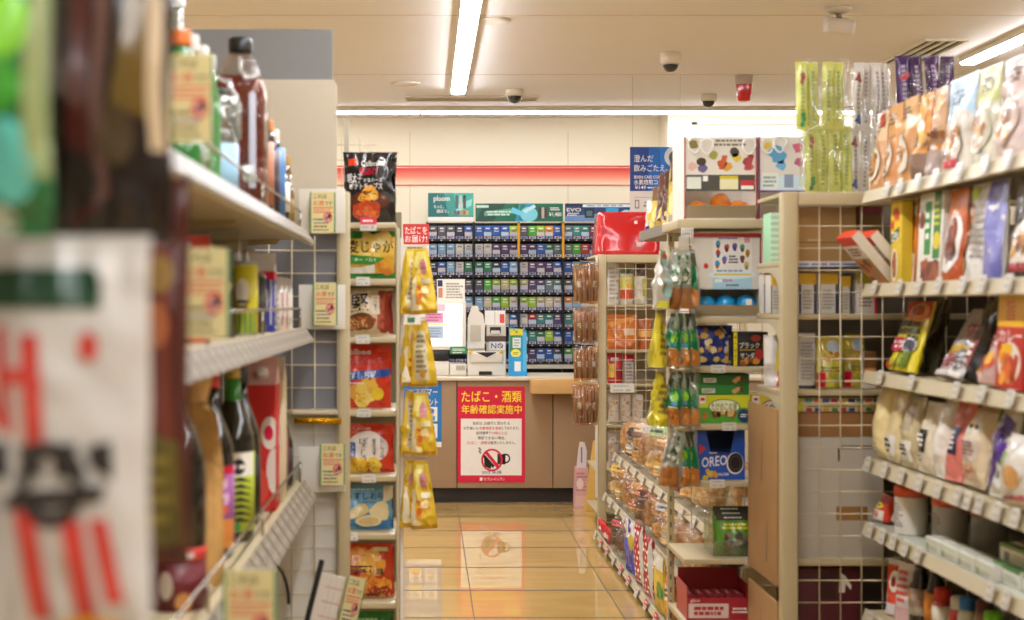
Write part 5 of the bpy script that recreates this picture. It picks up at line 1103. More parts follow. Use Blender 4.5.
for k in range(3):
    o = make_box('food_box', ['white and green flat box with barcode on the fifth right shelf', 'flat green-edged box stacked on the barcode box', 'flat green-edged box near the right edge'][k], 'box', .15, .04, .11, '#dedccb', lambda p: (p.rect(-1, .8, 1, 1, ink('#4a7a3a')), p.rect(-.7, .1, -.3, .6, ink('#6a6a6a')), p.bars(-.2, .15, .9, .6, 3, ink('#a8a890'), 4)), None, lambda p: (p.rect(-1, .0, 1, .2, ink('#3f7a3a')), p.rect(-.8, .3, .2, .5, ink('#b04030')), p.rect(-.6, .6, .8, .75, ink('#4a8a3a'))), 'flat green and white boxes')
    put(o, 1.33 + .02 * (k == 1), [3.3, 3.31, 3.13][k], RZ[4] + .001 + (.0405 if k == 1 else 0), -PI / 2 + [.0, .05, 0][k])
o = make_bag('snack_pouch', 'white pouch with a red triangle at the lower right edge', 'pouch', .13, .1, .05, '#e2dcd4', lambda p: p.quad([(-.6, .1), (.5, .1), (.1, .9), (.0, .9)], ink('#c9302a')), 31, stand=True); put(o, 1.246, 2.93, RZ[4] + .012, -PI / 2, -.1)
o.location = (1.2, 3.02, RZ[5] + .06)
bpy.data.objects.remove(o)
o = make_box('food_box', 'small red and yellow box with a round picture at the right edge, fifth right shelf', 'box', .1, .075, .05, '#d9c8bc', lambda p: (p.rect(-1, .0, -.4, 1, ink('#c92a1c')), p.rect(-.9, .4, -.5, .8, ink('#e6c22a')), p.ell(.3, .5, .5, .3, ink('#e0c88a')), p.bars(-.3, .1, .9, .25, 1, ink('#8a7a6a'))), None, None); put(o, 1.29, 2.96, RZ[4] + .001, -PI / 2)
# sixth shelf: bottles
sp = [('soy_bottle', 'soy sauce bottle with brown cap and white label', '#1b120d', '#b98a4a', (.2, .55, '#d8d0c0'), (.3, .55, '#e08a1e'), .2, .03), ('soy_bottle', 'second soy sauce bottle with orange label', '#1b120d', '#a87a40', (.2, .58, '#e08a1e'), None, .195, .03),
      ('sauce_bottle', 'red sauce can with green mark', '#c22a1c', '#b8241a', (.3, .7, '#d9d0c0'), None, .14, .026), ('sauce_bottle', 'red and white sauce can', '#c8322a', '#d9d0c8', (.1, .4, '#e6dccc'), None, .135, .026), ('seasoning_bottle', 'small bottle with blue cap', '#d8d4c8', '#2f6fb8', (.1, .6, '#e6e0d2'), None, .15, .022), ('seasoning_bottle', 'small bottle with dark brown cap', '#8a6a4a', '#5a2420', (.1, .6, '#cbb894'), None, .16, .024),
      ('seasoning_bottle', 'small bottle with bright green cap', '#cfd6a8', '#6fc22a', (.1, .6, '#d6dcb0'), None, .15, .025), ('seasoning_bottle', 'small jar with yellow cap', '#d9cfa0', '#e6b42a', (.05, .6, '#c9c08a'), None, .13, .028), ('seasoning_bottle', 'white jar with pale pink cap', '#d9d2c6', '#d8b0a8', (.1, .7, '#e0d8cc'), None, .13, .03), ('seasoning_bottle', 'dark jar nearest on the sixth right shelf', '#4a3020', '#d8d0c0', (.1, .6, '#b98a5a'), None, .14, .03)]
for k, (nm_, lab, hx, ch, lb, lb2, h, r) in enumerate(sp):
    o = bottle(nm_, lab + ' on the sixth right shelf', h, r, hx, (ch, .03, .016 if k < 2 else r * .8), label=lb, label2=lb2, shape='wine' if k < 2 else 'jar', neckr=.014 if k < 2 else r * .75, group='bottles and jars on the sixth right shelf', label_r=1.03)
    put(o, 1.31 + .012 * (k % 2), 3.98 - .085 * k, RZ[5] + .001, -PI / 2 + .6)
for k in range(2):
    o = make_bag('flour_pouch', ['white pouch with red oval mark standing at the far end of the sixth right shelf', 'white pouch with red lettering, second on the sixth right shelf'][k], 'pouch', .065, [.15, .155][k], .04, '#d9cfc8', [lambda p: (p.rect(-1, .2, 1, .9, ink('#cf4a30')), p.ell(0, .6, .6, .2, W_), p.ell(0, .6, .3, .1, ink('#a02a20'))), lambda p: (p.bars(-.7, .3, .7, .9, 5, ink('#d0503c'), 5), p.rect(-1, 0, 1, .25, ink('#d9b0a8')))][k], 33 + k, 'white and red pouches', stand=True)
    put(o, 1.295, 4.15 - .085 * k, RZ[5] + .004, -PI / 2 + .5, -.08)
for k in range(3):
    o = make_bag('flour_pouch', ['small white pouch with red print on the lowest right shelf, far end', 'second white pouch on the lowest right shelf', 'third white pouch on the lowest right shelf'][k], 'pouch', .1, .17, .05, '#ddd5cc', lambda p: (p.bars(-.6, .4, .6, .85, 4, ink('#c9504a'), 3), p.rect(-1, 0, 1, .2, ink('#c98a80'))), 37 + k, 'pouches on the lowest right shelf', stand=True); put(o, 1.3, 4.1 - .16 * k, RZ[6] + .001, -PI / 2 + .4, -.05)

# ================================================================== RIGHT END UNIT BEHIND THE MESH
RE = (1.38, 4.52, 0); DM = 4.3
t = thing('stock_rack', 'cream stock rack with wire mesh side panel at the end of the right shelves', 'shelf rack', RE)
ex0, ex1 = X(780, DM), X(797, DM); EXR = 1.80; BL = X(781, DM + .02)
b = MB(); b.M = T(RE); b.box(ex0, DM - .02, 0, ex1, DM + .02, Z(192, DM), SC, .007); b.build('post', t)
b = MB(); b.M = T(RE); b.box(EXR - .04, DM - .02, 0, EXR, DM + .02, Z(192, DM), SC, .006); b.build('post', t)
b = MB(); b.M = T(RE); b.box(ex1 + .0005, DM - .018, Z(206, DM), EXR - .0405, DM + .018, Z(192.5, DM), SC, .005); b.build('top_beam', t)
b = MB(); b.M = T(RE); wire_grid(b, 'x', DM - .004, ex1, EXR - .04, .03, Z(206, DM), .0605, .0635, .0022, offa=X(819, DM) - ex1, offz=(Z(226, DM) - .03) % .0635); b.build('mesh_panel', t)
b = MB(); b.M = T(RE); b.box(BL, DM + .03, Z(192, DM) - .012, EXR, 4.64, Z(192, DM), SC, .003); b.build('top_shelf', t)
eb = {}
for v in (261, 314, 390, 560, 660):
    z = Z(v, DM + .03); eb[v] = z + .001
    b = MB(); b.M = T(RE); b.box(BL, DM + .021, z - .016, EXR, 4.64, z, SC, .003); sh = b.build('shelf', t)
    zz = z - .0165
    b = MB(); b.M = T(RE) @ Matrix(((0, 1, 0, 0), (1, 0, 0, 0), (0, 0, 1, 0), (0, 0, 0, 1)))      # outline given as (y, z)
    pts = [(4.64, zz), (4.64, zz - .012)] + [(DM + .032 + .17 * (1 - math.sin(q)), zz - .012 - .09 * (1 - math.cos(q))) for q in [PI / 2 * k / 7 for k in range(8)]] + [(DM + .0215, zz - .11), (DM + .0215, zz)]
    b.prism(pts, BL, BL + .005, SCL); b.build('bracket', sh)
b = MB(); b.M = T(RE); b.box(1.105, 4.735, 0, EXR, 4.745, Z(193, DM), mat('#7d7160', rough=.7)); b.build('added_dark_panel', t)  # added dark sheet standing in for the dim interior behind the mesh
b = MB(); b.M = T(RE); b.box(EXR - .01, DM + .021, 0, EXR, 4.734, 1.5, steel('#8f836c')); b.build('back_panel', t)
b = MB(); b.M = T(RE); b.box(X(797, DM + .02), DM + .0195, eb[261] - .018, X(886, DM), DM + .0208, eb[261] - .003, ink('#d3d2d8')); q = Pr(b, lambda x, z, o: Vector((X(841, DM) + x, DM + .0194 - o, eb[261] - .018 + z)), X(886, DM) - X(797, DM), .015)
q.bars(-.95, .15, .95, .85, 1, ink('#6a78b0'), 4); b.build('price_strip', t)
kraft = mat('#a9824f', rough=.7, var=.1, vscale=12)
def inbox(name, lab, cat, u0, v0, u1, shelf, d, dep, hx, art=None, matl=None, group=None, top=None):
    w_ = X(u1, d) - X(u0, d); h_ = Z(v0, d) - eb[shelf]
    o = make_box(name, lab, cat, w_, h_, dep, hx, art, None, top, group, matl=matl); return put(o, (X(u0, d) + X(u1, d)) / 2, d + dep / 2, eb[shelf])
inbox('cardboard_box', 'brown cardboard box behind the top of the mesh', 'box', 799, 208, 856, 261, 4.36, .3, '#a9824f', lambda p: (p.rect(-1, .34, 1, .36, ink('#7a5a34')), p.rect(-.7, .38, -.2, .41, ink('#c9a878'))), kraft)
inbox('cardboard_box', 'darker cardboard box right of the brown one behind the mesh', 'box', 858, 206, 884, 261, 4.4, .25, '#8f7048', lambda p: p.rect(-1, .86, 1, .98, ink('#b9607a')), mat('#8f7048', rough=.7))
a_nb = lambda tc, bc, s: (lambda p: (p.rect(-1, .72, 1, 1, ink(tc)), p.rect(-1, 0, -.75, .72, ink('#26305c')), p.rect(.75, 0, 1, .72, ink('#26305c')), p.bars(-.6, .1, .6, .6, 6, ink('#9a948c'), s)))
for k, (u0, u1, tc, hx, v0) in enumerate(((799, 816, '#e0b02a', '#d8d2c6', 273), (818, 838, '#e0b02a', '#d8d2c6', 273), (841, 851, '#d9a92a', '#cfc3a8', 276), (856, 877, '#d6d23a', '#dcd2c6', 272))):
    inbox('snack_box', ['white and navy snack box with yellow top, nearest the post behind the mesh', 'second white and navy snack box behind the mesh', 'narrow beige box between snack boxes behind the mesh', 'white box with red edge and yellow top behind the mesh'][k], 'box', u0, v0, u1, 314, 4.37, .16, hx, a_nb(tc, hx, k) if k < 3 else (lambda p: (p.rect(.75, 0, 1, 1, RED), p.rect(-.9, .72, .7, .98, ink('#d6d23a')), p.bars(-.7, .15, .6, .65, 6, ink('#8a6a5a'), 3))), group='snack boxes behind the mesh')
def inbag(lab, u0, v0, u1, shelf, d, t_, hx, art, seed, rz=0, name='snack_pouch', group=None, stand=True):
    w_ = X(u1, d) - X(u0, d); h_ = Z(v0, d) - eb[shelf] - .001
    o = make_bag(name, lab, 'pouch', w_, h_, t_, hx, art, seed, group, stand=stand); return put(o, (X(u0, d) + X(u1, d)) / 2, d, eb[shelf] + .001, rz)
a_bk = lambda p: (p.bars(-.8, .15, .8, .85, 11, ink('#a8a29a'), 6), p.rect(-1, 0, 1, .05, ink('#3a3a3a')))
inbag('silver-backed snack pouch against the post behind the mesh', 798, 333, 815, 390, 4.4, .03, '#d2cdc6', a_bk, 41)
a_yel3 = lambda p: (p.rect(-1, .72, 1, .95, ink('#d9c23a')), p.ell(.2, .8, .5, .12, ink('#c9d8e0')), p.lumps(-.5, .45, .7, .7, 9, [ink('#e0a83a'), ink('#c9822a'), ink('#e8c46a')], .2, 4), p.bars(-.8, .3, .8, .42, 2, ink('#7a7a2a'), 3), p.rect(-1, .02, -.5, .3, RED), p.lumps(.0, .08, .9, .3, 6, [ink('#8ab03a'), ink('#c9a02a')], .25, 7))
inbag('yellow snack pouch with a heap of crisps behind the mesh', 816, 336, 843, 390, 4.42, .06, '#e0cf52', a_yel3, 42)
inbag('olive yellow snack pouch right of the brighter one behind the mesh', 844, 334, 864, 390, 4.45, .05, '#b9a43a', a_yel3, 43)
inbox('snack_cup', 'small brown and white cup box at the right behind the mesh', 'box', 864, 352, 876, 390, 4.4, .08, '#d9d0c2', lambda p: (p.rect(-1, .55, 1, 1, ink('#7a4a20')), p.rect(-1, .4, 1, .55, ink('#e0a050'))))
inbox('long_box', 'colourful long box on top of the wooden crate behind the mesh', 'box', 799, 394.5, 874, 560, 4.36, .02, '#e3dfd4') if False else None
bx = inbox('cardboard_box', 'big white carton with brown hand hole behind the mesh', 'box', 798.5, 437, 884, 560, 4.36, .3, '#bfb7a6', lambda p: (p.rect(-.12, .31, .62, .425, ink('#a07440')), p.rect(.42, .31, .62, .425, ink('#8a6234'), 2), p.rect(-.02, .9, .95, .93, ink('#2a2624')), p.rect(-.08, .8, -.02, .91, ink('#2a2624')), p.rect(-1, .55, 1, .553, ink('#b9b2a4'))))
zt_ = Z(437, 4.36) + .001
o = make_box('cardboard_box', 'brown tray box with colourful strip on the big white carton', 'box', X(884, 4.36) - X(798.5, 4.36), Z(412.5, 4.36) - zt_, .28, '#9a6c3c', lambda p: p.rect(-1, .48, 1, .5, ink('#c9a070')), matl=mat('#9a6c3c', rough=.6, var=.12, vscale=14)); put(o, (X(884, 4.36) + X(798.5, 4.36)) / 2, 4.5, zt_)
zt2 = Z(412.5, 4.36) + .0015
o = make_box('sticker_box', 'flat box printed with many small colourful pictures under the yellow pouches', 'box', X(884, 4.36) - X(798.5, 4.36), Z(398, 4.36) - zt2, .26, '#dcd6c4', lambda p: (p.rect(-1, .32, 1, .45, ink('#e0cc3a')), p.bars(-.85, .34, .9, .43, 1, K_, 5), p.rect(-1, .0, -.88, 1, ink('#d9e02a')), [p.rect(-.82 + .2 * k, .55, -.66 + .2 * k, .95, ink(['#4a9a8a', '#d9682a', '#4a6ab0', '#b9304a', '#e0c23a', '#3a3a5a'][k % 6]), 2) for k in range(9)], [p.rect(-.8 + .2 * k, .02, -.66 + .2 * k, .28, ink(['#c93a4a', '#3a4a8a', '#e0b02a', '#5a8a3a'][k % 4]), 2) for k in range(9)])); put(o, (X(884, 4.36) + X(798.5, 4.36)) / 2, 4.5, zt2)
inbox('food_box', 'dark red box with white marks below the big white carton', 'box', 799, 568, 860, 660, 4.38, .25, '#5a1a20', lambda p: (p.rect(-.4, .65, .2, .95, ink('#3a1216')), p.quad([(.3, .72), (.5, .72), (.55, .9), (.35, .95)], W_), p.quad([(.45, .85), (.7, .75), (.72, .8), (.5, .92)], W_)))
# left of the post
o = make_box('striped_box', 'green and white striped box beside the top of the mesh post', 'box', X(780, 4.5) - X(767, 4.5), Z(213, 4.5) - eb[261], .1, '#a8d8b0', lambda p: [p.rect(-1, .06 + .125 * k, 1, .12 + .125 * k, ink('#d9ecd8'), 1) for k in range(8)]); put(o, X(773.5, 4.5) + .006, 4.53, eb[261])
for k in range(2): inbox('snack_box', ['white box with yellow top just left of the mesh post', 'grey-white box half hidden by the mesh post'][k], 'box', [764, 771][k], [273, 275][k], [775, 781][k], 314, [4.56, 4.44][k], [.07, .08][k], '#d0cbc2', a_nb('#e0b02a', '#d0cbc2', k + 7), group='snack boxes left of the mesh post')
inbag('white, yellow and red pouch in a clear tray left of the mesh post', 764, 335, 786, 390, 4.52, .05, '#d9d2c8', lambda p: (p.quad([(-.2, .2), (.6, .5), (.8, .9), (.1, .8)], ink('#e6cf3a')), p.quad([(-.1, .0), (.5, .0), (.7, .4), (.2, .35)], ink('#c0281c')), p.rect(-1, 0, -.1, .35, ink('#c9bfb8'))), 51)
kr2 = mat('#a67f50', rough=.65, var=.14, vscale=10)
for (lab, za, zb_, marks) in (('brown cardboard sheet with slots standing beside the mesh post', .44, .952, ((.0, .55, .8), (.35, .1, .35))), ('lower piece of brown cardboard below the tall sheet by the mesh post', .001, .395, ((-.1, .62, .86),))):
    o = make_box('cardboard_sheet', lab, 'cardboard', .385, zb_ - za, .008, '#a9713a', lambda p: [p.quad([(x_ - .05, q0), (x_ + .02, q0), (x_ + .05, q1), (x_ + .02, q1)], ink('#4f331a'), 1) for (x_, q0, q1) in marks], matl=kr2, group=None)
    put(o, BL - .006, 4.525, za, -PI / 2)
# stick snacks in clear bags standing on the top
def stick_bag(lab, u0, u1, v0, d, n, hx, inks, tiers, seed, tilt=0.0):
    w_ = X(u1, d) - X(u0, d); z0 = Z(192, DM) + .0015; h_ = Z(v0, d) - z0
    t_ = thing('stick_snack_bag', lab, 'snack bag', ((X(u0, d) + X(u1, d)) / 2, d, z0), 0, 'stick snacks in clear bags')
    th = h_ * .93 / tiers; sw = w_ / n * .92; rr = random.Random(seed)
    for k in range(tiers):
        for i in range(n):
            mbb, mp = bag_mesh(sw * 1.1, th * 1.13, sw * .75, foil(hx), seed + i + k * 9, .003, False, .04, nu=10, nv=26)
            p = Pr(mbb, mp, sw, th * 1.1, lay=.0009); p.bars(-.35, .12, .35, .9, 12, ink(inks[0]), seed + i, fill=.7)
            if len(inks) > 1 and (i == 0): p.lumps(-.4, .05, .5, .25, 3, [ink(inks[1])], .5, seed); p.lumps(-.4, .7, .5, .85, 3, [ink(inks[2])], .5, seed)
            s_ = mbb.build('stick_snack', t_); s_.location = (-w_ / 2 + w_ * (i + .5) / n + tilt * (k - .5), .012 * (i % 2) - .02 * k, .003 + k * h_ * .49 if tiers > 1 else .003); s_.rotation_euler = (0, .05 * rr.uniform(-1, .6), .15 * rr.uniform(-1, 1))
    mbf, mpf = bag_mesh(w_ * 1.03, h_ * 1.035, .1, film('#ffffff', .07, .08, .4), seed + .7, .011, False, .02, nu=18, nv=24)
    for k, v in enumerate(mbf.v):
        mbf.v[k] = (v[0], v[1] * 1.0, v[2] if v[2] < h_ else v[2] + .012 * math.sin(v[0] * 60 + seed))
    mbf.build('clear_bag', t_)
    return t_
stick_bag('tall clear bag of lime green stick snacks on top of the stock rack', 800, 848, 66, 4.42, 4, '#c8cb66', ['#8f9a4a', '#2f8a4a', '#a0303a'], 2, 61, -.03)
stick_bag('clear bag of white and brown stick snacks right of the lime green ones', 851, 889, 67, 4.5, 4, '#d8d0c6', ['#8a7f78', '#3a5a9a', '#8a3a2a'], 2, 65)
stick_bag('clear bag of dark purple stick snacks behind the granola pouches', 896, 952, 60, 4.5, 4, '#4a2c5a', ['#b9a0c0', '#c0303a', '#c0303a'], 2, 71)
# ================================================================== SWEETS SHELF FACING THE CAMERA (right of the aisle)
DE = 4.76; EC = (1.04, 4.95, 0)
t = thing('sweets_shelf', 'cream shelf of boxed sweets and toy capsules facing the photographer', 'shelf', EC)
sx0, sx1 = X(684, DE), 1.34
for xx in (sx0, sx1 - .022):
    b = MB(); b.M = T(EC); b.box(xx, 5.08, 0, xx + .022, 5.1, 1.56, SC, .002)
    for k in range(34): b.box(xx + .007, 5.0795, .06 + k * .044, xx + .013, 5.0802, .078 + k * .044, mat('#6b6250'))
    b.build('slotted_upright', t)
b = MB(); b.M = T(EC); b.box(sx0, DE + .02, 0, sx1, 5.079, .09, SC); b.build('base', t)
b = MB(); b.M = T(EC); wire_grid(b, 'x', 5.092, sx0 + .022, sx1 - .022, .12, 1.5, .06, .06, .0018); b.build('mesh_back', t)
sb = {}
for k, v in enumerate((219, 317.5, 367, 424.5, 481.5, 559, 622)):
    z = Z(v, DE); sb[v] = z + .001
    b = MB(); b.M = T(EC); b.box(sx0 + (.0 if k else -.02), DE, z - .018 if k else z - .03, sx1, 5.079, z, SC, .003); sh = b.build('shelf', t)
    if k in (2, 3, 4, 5):
        u = [0, 0, 718, 729, 717, 752][k]
        price_tag(sh, EC, (X(u, DE), DE - .004, z - .006), 'y-', .046, .026, .1, False, k + 70)
b = MB(); b.M = T(EC)
for i in range(6): b.tube([(X(680 + 2.2 * i, DE), DE - .03, Z(245, DE)), (X(680 + 2.2 * i, DE), DE - .03, Z(229, DE))], .0016, ink('#e9e6de'), 6)
for v in (229, 237, 245): b.tube([(X(680, DE), DE - .03, Z(v, DE)), (X(691, DE), DE - .03, Z(v, DE)), (X(691, DE), DE - .002, Z(v, DE))], .0018, ink('#e9e6de'), 6)
b.build('wire_basket', t)

TOY = ['#4a9ac9', '#d06a7a', '#8a6ab0', '#5aa88a', '#e0a03a', '#c94a4a', '#6a7ac9', '#7a5a4a', '#e0c24a']
def capsule(lab, hx, r, group):
    t_ = thing('toy_capsule', lab, 'capsule', (0, 0, 0), 0, group)
    m = mat(hx, rough=.16, coat=.8, var=.02)
    b = MB(); b.lathe([(r * math.cos(a), r + r * math.sin(a)) for a in [-PI / 2 + 1e-3 + (PI / 2 - .05) * i / 9 for i in range(10)]], m, 26); b.build('lower_half', t_)
    b = MB(); b.lathe([(r * 1.02, r - .003), (r * 1.02, r + .003)], m, 26); b.lathe([(r * math.cos(a), r + r * math.sin(a)) for a in [.05 + (PI / 2 - .05 - 1e-3) * i / 9 for i in range(10)]], m, 26); b.build('upper_half', t_)
    return t_
def capsule_box(lab, u0, u1, vt, vpanel, vlip, vb, d, dep, art, edge, zb):
    x0, x1 = X(u0, d), X(u1, d); w_ = x1 - x0; loc = ((x0 + x1) / 2, d, zb)
    t_ = thing('capsule_box', lab, 'toy box', loc); wm = card('#ddd6ca'); zz = lambda v: Z(v, d) - zb
    for sg in (-1, 1):
        b = MB(); xs_ = sorted((sg * w_ / 2, sg * (w_ / 2 - .004))); b.box(xs_[0], -.0, 0, xs_[1], dep, zz(vt), wm); b.box(xs_[0], -.004, 0, xs_[1], -.0002, zz(vt), ink(edge)); b.build('side_panel', t_)
    b = MB(); b.box(-w_ / 2 + .0042, dep - .004, .0042, w_ / 2 - .0042, dep, zz(vt), wm); b.build('back_panel', t_)
    b = MB(); b.box(-w_ / 2 + .0042, 0, 0, w_ / 2 - .0042, dep, .004, wm); b.build('tray', t_)
    b = MB(); hh = zz(vt) - zz(vpanel); b.M = Matrix.Translation((0, 0, zz(vpanel))); b.box(-w_ / 2 + .0042, 0, 0, w_ / 2 - .0042, .004, hh, wm); art(Pr(b, lambda x, z, o: Vector((x, -o, z)), w_ - .0084, hh)); b.build('printed_panel', t_)
    b = MB(); lh = zz(vlip); b.add([(-w_ / 2 + .0042, .002, .0045), (w_ / 2 - .0042, .002, .0045), (w_ / 2 - .0042, -.03, lh), (-w_ / 2 + .0042, -.03, lh), (-w_ / 2 + .0042, .005, .0045), (w_ / 2 - .0042, .005, .0045), (w_ / 2 - .0042, -.027, lh), (-w_ / 2 + .0042, -.027, lh)], [(0, 1, 2, 3), (7, 6, 5, 4), (3, 2, 6, 7), (0, 3, 7, 4), (1, 5, 6, 2), (4, 5, 1, 0)], mat('#b9aa90', rough=.5)); b.build('front_lip', t_)
    return t_
def loop(parent, u, v, d, loc, w_=.022, h_=.06, tw=1):
    b = MB(); pts = []
    for i in range(15):
        a = 2 * PI * i / 14; pts.append((X(u, d) - loc[0] + w_ * math.sin(a) * tw * (1 + .3 * math.cos(a)), -.012, Z(v, d) - loc[2] - h_ / 2 + h_ / 2 * math.cos(a)))
    b.tube(pts, .003, mat('#f4f1ea', rough=.4), 6, False); b.build('plastic_loop', parent)
def a_cap1(p):
    p.rect(-.98, .0, .98, .3, ink('#4a463e')); p.rect(-.96, .04, -.55, .26, ink('#dce0d0')); p.rect(-.02, .03, .5, .28, ink('#e9e2b4')); p.rect(-.02, .22, .5, .28, ink('#d9c22a')); p.rect(.56, .1, .96, .2, ink('#c0303a')); p.rect(.58, .03, .94, .1, W_); p.rect(-.5, .18, -.36, .28, W_)
    p.bars(-.2, .82, .75, .97, 2, ink('#7a6a5a'), 4)
    rr = random.Random(5)
    for (cx, cz, c) in ((-.78, .86, '#8a7a3a'), (-.55, .55, '#4a3a2a'), (-.5, .42, '#6a5a8a'), (-.2, .66, '#a0a04a'), (.05, .5, '#b9542a'), (.2, .45, '#d9a03a'), (.4, .72, '#4a4240'), (.45, .62, '#d9c04a'), (.75, .55, '#a03a3a'), (.8, .45, '#c95a5a'), (-.8, .45, '#d9b0a0')):
        p.ell(cx, cz, .12, .09, ink(c), rot=rr.random() * 2, wob=.3, seed=cx * 9, l=4)
    p.quad([(-.05, .4), (.1, .4), (.2, .66), (.05, .66)], ink('#c9582a'), 5); p.quad([(.7, .42), (.85, .4), (.95, .66), (.8, .68)], ink('#b0404a'), 5)
def a_cap2(p):
    p.rect(-1, .0, 1, .3, ink('#cfe0e6')); p.rect(-.95, .05, -.4, .35, ink('#e3e6da')); p.rect(-.2, .08, .1, .32, ink('#8a9ab0')); p.bars(-.9, .08, -.45, .3, 3, ink('#8aa09a')); p.rect(-1, -.0, 1, .03, ink('#6a3a8a'))
    for (cx, cz, c, r) in ((-.4, .68, '#5fa8d0', .3), (-.3, .48, '#6fb0d6', .15), (-.75, .84, '#d9b84a', .13), (.25, .8, '#c9607a', .16), (.6, .72, '#6fb08a', .16), (.3, .55, '#b95a7a', .14), (.65, .5, '#8a6ab0', .13)): p.ell(cx, cz, r, r * .55, ink(c), wob=.5, seed=cx * 7, l=4)
def a_cap3(p):
    p.rect(-.35, -.0, .78, .97, ink('#e6e2dc')); p.rect(-.35, .0, .78, .26, ink('#a9cfe0')); p.ell(.2, .26, .7, .08, ink('#d9e6ea')); p.rect(-.32, .25, .76, .28, ink('#e6cf3a')); p.bars(-.25, .3, .7, .36, 1, ink('#8a9ab0')); p.rect(-.3, .12, -.08, .18, ink('#e6f0e6')); p.text('新登場', -.06, .13, .2, .18, ink('#c93a3a')); p.bars(.0, .04, .5, .1, 1, ink('#4a5a7a'), 6); p.bars(-.2, .9, .5, .94, 1, ink('#5a8ac0')); p.rect(.55, .84, .72, .95, ink('#e0a0a0'))
    k = 0
    for (cx, cz) in ((-.2, .82), (.05, .76), (.28, .78), (.5, .76), (.65, .66), (-.2, .66), (-.02, .54), (.5, .56), (.62, .44), (-.22, .46)):
        p.ell(cx, cz, .07, .06, ink(TOY[k % 9]), l=3, wob=.2, seed=k); p.ell(cx, cz - .05, .05, .04, ink(TOY[(k + 4) % 9]), l=3); k += 1
    p.bars(.1, .46, .38, .62, 3, ink('#4a4a5a'), 4); p.ell(-.55, .42, .07, .05, ink('#c9302a'))
z1 = sb[219]
cb = capsule_box('white toy capsule box with pictures above orange balls', 684, 757, 137, 191, 206, 219, 4.79, .22, a_cap1, '#a03a3a', z1)
for (u, v) in ((694, 138), (706, 139), (748, 139)): loop(cb, u, v, 4.79, cb.location, .02, .05)
for k, u in enumerate((705, 721, 737, 750, 697)):
    o = capsule('orange toy capsule in the tray, %s' % ['second from the left', 'biggest and nearest, in the middle', 'right of the middle', 'at the right end', 'at the left end'][k], '#e8841c', .033 if k == 1 else .029, 'orange toy capsules'); put(o, X(u, 4.84), 4.84 + .015 * (k % 2) + (.07 if k in (0, 3) else 0), z1 + .0062 + (.016 if k == 1 else .0))
cb2 = capsule_box('white and blue toy capsule box at the right, partly behind the stock rack', 758.5, 822, 137, 192, 206, 219, 4.79, .22, a_cap2, '#7a2a6a', z1)
for (u, v) in ((767, 138), (779, 137)): loop(cb2, u, v, 4.79, cb2.location, .02, .05)
z2 = sb[317.5]
cb3 = capsule_box('toy capsule box with small figures printed above blue balls', 689, 761, 234, 289, 305, 317.5, 4.8, .2, a_cap3, '#a8283a', z2)
b = MB(); ww = X(761, 4.8) - X(689, 4.8); b.box(-ww / 2, -.0045, Z(237, 4.8) - z2, ww / 2, -.0005, Z(233.5, 4.8) - z2, ink('#b0222c')); b.build('red_band', cb3)
for k, u in enumerate((706, 725, 745, 715, 736)):
    o = capsule('blue toy capsule in the tray, %s' % ['leftmost in front', 'middle one in front', 'rightmost with a white sticker', 'left one at the back', 'right one at the back'][k], '#1f9fdc', .033 if k in (1, 2) else .031, 'blue toy capsules'); put(o, X(u, 4.86), 4.85 + (.072 if k > 2 else 0), z2 + .0062)
    if k == 2:
        b = MB(); b.box(-.006, -.0345, .028, .012, -.0332, .052, W_); b.build('white_sticker', o)
# blue gold sweets and black chocolate boxes
d = 4.83
o = make_bag('sweets_bag', 'blue bag printed with gold sweets under the blue capsules', 'sweets', X(732, d) - X(694, d), Z(325.5, d) - sb[367], .05, '#22307a', lambda p: (p.lumps(-.8, .15, .8, .9, 22, [ink('#c9a23a'), ink('#e0c46a'), ink('#a8762a'), ink('#d9d0b0'), ink('#3a4aa0')], .18, 5), p.rect(-.95, .05, -.78, .75, ink('#b9923a')), p.rect(-.93, .1, -.8, .7, ink('#22307a')), p.rect(.78, .05, .95, .75, ink('#b9923a')), p.rect(.8, .1, .93, .7, ink('#22307a')), p.quad([(.6, .8), (.66, .8), (.4, .98), (.34, .98)], ink('#d9c23a'))), 81); put(o, X(713, d), d, sb[367] + .001)
def a_zak(p): p.rect(-1, 0, -.78, 1, ink('#e6d21e')); p.text('ザクザク', -.97, .15, -.81, .9, K_, vertical=True, bold=.04); p.rect(.72, .45, .96, .92, ink('#e6d21e')); p.text('大粒', .76, .5, .92, .86, K_, vertical=True); p.text('ブラック', -.65, .52, .5, .7, W_, bold=.04); p.bars(-.65, .45, .5, .5, 1, ink('#d9b23a')); p.text('サンダー', -.6, .22, .5, .4, W_, bold=.04); p.lumps(-.6, .04, .6, .2, 6, [ink('#c9822a'), ink('#8a4a1c')], .2, 4); p.ell(.5, .35, .24, .16, ink('#b0202a')); p.ell(.3, .82, .3, .1, ink('#a03a2a'))
d = 4.8; o = make_box('chocolate_box', 'black chocolate box with yellow side strips beside the blue sweets bag', 'box', X(768, d) - X(733.5, d), Z(332, d) - sb[367], .12, '#201814', a_zak); put(o, X(750.7, d), d + .06, sb[367])
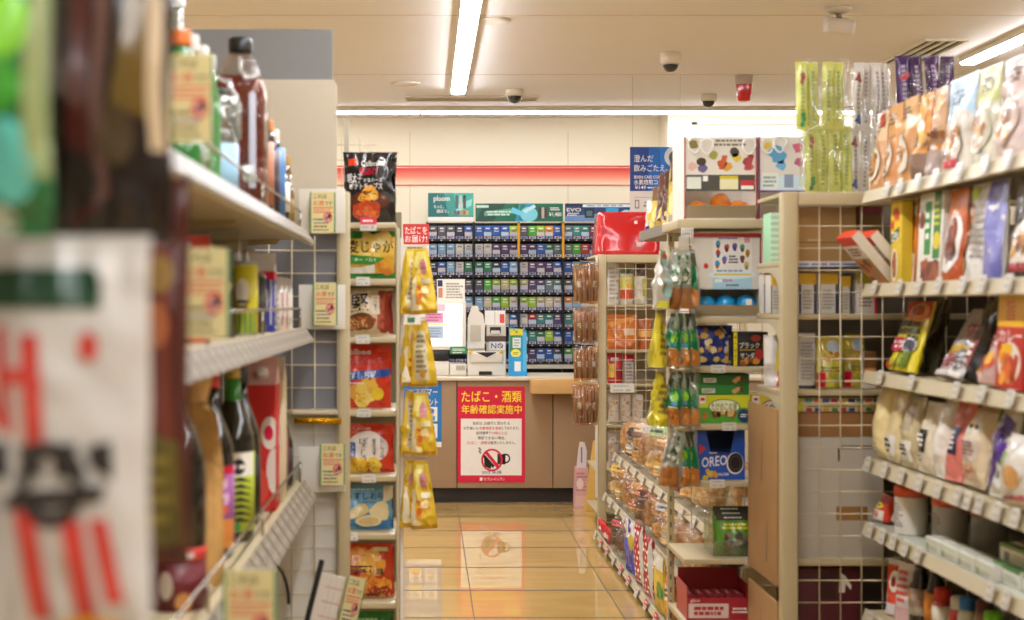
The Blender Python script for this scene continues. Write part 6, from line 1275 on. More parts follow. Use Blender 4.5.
# mushroom and bamboo biscuits
def a_take(p): p.rect(-1, .55, 1, 1, ink('#d6d62a')); p.rect(-1, 0, 1, .3, ink('#4fa02a')); p.ell(0, .58, .62, .28, ink('#2f6a24')); p.ell(0, .58, .58, .25, ink('#e9ecc0')); p.text('たけのこの里', -.5, .45, .5, .72, ink('#27401a'), bold=.03); p.lumps(-.45, .2, .45, .4, 9, [ink('#6b3a1c'), ink('#d9b06a'), ink('#8a5428')], .13, 4); p.rect(-.96, .7, -.72, .96, W_); p.rect(-.92, .8, -.76, .9, ink('#c9303a')); p.ell(.76, .26, .24, .24, ink('#1d3a6a')); p.bars(.62, .2, .9, .34, 2, W_); p.lumps(-.95, .15, -.7, .4, 3, [ink('#d9682a'), ink('#8a5a2a')], .1, 6)
d = 4.8; hb = Z(395, d) - sb[424.5]; wb = X(750, d) - X(698.5, d)
o = make_box('biscuit_box', 'yellow-green box of bamboo shoot biscuits with oval lettering', 'box', wb, hb, .06, '#4fa02a', a_take); put(o, X(724.2, d), d + .03, sb[424.5])
for k in range(2):
    o = make_box('biscuit_box', ['green biscuit box lying on the bamboo shoot box', 'upper darker green biscuit box, second in the lying pile'][k], 'box', wb * [.98, .95][k], Z(384, d) - Z(394.2, d), .1, ['#2f8a34', '#2a6a2c'][k], lambda p: (p.rect(-.88, .15, -.35, .6, ink('#dfe0d2')), p.bars(-.84, .22, -.4, .52, 2, ink('#8a8a80')), p.lumps(.4, .3, .75, .7, 5, [ink('#6b3a1c'), ink('#d9b06a')], .1, 3)), group='green biscuit boxes lying in a pile'); put(o, X(724.2 + k, d), d + .055, sb[424.5] + hb + .001 + k * (Z(384, d) - Z(394.2, d) + .0008))
o = make_box('biscuit_box', 'yellow box of mushroom biscuits half hidden by cardboard', 'box', wb, hb, .06, '#e0c43a', lambda p: (p.rect(-1, .0, 1, .25, ink('#b9702a')), p.ell(0, .55, .68, .3, ink('#a0522a')), p.ell(0, .55, .62, .26, ink('#f0e6d0')), p.text('きのこの山', -.52, .42, .52, .7, ink('#4a2a1a'), bold=.03), p.rect(-.96, .7, -.72, .96, W_), p.rect(-.92, .8, -.76, .9, ink('#c9303a')))); put(o, X(777.5, d), d + .03, sb[424.5])
# biscuit display carton with cut-out front
d = 4.8; w_ = X(745, d) - X(697.5, d); zb = sb[481.5]; hh = Z(430, d) - zb
t_ = thing('biscuit_carton', 'blue display carton of sandwich biscuits with cut-out front', 'box', (X(721.2, d), d, zb))
bl = ink('#1d4fae'); b = MB(); zz = lambda v: Z(v, d) - zb; xx = lambda u: X(u, d) - X(721.2, d)
b.prism([(-w_ / 2, 0), (w_ / 2, 0), (w_ / 2, hh), (xx(735), hh), (xx(730), zz(455)), (xx(711), zz(455)), (xx(706), hh), (-w_ / 2, hh)], 0, .004, bl)
q = Pr(b, lambda x, z, o: Vector((x, -o, z)), w_, hh); q.text('OREO', -.82, .27, .24, .47, W_, bold=.05, skew=.06); q.quad([(-.92, .5), (-.66, .62), (-.66, .64), (-.92, .72)], ink('#c9303a')); q.ell(.58, .33, .36, .22, ink('#e9e2d2')); q.ell(.6, .34, .32, .2, ink('#1c1614')); q.ring(.6, .34, .24, .15, .15, ink('#4a403a')); q.lumps(-.7, .03, -.2, .18, 5, [ink('#e09a2a'), ink('#d9c03a')], .12, 3); q.text('VANILLA CREAM', -.15, .08, .3, .14, W_); q.bars(-.5, .52, -.1, .56, 1, W_); b.build('front_panel', t_)
for sg in (-1, 1):
    b = MB(); xs_ = sorted((sg * w_ / 2, sg * (w_ / 2 - .003))); b.box(xs_[0], .0042, 0, xs_[1], .14, hh, bl); b.build('side_panel', t_)
b = MB(); b.box(-w_ / 2 + .0032, .0042, 0, w_ / 2 - .0032, .14, .003, bl); b.build('bottom', t_)
b = MB(); b.box(-w_ / 2 + .0032, .137, .0032, w_ / 2 - .0032, .14, hh, card('#16336e')); b.build('back_panel', t_)
for k in range(2):
    b = MB(); b.box(xx(703) , .02 + k * .05, .004, xx(740), .055 + k * .05, hh * .55, mat('#18306a', rough=.4), .003); b.build('biscuit_pack', t_)
# green pouches in a clear tray
d = 4.8; zb = sb[559]
for k in range(3):
    o = make_bag('snack_pouch', ['green snack pouch with nuts picture in the clear tray, front one', 'second green snack pouch in the clear tray', 'third green snack pouch at the back of the clear tray'][k], 'pouch', X(756, d) - X(718, d), Z(516, d) - zb - .006, .03, '#5f9a2c', lambda p: (p.rect(-1, .86, 1, 1, ink('#4a4436')), p.bars(-.6, .9, .6, .96, 1, W_), p.bars(-.7, .62, .7, .8, 2, ink('#e6e23a'), 4, fill=.7), p.lumps(-.6, .12, .6, .5, 14, [ink('#7a6a5a'), ink('#a0907a'), ink('#5a4a3a')], .2, 5)), 85 + k, 'green pouches in the clear tray', stand=True); put(o, X(737 + k, d), d + .03 + .045 * k, zb + .005 + .008 * k, rx=-.06)
t_ = thing('clear_tray', 'clear plastic tray holding the green pouches', 'tray', (X(737, d), d, zb))
tw = X(760, d) - X(713, d)
for nm_, q in (('base', (-tw / 2, 0, 0, tw / 2, .17, .002)), ('front_wall', (-tw / 2, 0, .0025, tw / 2, .002, .05)), ('side_wall', (-tw / 2, .0025, .0025, -tw / 2 + .002, .17, .1)), ('side_wall', (tw / 2 - .002, .0025, .0025, tw / 2, .17, .1))):
    b = MB(); b.box(*q, film('#e6ecd8', .14, .12, .3)); b.build(nm_, t_)
# red chocolate boxes at the bottom
d = 4.78; zb = sb[622]
t_ = thing('chocolate_carton', 'open red carton of chocolate bars low on the sweets shelf', 'box', (X(719, d), d, zb)); w_ = X(752, d) - X(688, d); hh = Z(598, d) - zb
rd = ink('#a8222c')
b = MB(); b.box(-w_ / 2, 0, 0, w_ / 2, .003, hh, rd); q = Pr(b, lambda x, z, o: Vector((x, -o, z)), w_, hh); q.rect(-.95, .1, .3, .75, ink('#d9c8c0')); q.bars(-.8, .2, .2, .65, 2, ink('#b03038'), 3, fill=.7); q.bars(.4, .3, .9, .6, 2, W_, 4); q.text('glico', -.9, .8, -.6, .95, W_); b.build('front_panel', t_)
for sg in (-1, 1):
    b = MB(); xs_ = sorted((sg * w_ / 2, sg * (w_ / 2 - .003))); b.box(xs_[0], .0032, 0, xs_[1], .2, hh * 1.5, rd); b.build('side_panel', t_)
b = MB(); b.box(-w_ / 2 + .0032, .0032, 0, w_ / 2 - .0032, .2, .003, rd); b.build('bottom', t_)
b = MB(); b.box(-w_ / 2 + .0032, .197, .0032, w_ / 2 - .0032, .2, hh * 1.9, rd); b.build('back_panel', t_)
for k in range(6):
    o = make_box('chocolate_bar', 'red chocolate bar in the open carton, %s from the left' % ORD[k], 'chocolate', .026, .012, .12, '#8a1c28', None, None, lambda p: (p.rect(-.5, .2, .5, .8, ink('#c95a60')), p.bars(-.3, .3, .3, .7, 2, W_)), 'chocolate bars in the red carton'); put(o, X(719, d) - w_ / 2 + .023 + k * .031, d + .1, zb + .06, rx=.0)
b = MB(); b.box(-w_ / 2 + .0032, .0034, .045, w_ / 2 - .0032, .196, .0585, card('#7a1a24')); b.build('inner_tray', t_)

# ---- hooks with green pouches at the side of the sweets shelf
HG = (X(693, 4.7), 4.72, 0)
t = thing('hanging_clip_strip', 'white hanging strip with hooks at the left side of the sweets shelf', 'hanger strip', HG)
b = MB(); b.M = T(HG); b.box(X(691.5, 4.74), 4.735, Z(487, 4.74), X(694.5, 4.74), 4.741, Z(246, 4.74), ink('#e4dfd4')); b.build('strip', t)
def a_gp(p):
    p.rect(-1, .7, 1, 1, ink('#39402c')); p.quad([(-.5, .66), (.6, .66), (.15, 1), (-.25, 1)], ink('#8d967c')); p.rect(-.86, .3, .86, .72, ink('#0d7a44')); p.ell(0, .55, .4, .11, ink('#93d632')); p.ell(.05, .43, .3, .04, ink('#4fa0c0')); p.bars(-.5, .33, .5, .38, 1, ink('#d8e8c0'), 3); p.rect(-.9, .04, .9, .3, ink('#c47a30')); p.ell(0, .28, .85, .07, ink('#c47a30')); p.lumps(-.6, .07, .6, .22, 6, [ink('#8a4a1c'), ink('#e0a048'), ink('#a85c20')], .22, 4)
def a_gp2(p): p.lumps(-.7, .4, .7, .95, 14, [ink('#3f7a3a'), ink('#e6e8dc'), ink('#2a5a30'), ink('#c9d0b8')], .22, 8); p.rect(-1, 0, 1, .36, ink('#a8682c'))
def a_wp(p): p.rect(-1, .0, 1, .12, ink('#c9c23a')); p.quad([(-.5, .2), (.4, .2), (.5, .9), (-.3, .9)], ink('#8ac6c0')); p.ell(.1, .9, .5, .06, ink('#c95a3a')); p.bars(-.6, .25, .6, .8, 6, ink('#b9b0a4'), 3)
def a_yp(p): p.rect(-1, .0, .4, 1, ink('#d6c22a')); p.bars(-.7, .2, .3, .8, 5, ink('#7a6a2a'), 4); p.rect(.4, 0, 1, 1, ink('#c9c0a8'))
for k, (v0, v1) in enumerate(((250, 308.5), (313, 367.5), (372, 426), (431, 486))):
    b = MB(); b.M = T(HG); dd = 4.7
    b.tube([(X(691.5, 4.74), 4.734, Z(v0 - 1.6, 4.74)), (X(686, dd), dd - .01, Z(v0 - 1.6, dd)), (X(672, dd), dd - .03, Z(v0 - 1.6, dd)), (X(666, dd), dd - .04, Z(v0 - 3, dd))], .0018, WIRE, 6); b.build('hook', t)
    items = [(690, .062, -.25, -.03, a_gp, '#33402c', .0), (679.5, .066, .3, .08, a_gp if k else a_gp2, '#3c4a30', -.045), (668.5, .062, .1, .16, a_gp if k % 3 else a_gp2, '#3c4a30', -.09)]
    items.append((660 if k == 0 else 657, .06, .9, .1, a_wp if k == 0 else a_yp, '#d8d4c8' if k == 0 else '#d6c83a', -.14))
    for j, (uc, ww, rz, ry, art, hx, dy) in enumerate(items):
        if k == 3 and j == 3: continue
        d = 4.72 + dy; hh = Z(v0, d) - Z(v1, d)
        cn = ['green and copper', 'green and copper', 'green and copper', 'white and teal' if k == 0 else 'yellow'][j]
        o = make_bag('hanging_snack_pouch', '%s hanging pouch, %s, %s tier of the sweets shelf strip' % (cn, ['against the shelf', 'second out', 'third out', 'outermost'][j], ['top', 'second', 'third', 'lowest'][k]), 'snack pouch', ww * 1.08, hh, .048, '#b9bdb4' if j < 3 else hx, art, k * 3.3 + j * 1.3, 'pouches hanging beside the sweets shelf', stand=True, seal=.05, wr=.009, matl=mat('#b4b9b0' if j < 3 else hx, rough=.2, coat=.5, bump=.8, bscale=22, metal=.5))
        for vv in o.data.vertices:
            q = vv.co.z / hh; vv.co.x *= 1 - .45 * max(0, q) ** 2
        put(o, X(uc, d), d, Z(v1, d), rz=rz, ry=ry)

# ================================================================== BREAD SHELVES RUNNING AWAY ALONG THE AISLE
BR = (1.2, 6.5, 0); BY0, BY1 = 5.16, 7.95
t = thing('bread_shelf', 'low stepped bread shelves running along the right of the aisle', 'shelf', BR)
BX = [1.0, .95, .9]; BZ = [.46, .25, .05]
b = MB(); b.M = T(BR); b.box(1.32, BY0, 0, 1.34, BY1, .8, SC); b.build('back_panel', t)
b = MB(); b.M = T(BR); b.box(.97, BY0, 0, 1.319, BY1, .03, mat('#3a3028', rough=.5)); b.build('plinth', t)
for y in (BY0 + .015, BY1 - .015):
    b = MB(); b.M = T(BR); b.prism([(1.02, .061), (1.319, .061), (1.319, .8), (1.2, .8)], y - .006, y + .006, SC); b.build('end_frame', t)
bsh = []
for i in range(3):
    z = BZ[i]; b = MB(); b.M = T(BR); b.box(BX[i], BY0 + .03, z - .018, 1.319, BY1 - .03, z, mat('#8f8266', rough=.5), .003); sh = b.build('shelf', t); bsh.append(sh)
    b = MB(); b.M = T(BR); b.prism([(BX[i] - .0005, z + .006), (BX[i] - .006, z + .006), (BX[i] - .016, z - .02), (BX[i] - .01, z - .022), (BX[i] - .0005, z - .018)], BY0 + .03, BY1 - .03, SCL); b.build('price_rail', sh)
    y = BY0 + .1; k = 0
    while y < BY1 - .06:
        price_tag(sh, BR, (BX[i] - .02, y, z - .004), 'x-', .07, .042, .35, (i == 2 and k % 3 != 1), k + i * 17); y += .26; k += 1
BREAD = {'loaf': ('#c98f4a', '#8a5522'), 'roll': ('#d9a860', '#a8702c'), 'dark': ('#7a4a24', '#4a2a14'), 'pale': ('#e0c08a', '#b98a4a'), 'choc': ('#5a3418', '#2f1a0c')}
def bread_mat(k):
    key = 'bread' + k
    if key in _mats: return _mats[key]
    m = bpy.data.materials.new('mat_crust_' + k); m.use_nodes = True; nt = m.node_tree; b = nt.nodes['Principled BSDF']; N = nt.nodes.new; L = nt.links.new
    tc = N('ShaderNodeTexCoord'); nz = N('ShaderNodeTexNoise'); nz.inputs['Scale'].default_value = 34; nz.inputs['Detail'].default_value = 4; rp = N('ShaderNodeValToRGB')
    rp.color_ramp.elements[0].position = .4; rp.color_ramp.elements[0].color = rgb(BREAD[k][1]) + (1,); rp.color_ramp.elements[1].position = .62; rp.color_ramp.elements[1].color = rgb(BREAD[k][0]) + (1,)
    bp = N('ShaderNodeBump'); bp.inputs['Strength'].default_value = .5; bp.inputs['Distance'].default_value = .01
    L(tc.outputs['Object'], nz.inputs['Vector']); L(nz.outputs['Fac'], rp.inputs[0]); L(rp.outputs[0], b.inputs['Base Color']); L(nz.outputs['Fac'], bp.inputs['Height']); L(bp.outputs[0], b.inputs['Normal']); b.inputs['Roughness'].default_value = .5
    _mats[key] = m; return m
def loaf(w, h, t_, kind, seed, mbx=None, zoff=0.0):
    bm = bmesh.new(); bmesh.ops.create_icosphere(bm, subdivisions=4, radius=1)
    for v in bm.verts:
        c = v.co; q = .62
        c = Vector((math.copysign(abs(c.x) ** q, c.x), math.copysign(abs(c.y) ** q, c.y), math.copysign(abs(c.z) ** q, c.z)))
        n = 1 + .12 * noise.noise(c * 2.2 + Vector((seed, 0, seed))) + .06 * math.sin(c.z * 9 + seed)
        v.co = Vector((c.x * w / 2 * n, c.y * t_ / 2 * n, h / 2 + c.z * h / 2 * .94 + zoff))
    bm.verts.index_update(); mbx = mbx or MB()
    mbx.add([v.co.copy() for v in bm.verts], [[v.index for v in f.verts] for f in bm.faces], bread_mat(kind), True); bm.free(); return mbx
def bread_pack(lab, w, h, t_, kind, seed, art=None, n=1, tint='#ffffff'):
    th = thing('bread_pack', lab, 'bread', (0, 0, 0), 0, 'wrapped bread on the bread shelves')
    for k in range(n):
        loaf(w * .82, h * .84 / n, t_ * .82, kind, seed + k, zoff=h * .05 + k * h * .84 / n).build('bread_roll' if n > 1 else 'bread', th)
    mbf, mpf = bag_mesh(w, h, t_ + .02, film(tint, .08, .04, .4), seed, .007, False, .05, nu=16, nv=20); mbf.build('clear_wrapper', th)
    if art:
        bb = MB(); art(Pr(bb, mpf, w, h, lay=.0009)); bb.build('label', th)
    return th
A1 = lambda c, s: (lambda p: (p.rect(-.6, .1, .4, .4, ink(c)), p.bars(-.5, .15, .3, .35, 2, W_, s)))
A2 = lambda c, s: (lambda p: (p.rect(-.9, .72, .9, .9, ink(c)), p.bars(-.6, .76, .6, .86, 1, K_, s)))
rows = [(0, 7.72, .23, 10, ['roll', 'choc', 'roll', 'loaf', 'pale', 'roll', 'loaf', 'dark', 'roll', 'pale'], [.2, .19, .22, .2, .25, .21, .22, .2, .2, .21], .2), (1, 7.72, .245, 10, ['pale', 'roll', 'loaf', 'roll', 'dark', 'loaf', 'roll', 'pale', 'loaf', 'roll'], [.175] * 10, .225), (2, 7.3, .22, 2, ['choc', 'dark'], [.15, .15], .2)]
RN = ['upper', 'middle', 'lowest']; KN = {'roll': 'golden bread rolls', 'choc': 'dark chocolate bread', 'loaf': 'brown loaf', 'pale': 'pale bread', 'dark': 'dark crusty bread'}
ORD2 = ORD + ['ninth', 'tenth']
lc = ['#c95a4a', '#d9cfc0', '#b9b0a6', '#d9b03a', '#8aa05a', '#b9c8d8', '#c93a3a']
for (i, ys, st, n_, kinds, hs, ww) in rows:
    for k in range(n_):
        art = None if (k + i) % 3 == 0 else (A1(lc[(k * 2 + i) % 7], k) if k % 2 else A2(lc[(k + i * 3) % 7], k))
        o = bread_pack('clear-wrapped %s, %s from the far end of the %s bread shelf' % (KN[kinds[k]], ORD2[k], RN[i]), ww, hs[k], .11, kinds[k], ys * 3.1 + k * 1.7 + i, art, 1 + (k + i) % 3)
        put(o, BX[i] + .055, ys - st * k, BZ[i] + .014, -PI / 2 + .45, -.12)
# second row glimpsed through the mesh back of the sweets shelf
for k in range(2):
    o = bread_pack(['white-wrapped bread seen through the mesh behind the green pouches', 'loaf in clear wrap seen through the mesh under the biscuit carton', 'pale bread pack seen through the mesh, right of the loaf'][k], .17, [.165, .24, .22][k], .07, ['pale', 'roll', 'loaf'][k], 3.3 * k, A1('#d9d0c8', k), 1); put(o, [1.2, 1.17, 1.25][k], [5.36, 5.38, 5.66][k], [BZ[1], BZ[0], BZ[0]][k] + .0095, -.2 + .3 * k, -.1)
def lowbag(lab, y, w_, h_, hx, art, seed, stand=False, dx=.0, t_=.03, cat='bread', rz=.08):
    o = make_bag('bread_bag', lab, cat, w_, h_, t_, hx, art, seed, 'printed bread bags on the lowest bread shelf', stand=stand); put(o, BX[2] + .016 + dx, y, BZ[2] + .003, -PI / 2 + rz, .02); return o
lowbag('red bag at the far end of the lowest bread shelf', 7.78, .2, .08, '#c81f2a', lambda p: (p.bars(-.5, .3, .5, .7, 1, W_), p.rect(-1, 0, 1, .25, ink('#e0d8cc'))), 91)
lowbag('second red bag at the far end of the lowest bread shelf', 7.55, .18, .08, '#c02430', lambda p: p.rect(-.6, .3, .6, .6, ink('#d9c0b0')), 92)
lowbag('blue and white bag in the middle of the lowest bread shelf', 6.72, .2, .24, '#e0dcd8', lambda p: (p.rect(-1, 0, 1, .5, ink('#2c3aa8')), p.ell(0, .5, .8, .16, ink('#4a55b8')), p.lumps(-.9, .65, .5, .98, 9, [ink('#5a4a9a'), ink('#ffffff')], .2, 5), p.ell(.7, .6, .3, .15, ink('#b9a83a'))), 93)
a_dot = lambda p: (p.rect(-.9, .0, .9, 1, ink('#b0203a')), [p.ell(-.75 + .5 * (k % 4) + .25 * ((k // 4) % 2), .06 + .1 * (k // 4), .09, .028, W_, 3) for k in range(38)], p.rect(.55, 0, 1, 1, ink('#c9c4bc'), 4))
lowbag('red bag with white dots on the lowest bread shelf, farther of two', 6.42, .17, .26, '#b0203a', a_dot, 94)
lowbag('red bag with white dots on the lowest bread shelf, nearer of two', 6.16, .17, .25, '#b0203a', a_dot, 95)
lowbag('yellow and green bag on the lowest bread shelf by the slotted post', 5.86, .22, .23, '#d6b23a', lambda p: (p.rect(-1, .0, 1, .3, ink('#c9a02a')), p.ell(.5, .4, .4, .16, ink('#2f8a3a')), p.rect(-1, .75, 1, 1, ink('#dcd8cc'))), 96, dx=-.004, rz=.02)
lowbag('orange bag nearest on the lowest bread shelf', 5.6, .17, .19, '#d9862a', lambda p: (p.rect(-1, .5, 1, .8, ink('#e6d8b0')), p.bars(-.6, .55, .6, .75, 2, K_)), 97, dx=-.004, rz=.02)
# raised shelf of banana chocolate bags behind the sweets shelf
b = MB(); b.M = T(BR); zb = 1.508
TS = (1.05, 5.5, 0)
t = thing('top_rack', 'grey metal tray shelf of brown snack bags above the hanging green pouches', 'shelf', TS)
b = MB(); b.M = T(TS); b.box(.82, 5.12, zb - .012, 1.385, 5.75, zb, mat('#6f6a62', rough=.35, metal=.4), .002); b.build('tray', t)
b = MB(); b.M = T(TS); b.box(.815, 5.12, zb - .012, .8195, 5.75, zb + .025, mat('#7d776e', rough=.35, metal=.4)); b.build('front_lip', t)
for y in (5.14, 5.73):
    b = MB(); b.M = T(TS); b.box(1.36, y - .012, 0, 1.385, y + .012, zb - .0125, SC); b.build('post', t)
for k, (y, hx, h_) in enumerate(((5.69, '#d8cfb8', .14), (5.55, '#c9b04a', .18), (5.42, '#5a3020', .22), (5.29, '#4a2a1c', .22), (5.17, '#b9a84a', .24))):
    o = make_bag('snack_bag', ['pale bag with purple corner at the far end of the grey tray', 'yellowish banana snack bag on the grey tray', 'brown banana chocolate bag in the middle of the grey tray', 'darker brown chocolate bag on the grey tray', 'yellow and brown bag nearest on the grey tray'][k], 'snack bag', .13, h_, .06, hx, [lambda p: (p.rect(-1, 0, 1, .25, ink('#6a3a9a')), p.ell(0, .5, .5, .15, ink('#e0b03a'))), lambda p: (p.ell(0, .4, .6, .2, ink('#e6d27a')), p.rect(-1, .7, 1, 1, ink('#6b4a2a'))), lambda p: (p.quad([(-.6, .2), (.3, .3), (.6, .8), (-.2, .7)], ink('#d9c27a')), p.lumps(-.5, .1, .6, .35, 5, [ink('#c9a03a')], .25, 3)), lambda p: p.lumps(-.6, .1, .6, .7, 7, [ink('#d9b46a'), ink('#7a4a2a')], .25, 5), lambda p: (p.ell(0, .4, .7, .25, ink('#e0cf7a')), p.rect(-1, .7, 1, 1, ink('#5a3a22')))][k], 101 + k, 'brown snack bags on the grey tray', stand=k > 0); put(o, .875, y, zb + .006, -PI / 2 + .75, -.12)

# ================================================================== FAR RACK WITH MESH, RED BOX, BROWN STICKS
DC2 = 8.2; FC = (1.3, 8.4, 0)
t = thing('far_rack', 'far mesh-sided rack with mixed packets below the red box', 'shelf rack', FC)
fx0, fx1, FR = X(597.5, DC2), X(606, DC2), 1.75
ztop = Z(254.5, DC2)
for q in ((fx0, fx1), (FR - .04, FR)):
    b = MB(); b.M = T(FC); b.box(q[0], DC2 - .02, 0, q[1], DC2 + .02, ztop, SC, .006); b.build('post', t)
b = MB(); b.M = T(FC); b.box(fx1 + .0005, DC2 - .015, ztop - .045, FR - .0405, DC2 + .015, ztop - .001, SC, .004); b.build('top_beam', t)
b = MB(); b.M = T(FC); wire_grid(b, 'x', DC2, fx1, FR - .04, .06, ztop - .04, .0555, .0555, .0022, offa=.052); b.build('mesh_panel', t)
b = MB(); b.M = T(FC); b.box(fx0, DC2 + .03, ztop - .012, FR, 8.75, ztop, SC); b.build('top_shelf', t)
b = MB(); b.M = T(FC); b.box(fx0 + .05, 8.74, 0, FR, 8.75, ztop - .0125, steel('#b5a88c')); b.build('back_panel', t)
fb = {}
for v in (304.5, 350, 384, 425, 470, 512):
    z = Z(v, DC2 + .03); fb[v] = z + .001; b = MB(); b.M = T(FC); b.box(fx0, DC2 + .025, z - .014, FR, 8.739, z, SC, .002); sh = b.build('shelf', t)
    if v == 384: price_tag(sh, FC, (X(622, DC2), DC2 - .008, z - .02), 'y-', .13, .05, .1, False, 99)
def fbag(lab, u0, v0, u1, shelf, hx, art, seed, d=8.3, name='snack_pouch', stand=True, t_=.06):
    w_ = X(u1, d) - X(u0, d); h_ = Z(v0, d) - fb[shelf] - .002
    o = make_bag(name, lab, 'pouch', w_, h_, t_, hx, art, seed, 'packets behind the far mesh', stand=stand); return put(o, (X(u0, d) + X(u1, d)) / 2, d, fb[shelf] + .001)
fbag('white packet behind the top of the far mesh', 607.5, 262, 619, 304.5, '#d6cfc4', lambda p: p.bars(-.8, .1, .8, .9, 8, ink('#a8a094'), 4), 111)
fbag('yellow and red labelled packet behind the far mesh', 620, 268, 633, 304.5, '#cfcbb8', lambda p: (p.rect(-1, .42, 1, .8, ink('#d6c85a')), p.rect(-1, .12, 1, .4, ink('#c9502a')), p.ell(.4, .5, .4, .1, ink('#e0a02a')), p.rect(-1, .85, 1, .98, ink('#4a5a3a'))), 112)
fbag('pale packet at the right behind the top of the far mesh', 634, 264, 647, 304.5, '#cfc6b4', lambda p: (p.rect(-1, .7, 1, 1, ink('#5a3a2c')), p.rect(.2, .2, 1, .65, ink('#b0a02a'))), 113)
fbag('orange packet on the second shelf behind the far mesh', 607, 314, 637, 350, '#d0762a', lambda p: (p.rect(.1, .4, .8, .6, ink('#d9b890')), p.rect(-1, .0, 1, .2, ink('#b9601c')), p.quad([(-1, .6), (.8, .85), (.8, .95), (-1, .75)], ink('#e89a3a'))), 114, t_=.1)
fbag('dark orange packet right of the brighter one behind the far mesh', 638, 318, 652, 350, '#a8581c', lambda p: p.rect(-1, .4, 1, .6, ink('#d9a04a')), 115)
fbag('red packet with yellow square behind the far mesh', 607.5, 353, 622, 384, '#c0222a', lambda p: (p.rect(-.9, .2, -.1, .65, ink('#e0b82a')), p.bars(-.6, .7, .8, .9, 1, W_), p.rect(.2, .2, .9, .5, ink('#a01a24'))), 116)
fbag('silver and red packet beside the red one behind the far mesh', 623, 354, 634, 384, '#bdb6b0', lambda p: (p.bars(-.8, .1, .8, .7, 5, ink('#8a8078'), 5), p.rect(-1, .75, 1, 1, ink('#c0222a'))), 117)
a_ck = lambda p: (p.lumps(-.6, .15, .6, .85, 7, [ink('#c9a878'), ink('#b08a5a'), ink('#d8c0a0')], .3, 4), p.bars(-.8, .02, .8, .1, 1, ink('#8a7a6a')))
for k in range(3):
    fbag(['pale biscuit packet low behind the far mesh, left', 'pale biscuit packet low behind the far mesh, middle', 'pale biscuit packet low behind the far mesh, right'][k], 608 + 12 * k, 394, 619 + 12 * k, 425, '#cfc0b0', a_ck, 120 + k)
    fbag(['lower pale biscuit packet behind the far mesh, left', 'lower pale biscuit packet behind the far mesh, middle', 'lower pale biscuit packet behind the far mesh, right'][k], 608 + 12 * k, 432, 619 + 12 * k, 470, '#c8b9aa', a_ck, 124 + k)
# red covered box
d = 8.35
t = thing('red_box', 'shiny red covered box on top of the far rack', 'box', (X(622, d), d, ztop + .001))
b = MB(); hh = Z(212, d) - ztop; rm = mat('#c3161c', rough=.22, coat=.6, bump=.5, bscale=9)
xb0, xb1, xt0, xt1 = X(597, d) - X(622, d), X(660, d) - X(622, d), X(600.5, d) - X(622, d), X(660, d) - X(622, d)
n = 10; vs = []; fs = []
for (yy, sh_) in ((0, 1), (.3, 1)):
    for j in range(n + 1):
        for i in range(n + 1):
            a, c = i / n, j / n; x0_ = xb0 + (xt0 - xb0) * c; x1_ = xb1 + (xt1 - xb1) * c
            wv = .012 * noise.noise(Vector((a * 3, c * 3, yy * 9))) + (.0 if yy else -.012 * math.sin(PI * a))
            vs.append((x0_ + (x1_ - x0_) * a, yy + wv + (.03 * c if yy == 0 else -.03 * c), hh * c))
m_ = (n + 1) ** 2
for s_ in (0, 1):
    for j in range(n):
        for i in range(n):
            q = s_ * m_ + j * (n + 1) + i; f = (q, q + 1, q + n + 2, q + n + 1); fs.append(f if s_ == 0 else f[::-1])
for i in range(n):
    fs += [(i, m_ + i, m_ + i + 1, i + 1), (n * (n + 1) + i, n * (n + 1) + i + 1, m_ + n * (n + 1) + i + 1, m_ + n * (n + 1) + i), (i * (n + 1), (i + 1) * (n + 1), m_ + (i + 1) * (n + 1), m_ + i * (n + 1)), (i * (n + 1) + n, m_ + i * (n + 1) + n, m_ + (i + 1) * (n + 1) + n, (i + 1) * (n + 1) + n)]
b.add(vs, fs, rm, True); b.build('cover', t)
b = MB(); b.box(X(634, d) - X(622, d), -.016, hh * .72, X(637, d) - X(622, d), -.012, hh * .79, ink('#e6c8c0')); b.box(X(636, d) - X(622, d), -.018, hh * .2, X(641, d) - X(622, d), -.014, hh * .3, ink('#e6c8c0')); b.build('white_mark', t)
# brown stick snacks hanging left of the far rack
HB = (X(589, 8.16), 8.16, 0)
t = thing('hanging_clip_strip', 'hanging strip of brown stick packets at the far rack post', 'hanger strip', HB)
b = MB(); b.M = T(HB); b.box(X(595.5, 8.16), 8.172, .2, X(598, 8.16), 8.177, Z(256, 8.16), ink('#dcd4c4')); b.build('strip', t)
def stickpack(lab, w_, h_, seed):
    th = thing('hanging_stick_pack', lab, 'snack pack', (0, 0, 0), 0, 'brown stick packs on the far strip')
    b = MB(); rr = random.Random(seed)
    for k in range(7):
        x0 = -w_ * .36 + w_ * .72 * k / 6; b.tube([(x0 * 1.05, .004 * (k % 2), h_ * .06), (x0 + .004 * rr.uniform(-1, 1), .0, h_ * .5), (x0 * .75, -.002, h_ * .86)], .0065, mat(['#b08250', '#7a5534', '#c4945c'][k % 3], rough=.5, var=.2), 6)
    b.build('sticks', th)
    mbf, _ = bag_mesh(w_, h_, .035, film('#f0d8b8', .1, .1, .45), seed, .006, False, .04, nu=12, nv=16); mbf.build('clear_wrapper', th)
    bb = MB(); q = Pr(bb, _, w_, h_, lay=.0012); q.rect(-.6, .36, .2, .6, ink('#8a6a48')); q.bars(-.5, .4, .1, .56, 3, ink('#d9c8a8'), seed); bb.build('label', th)
    return th
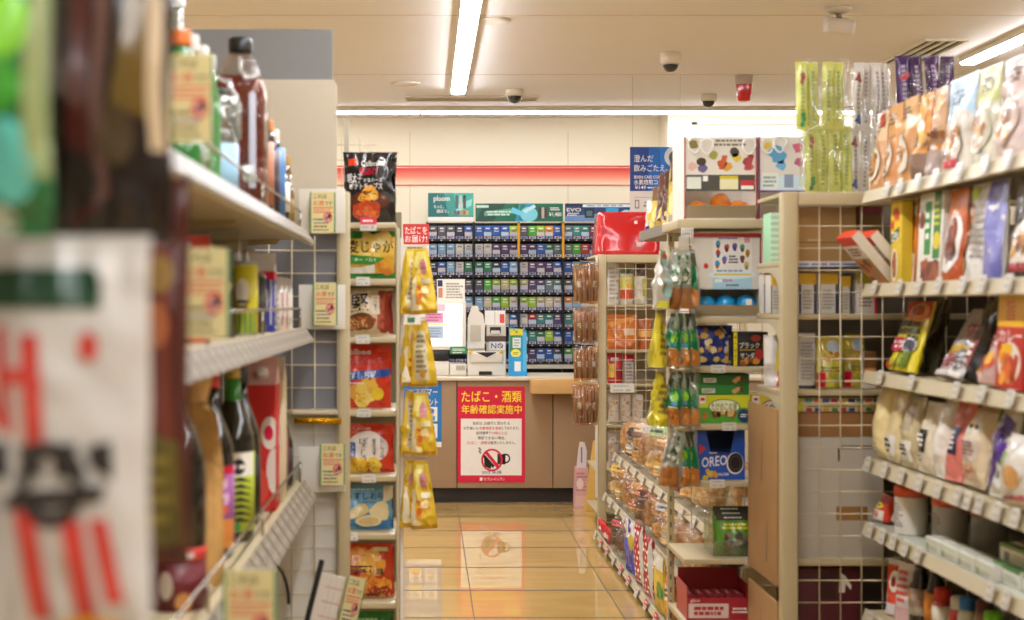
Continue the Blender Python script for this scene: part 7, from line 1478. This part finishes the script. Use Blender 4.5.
for k, (v0, v1) in enumerate(((263, 303.5), (307, 342.5), (346, 380.5), (384, 425))):
    b = MB(); b.M = T(HB); b.tube([(X(596, 8.16), 8.171, Z(v0 - 1.7, 8.16)), (X(588, 8.1), 8.1, Z(v0 - 1.7, 8.1)), (X(580, 8.05), 8.0, Z(v0 - 1.7, 8.0)), (X(579, 8.05), 7.98, Z(v0 - 2.8, 7.98))], .0025, WIRE, 6); b.build('hook', t)
    for j, (u, rz, dd) in enumerate(((592, .5, 8.13), (586, .25, 8.07), (580.5, .1, 8.01))):
        o = stickpack('brown stick packet, %s on the %s hook of the far strip' % (['nearest the post', 'middle one', 'outermost'][j], ['top', 'second', 'third', 'lowest'][k]), .072, Z(v0, dd) - Z(v1, dd), k * 5 + j); put(o, X(u, dd), dd, Z(v1, dd), rz, 0, .04 * (1 - j))
# things on the floor against the counter
d = 9.22
t = thing('paper_bag', 'pink printed paper bag with white handle strip on the floor by the counter', 'bag', (X(581.5, d), d, .001))
w_ = X(589, d) - X(575, d); hh = Z(468, d)
b = MB(); b.prism([(-w_ / 2, 0), (w_ / 2, 0), (w_ * .48, hh), (-w_ * .42, hh)], 0, .1, mat('#d8a8a4', rough=.5)); q = Pr(b, lambda x, z, o: Vector((x, -o, z)), w_, hh); q.rect(-.9, .05, .9, .3, ink('#e0b8a8')); q.bars(-.8, .4, .8, .9, 6, ink('#c07a80'), 4); q.ell(-.2, .6, .5, .14, ink('#ecd4cc')); b.build('body', t)
b = MB(); b.prism([(-.03, hh + .0005), (.03, hh + .0005), (.035, hh + .1), (.02, hh + .155), (-.01, hh + .16), (-.02, hh + .1)], .01, .016, ink('#ddd4d4')); q = Pr(b, lambda x, z, o: Vector((x, .01 - o, hh + z)), .06, .15); q.rect(-.1, .2, .2, .85, ink('#8a6a9a')); b.build('handle_strip', t)
o = make_box('yellow_board', 'yellow wedge-shaped board leaning beside the pink paper bag', 'board', .09, .42, .06, '#dcb25a', None)
for v in o.data.vertices:
    if v.co.z > .2 and v.co.x < 0: v.co.x = .012
put(o, X(591.5, 9.12), 9.12, .001)
# ================================================================== CAMERA, WORLD, VIEW
cam = bpy.data.cameras.new('camera'); co = bpy.data.objects.new('camera', cam); COL.objects.link(co)
co.location = (0, 0, H); co.rotation_euler = (PI / 2, 0, 0)
cam.sensor_width = 36; cam.lens = F / 1024 * 36
cam.shift_x = (512 - U0) / 1024; cam.shift_y = (V0 - 310) / 1024
cam.clip_start = 0.05; cam.clip_end = 60
cam.dof.use_dof = True; cam.dof.focus_distance = 7.3; cam.dof.aperture_fstop = 3.2; cam.dof.aperture_blades = 9
scene.camera = co
w = bpy.data.worlds.new('world'); scene.world = w; w.use_nodes = True
w.node_tree.nodes['Background'].inputs[0].default_value = (1, .9, .75, 1); w.node_tree.nodes['Background'].inputs[1].default_value = 0.0
scene.view_settings.view_transform = 'Standard'; scene.view_settings.look = 'None'; scene.view_settings.gamma = 1; scene.view_settings.use_curve_mapping = False
scene.view_settings.exposure = 0.0
scene.cycles.use_denoising = True
scene.cycles.max_bounces = 10; scene.cycles.transparent_max_bounces = 24; scene.cycles.sample_clamp_indirect = 6
bpy.context.view_layer.update()
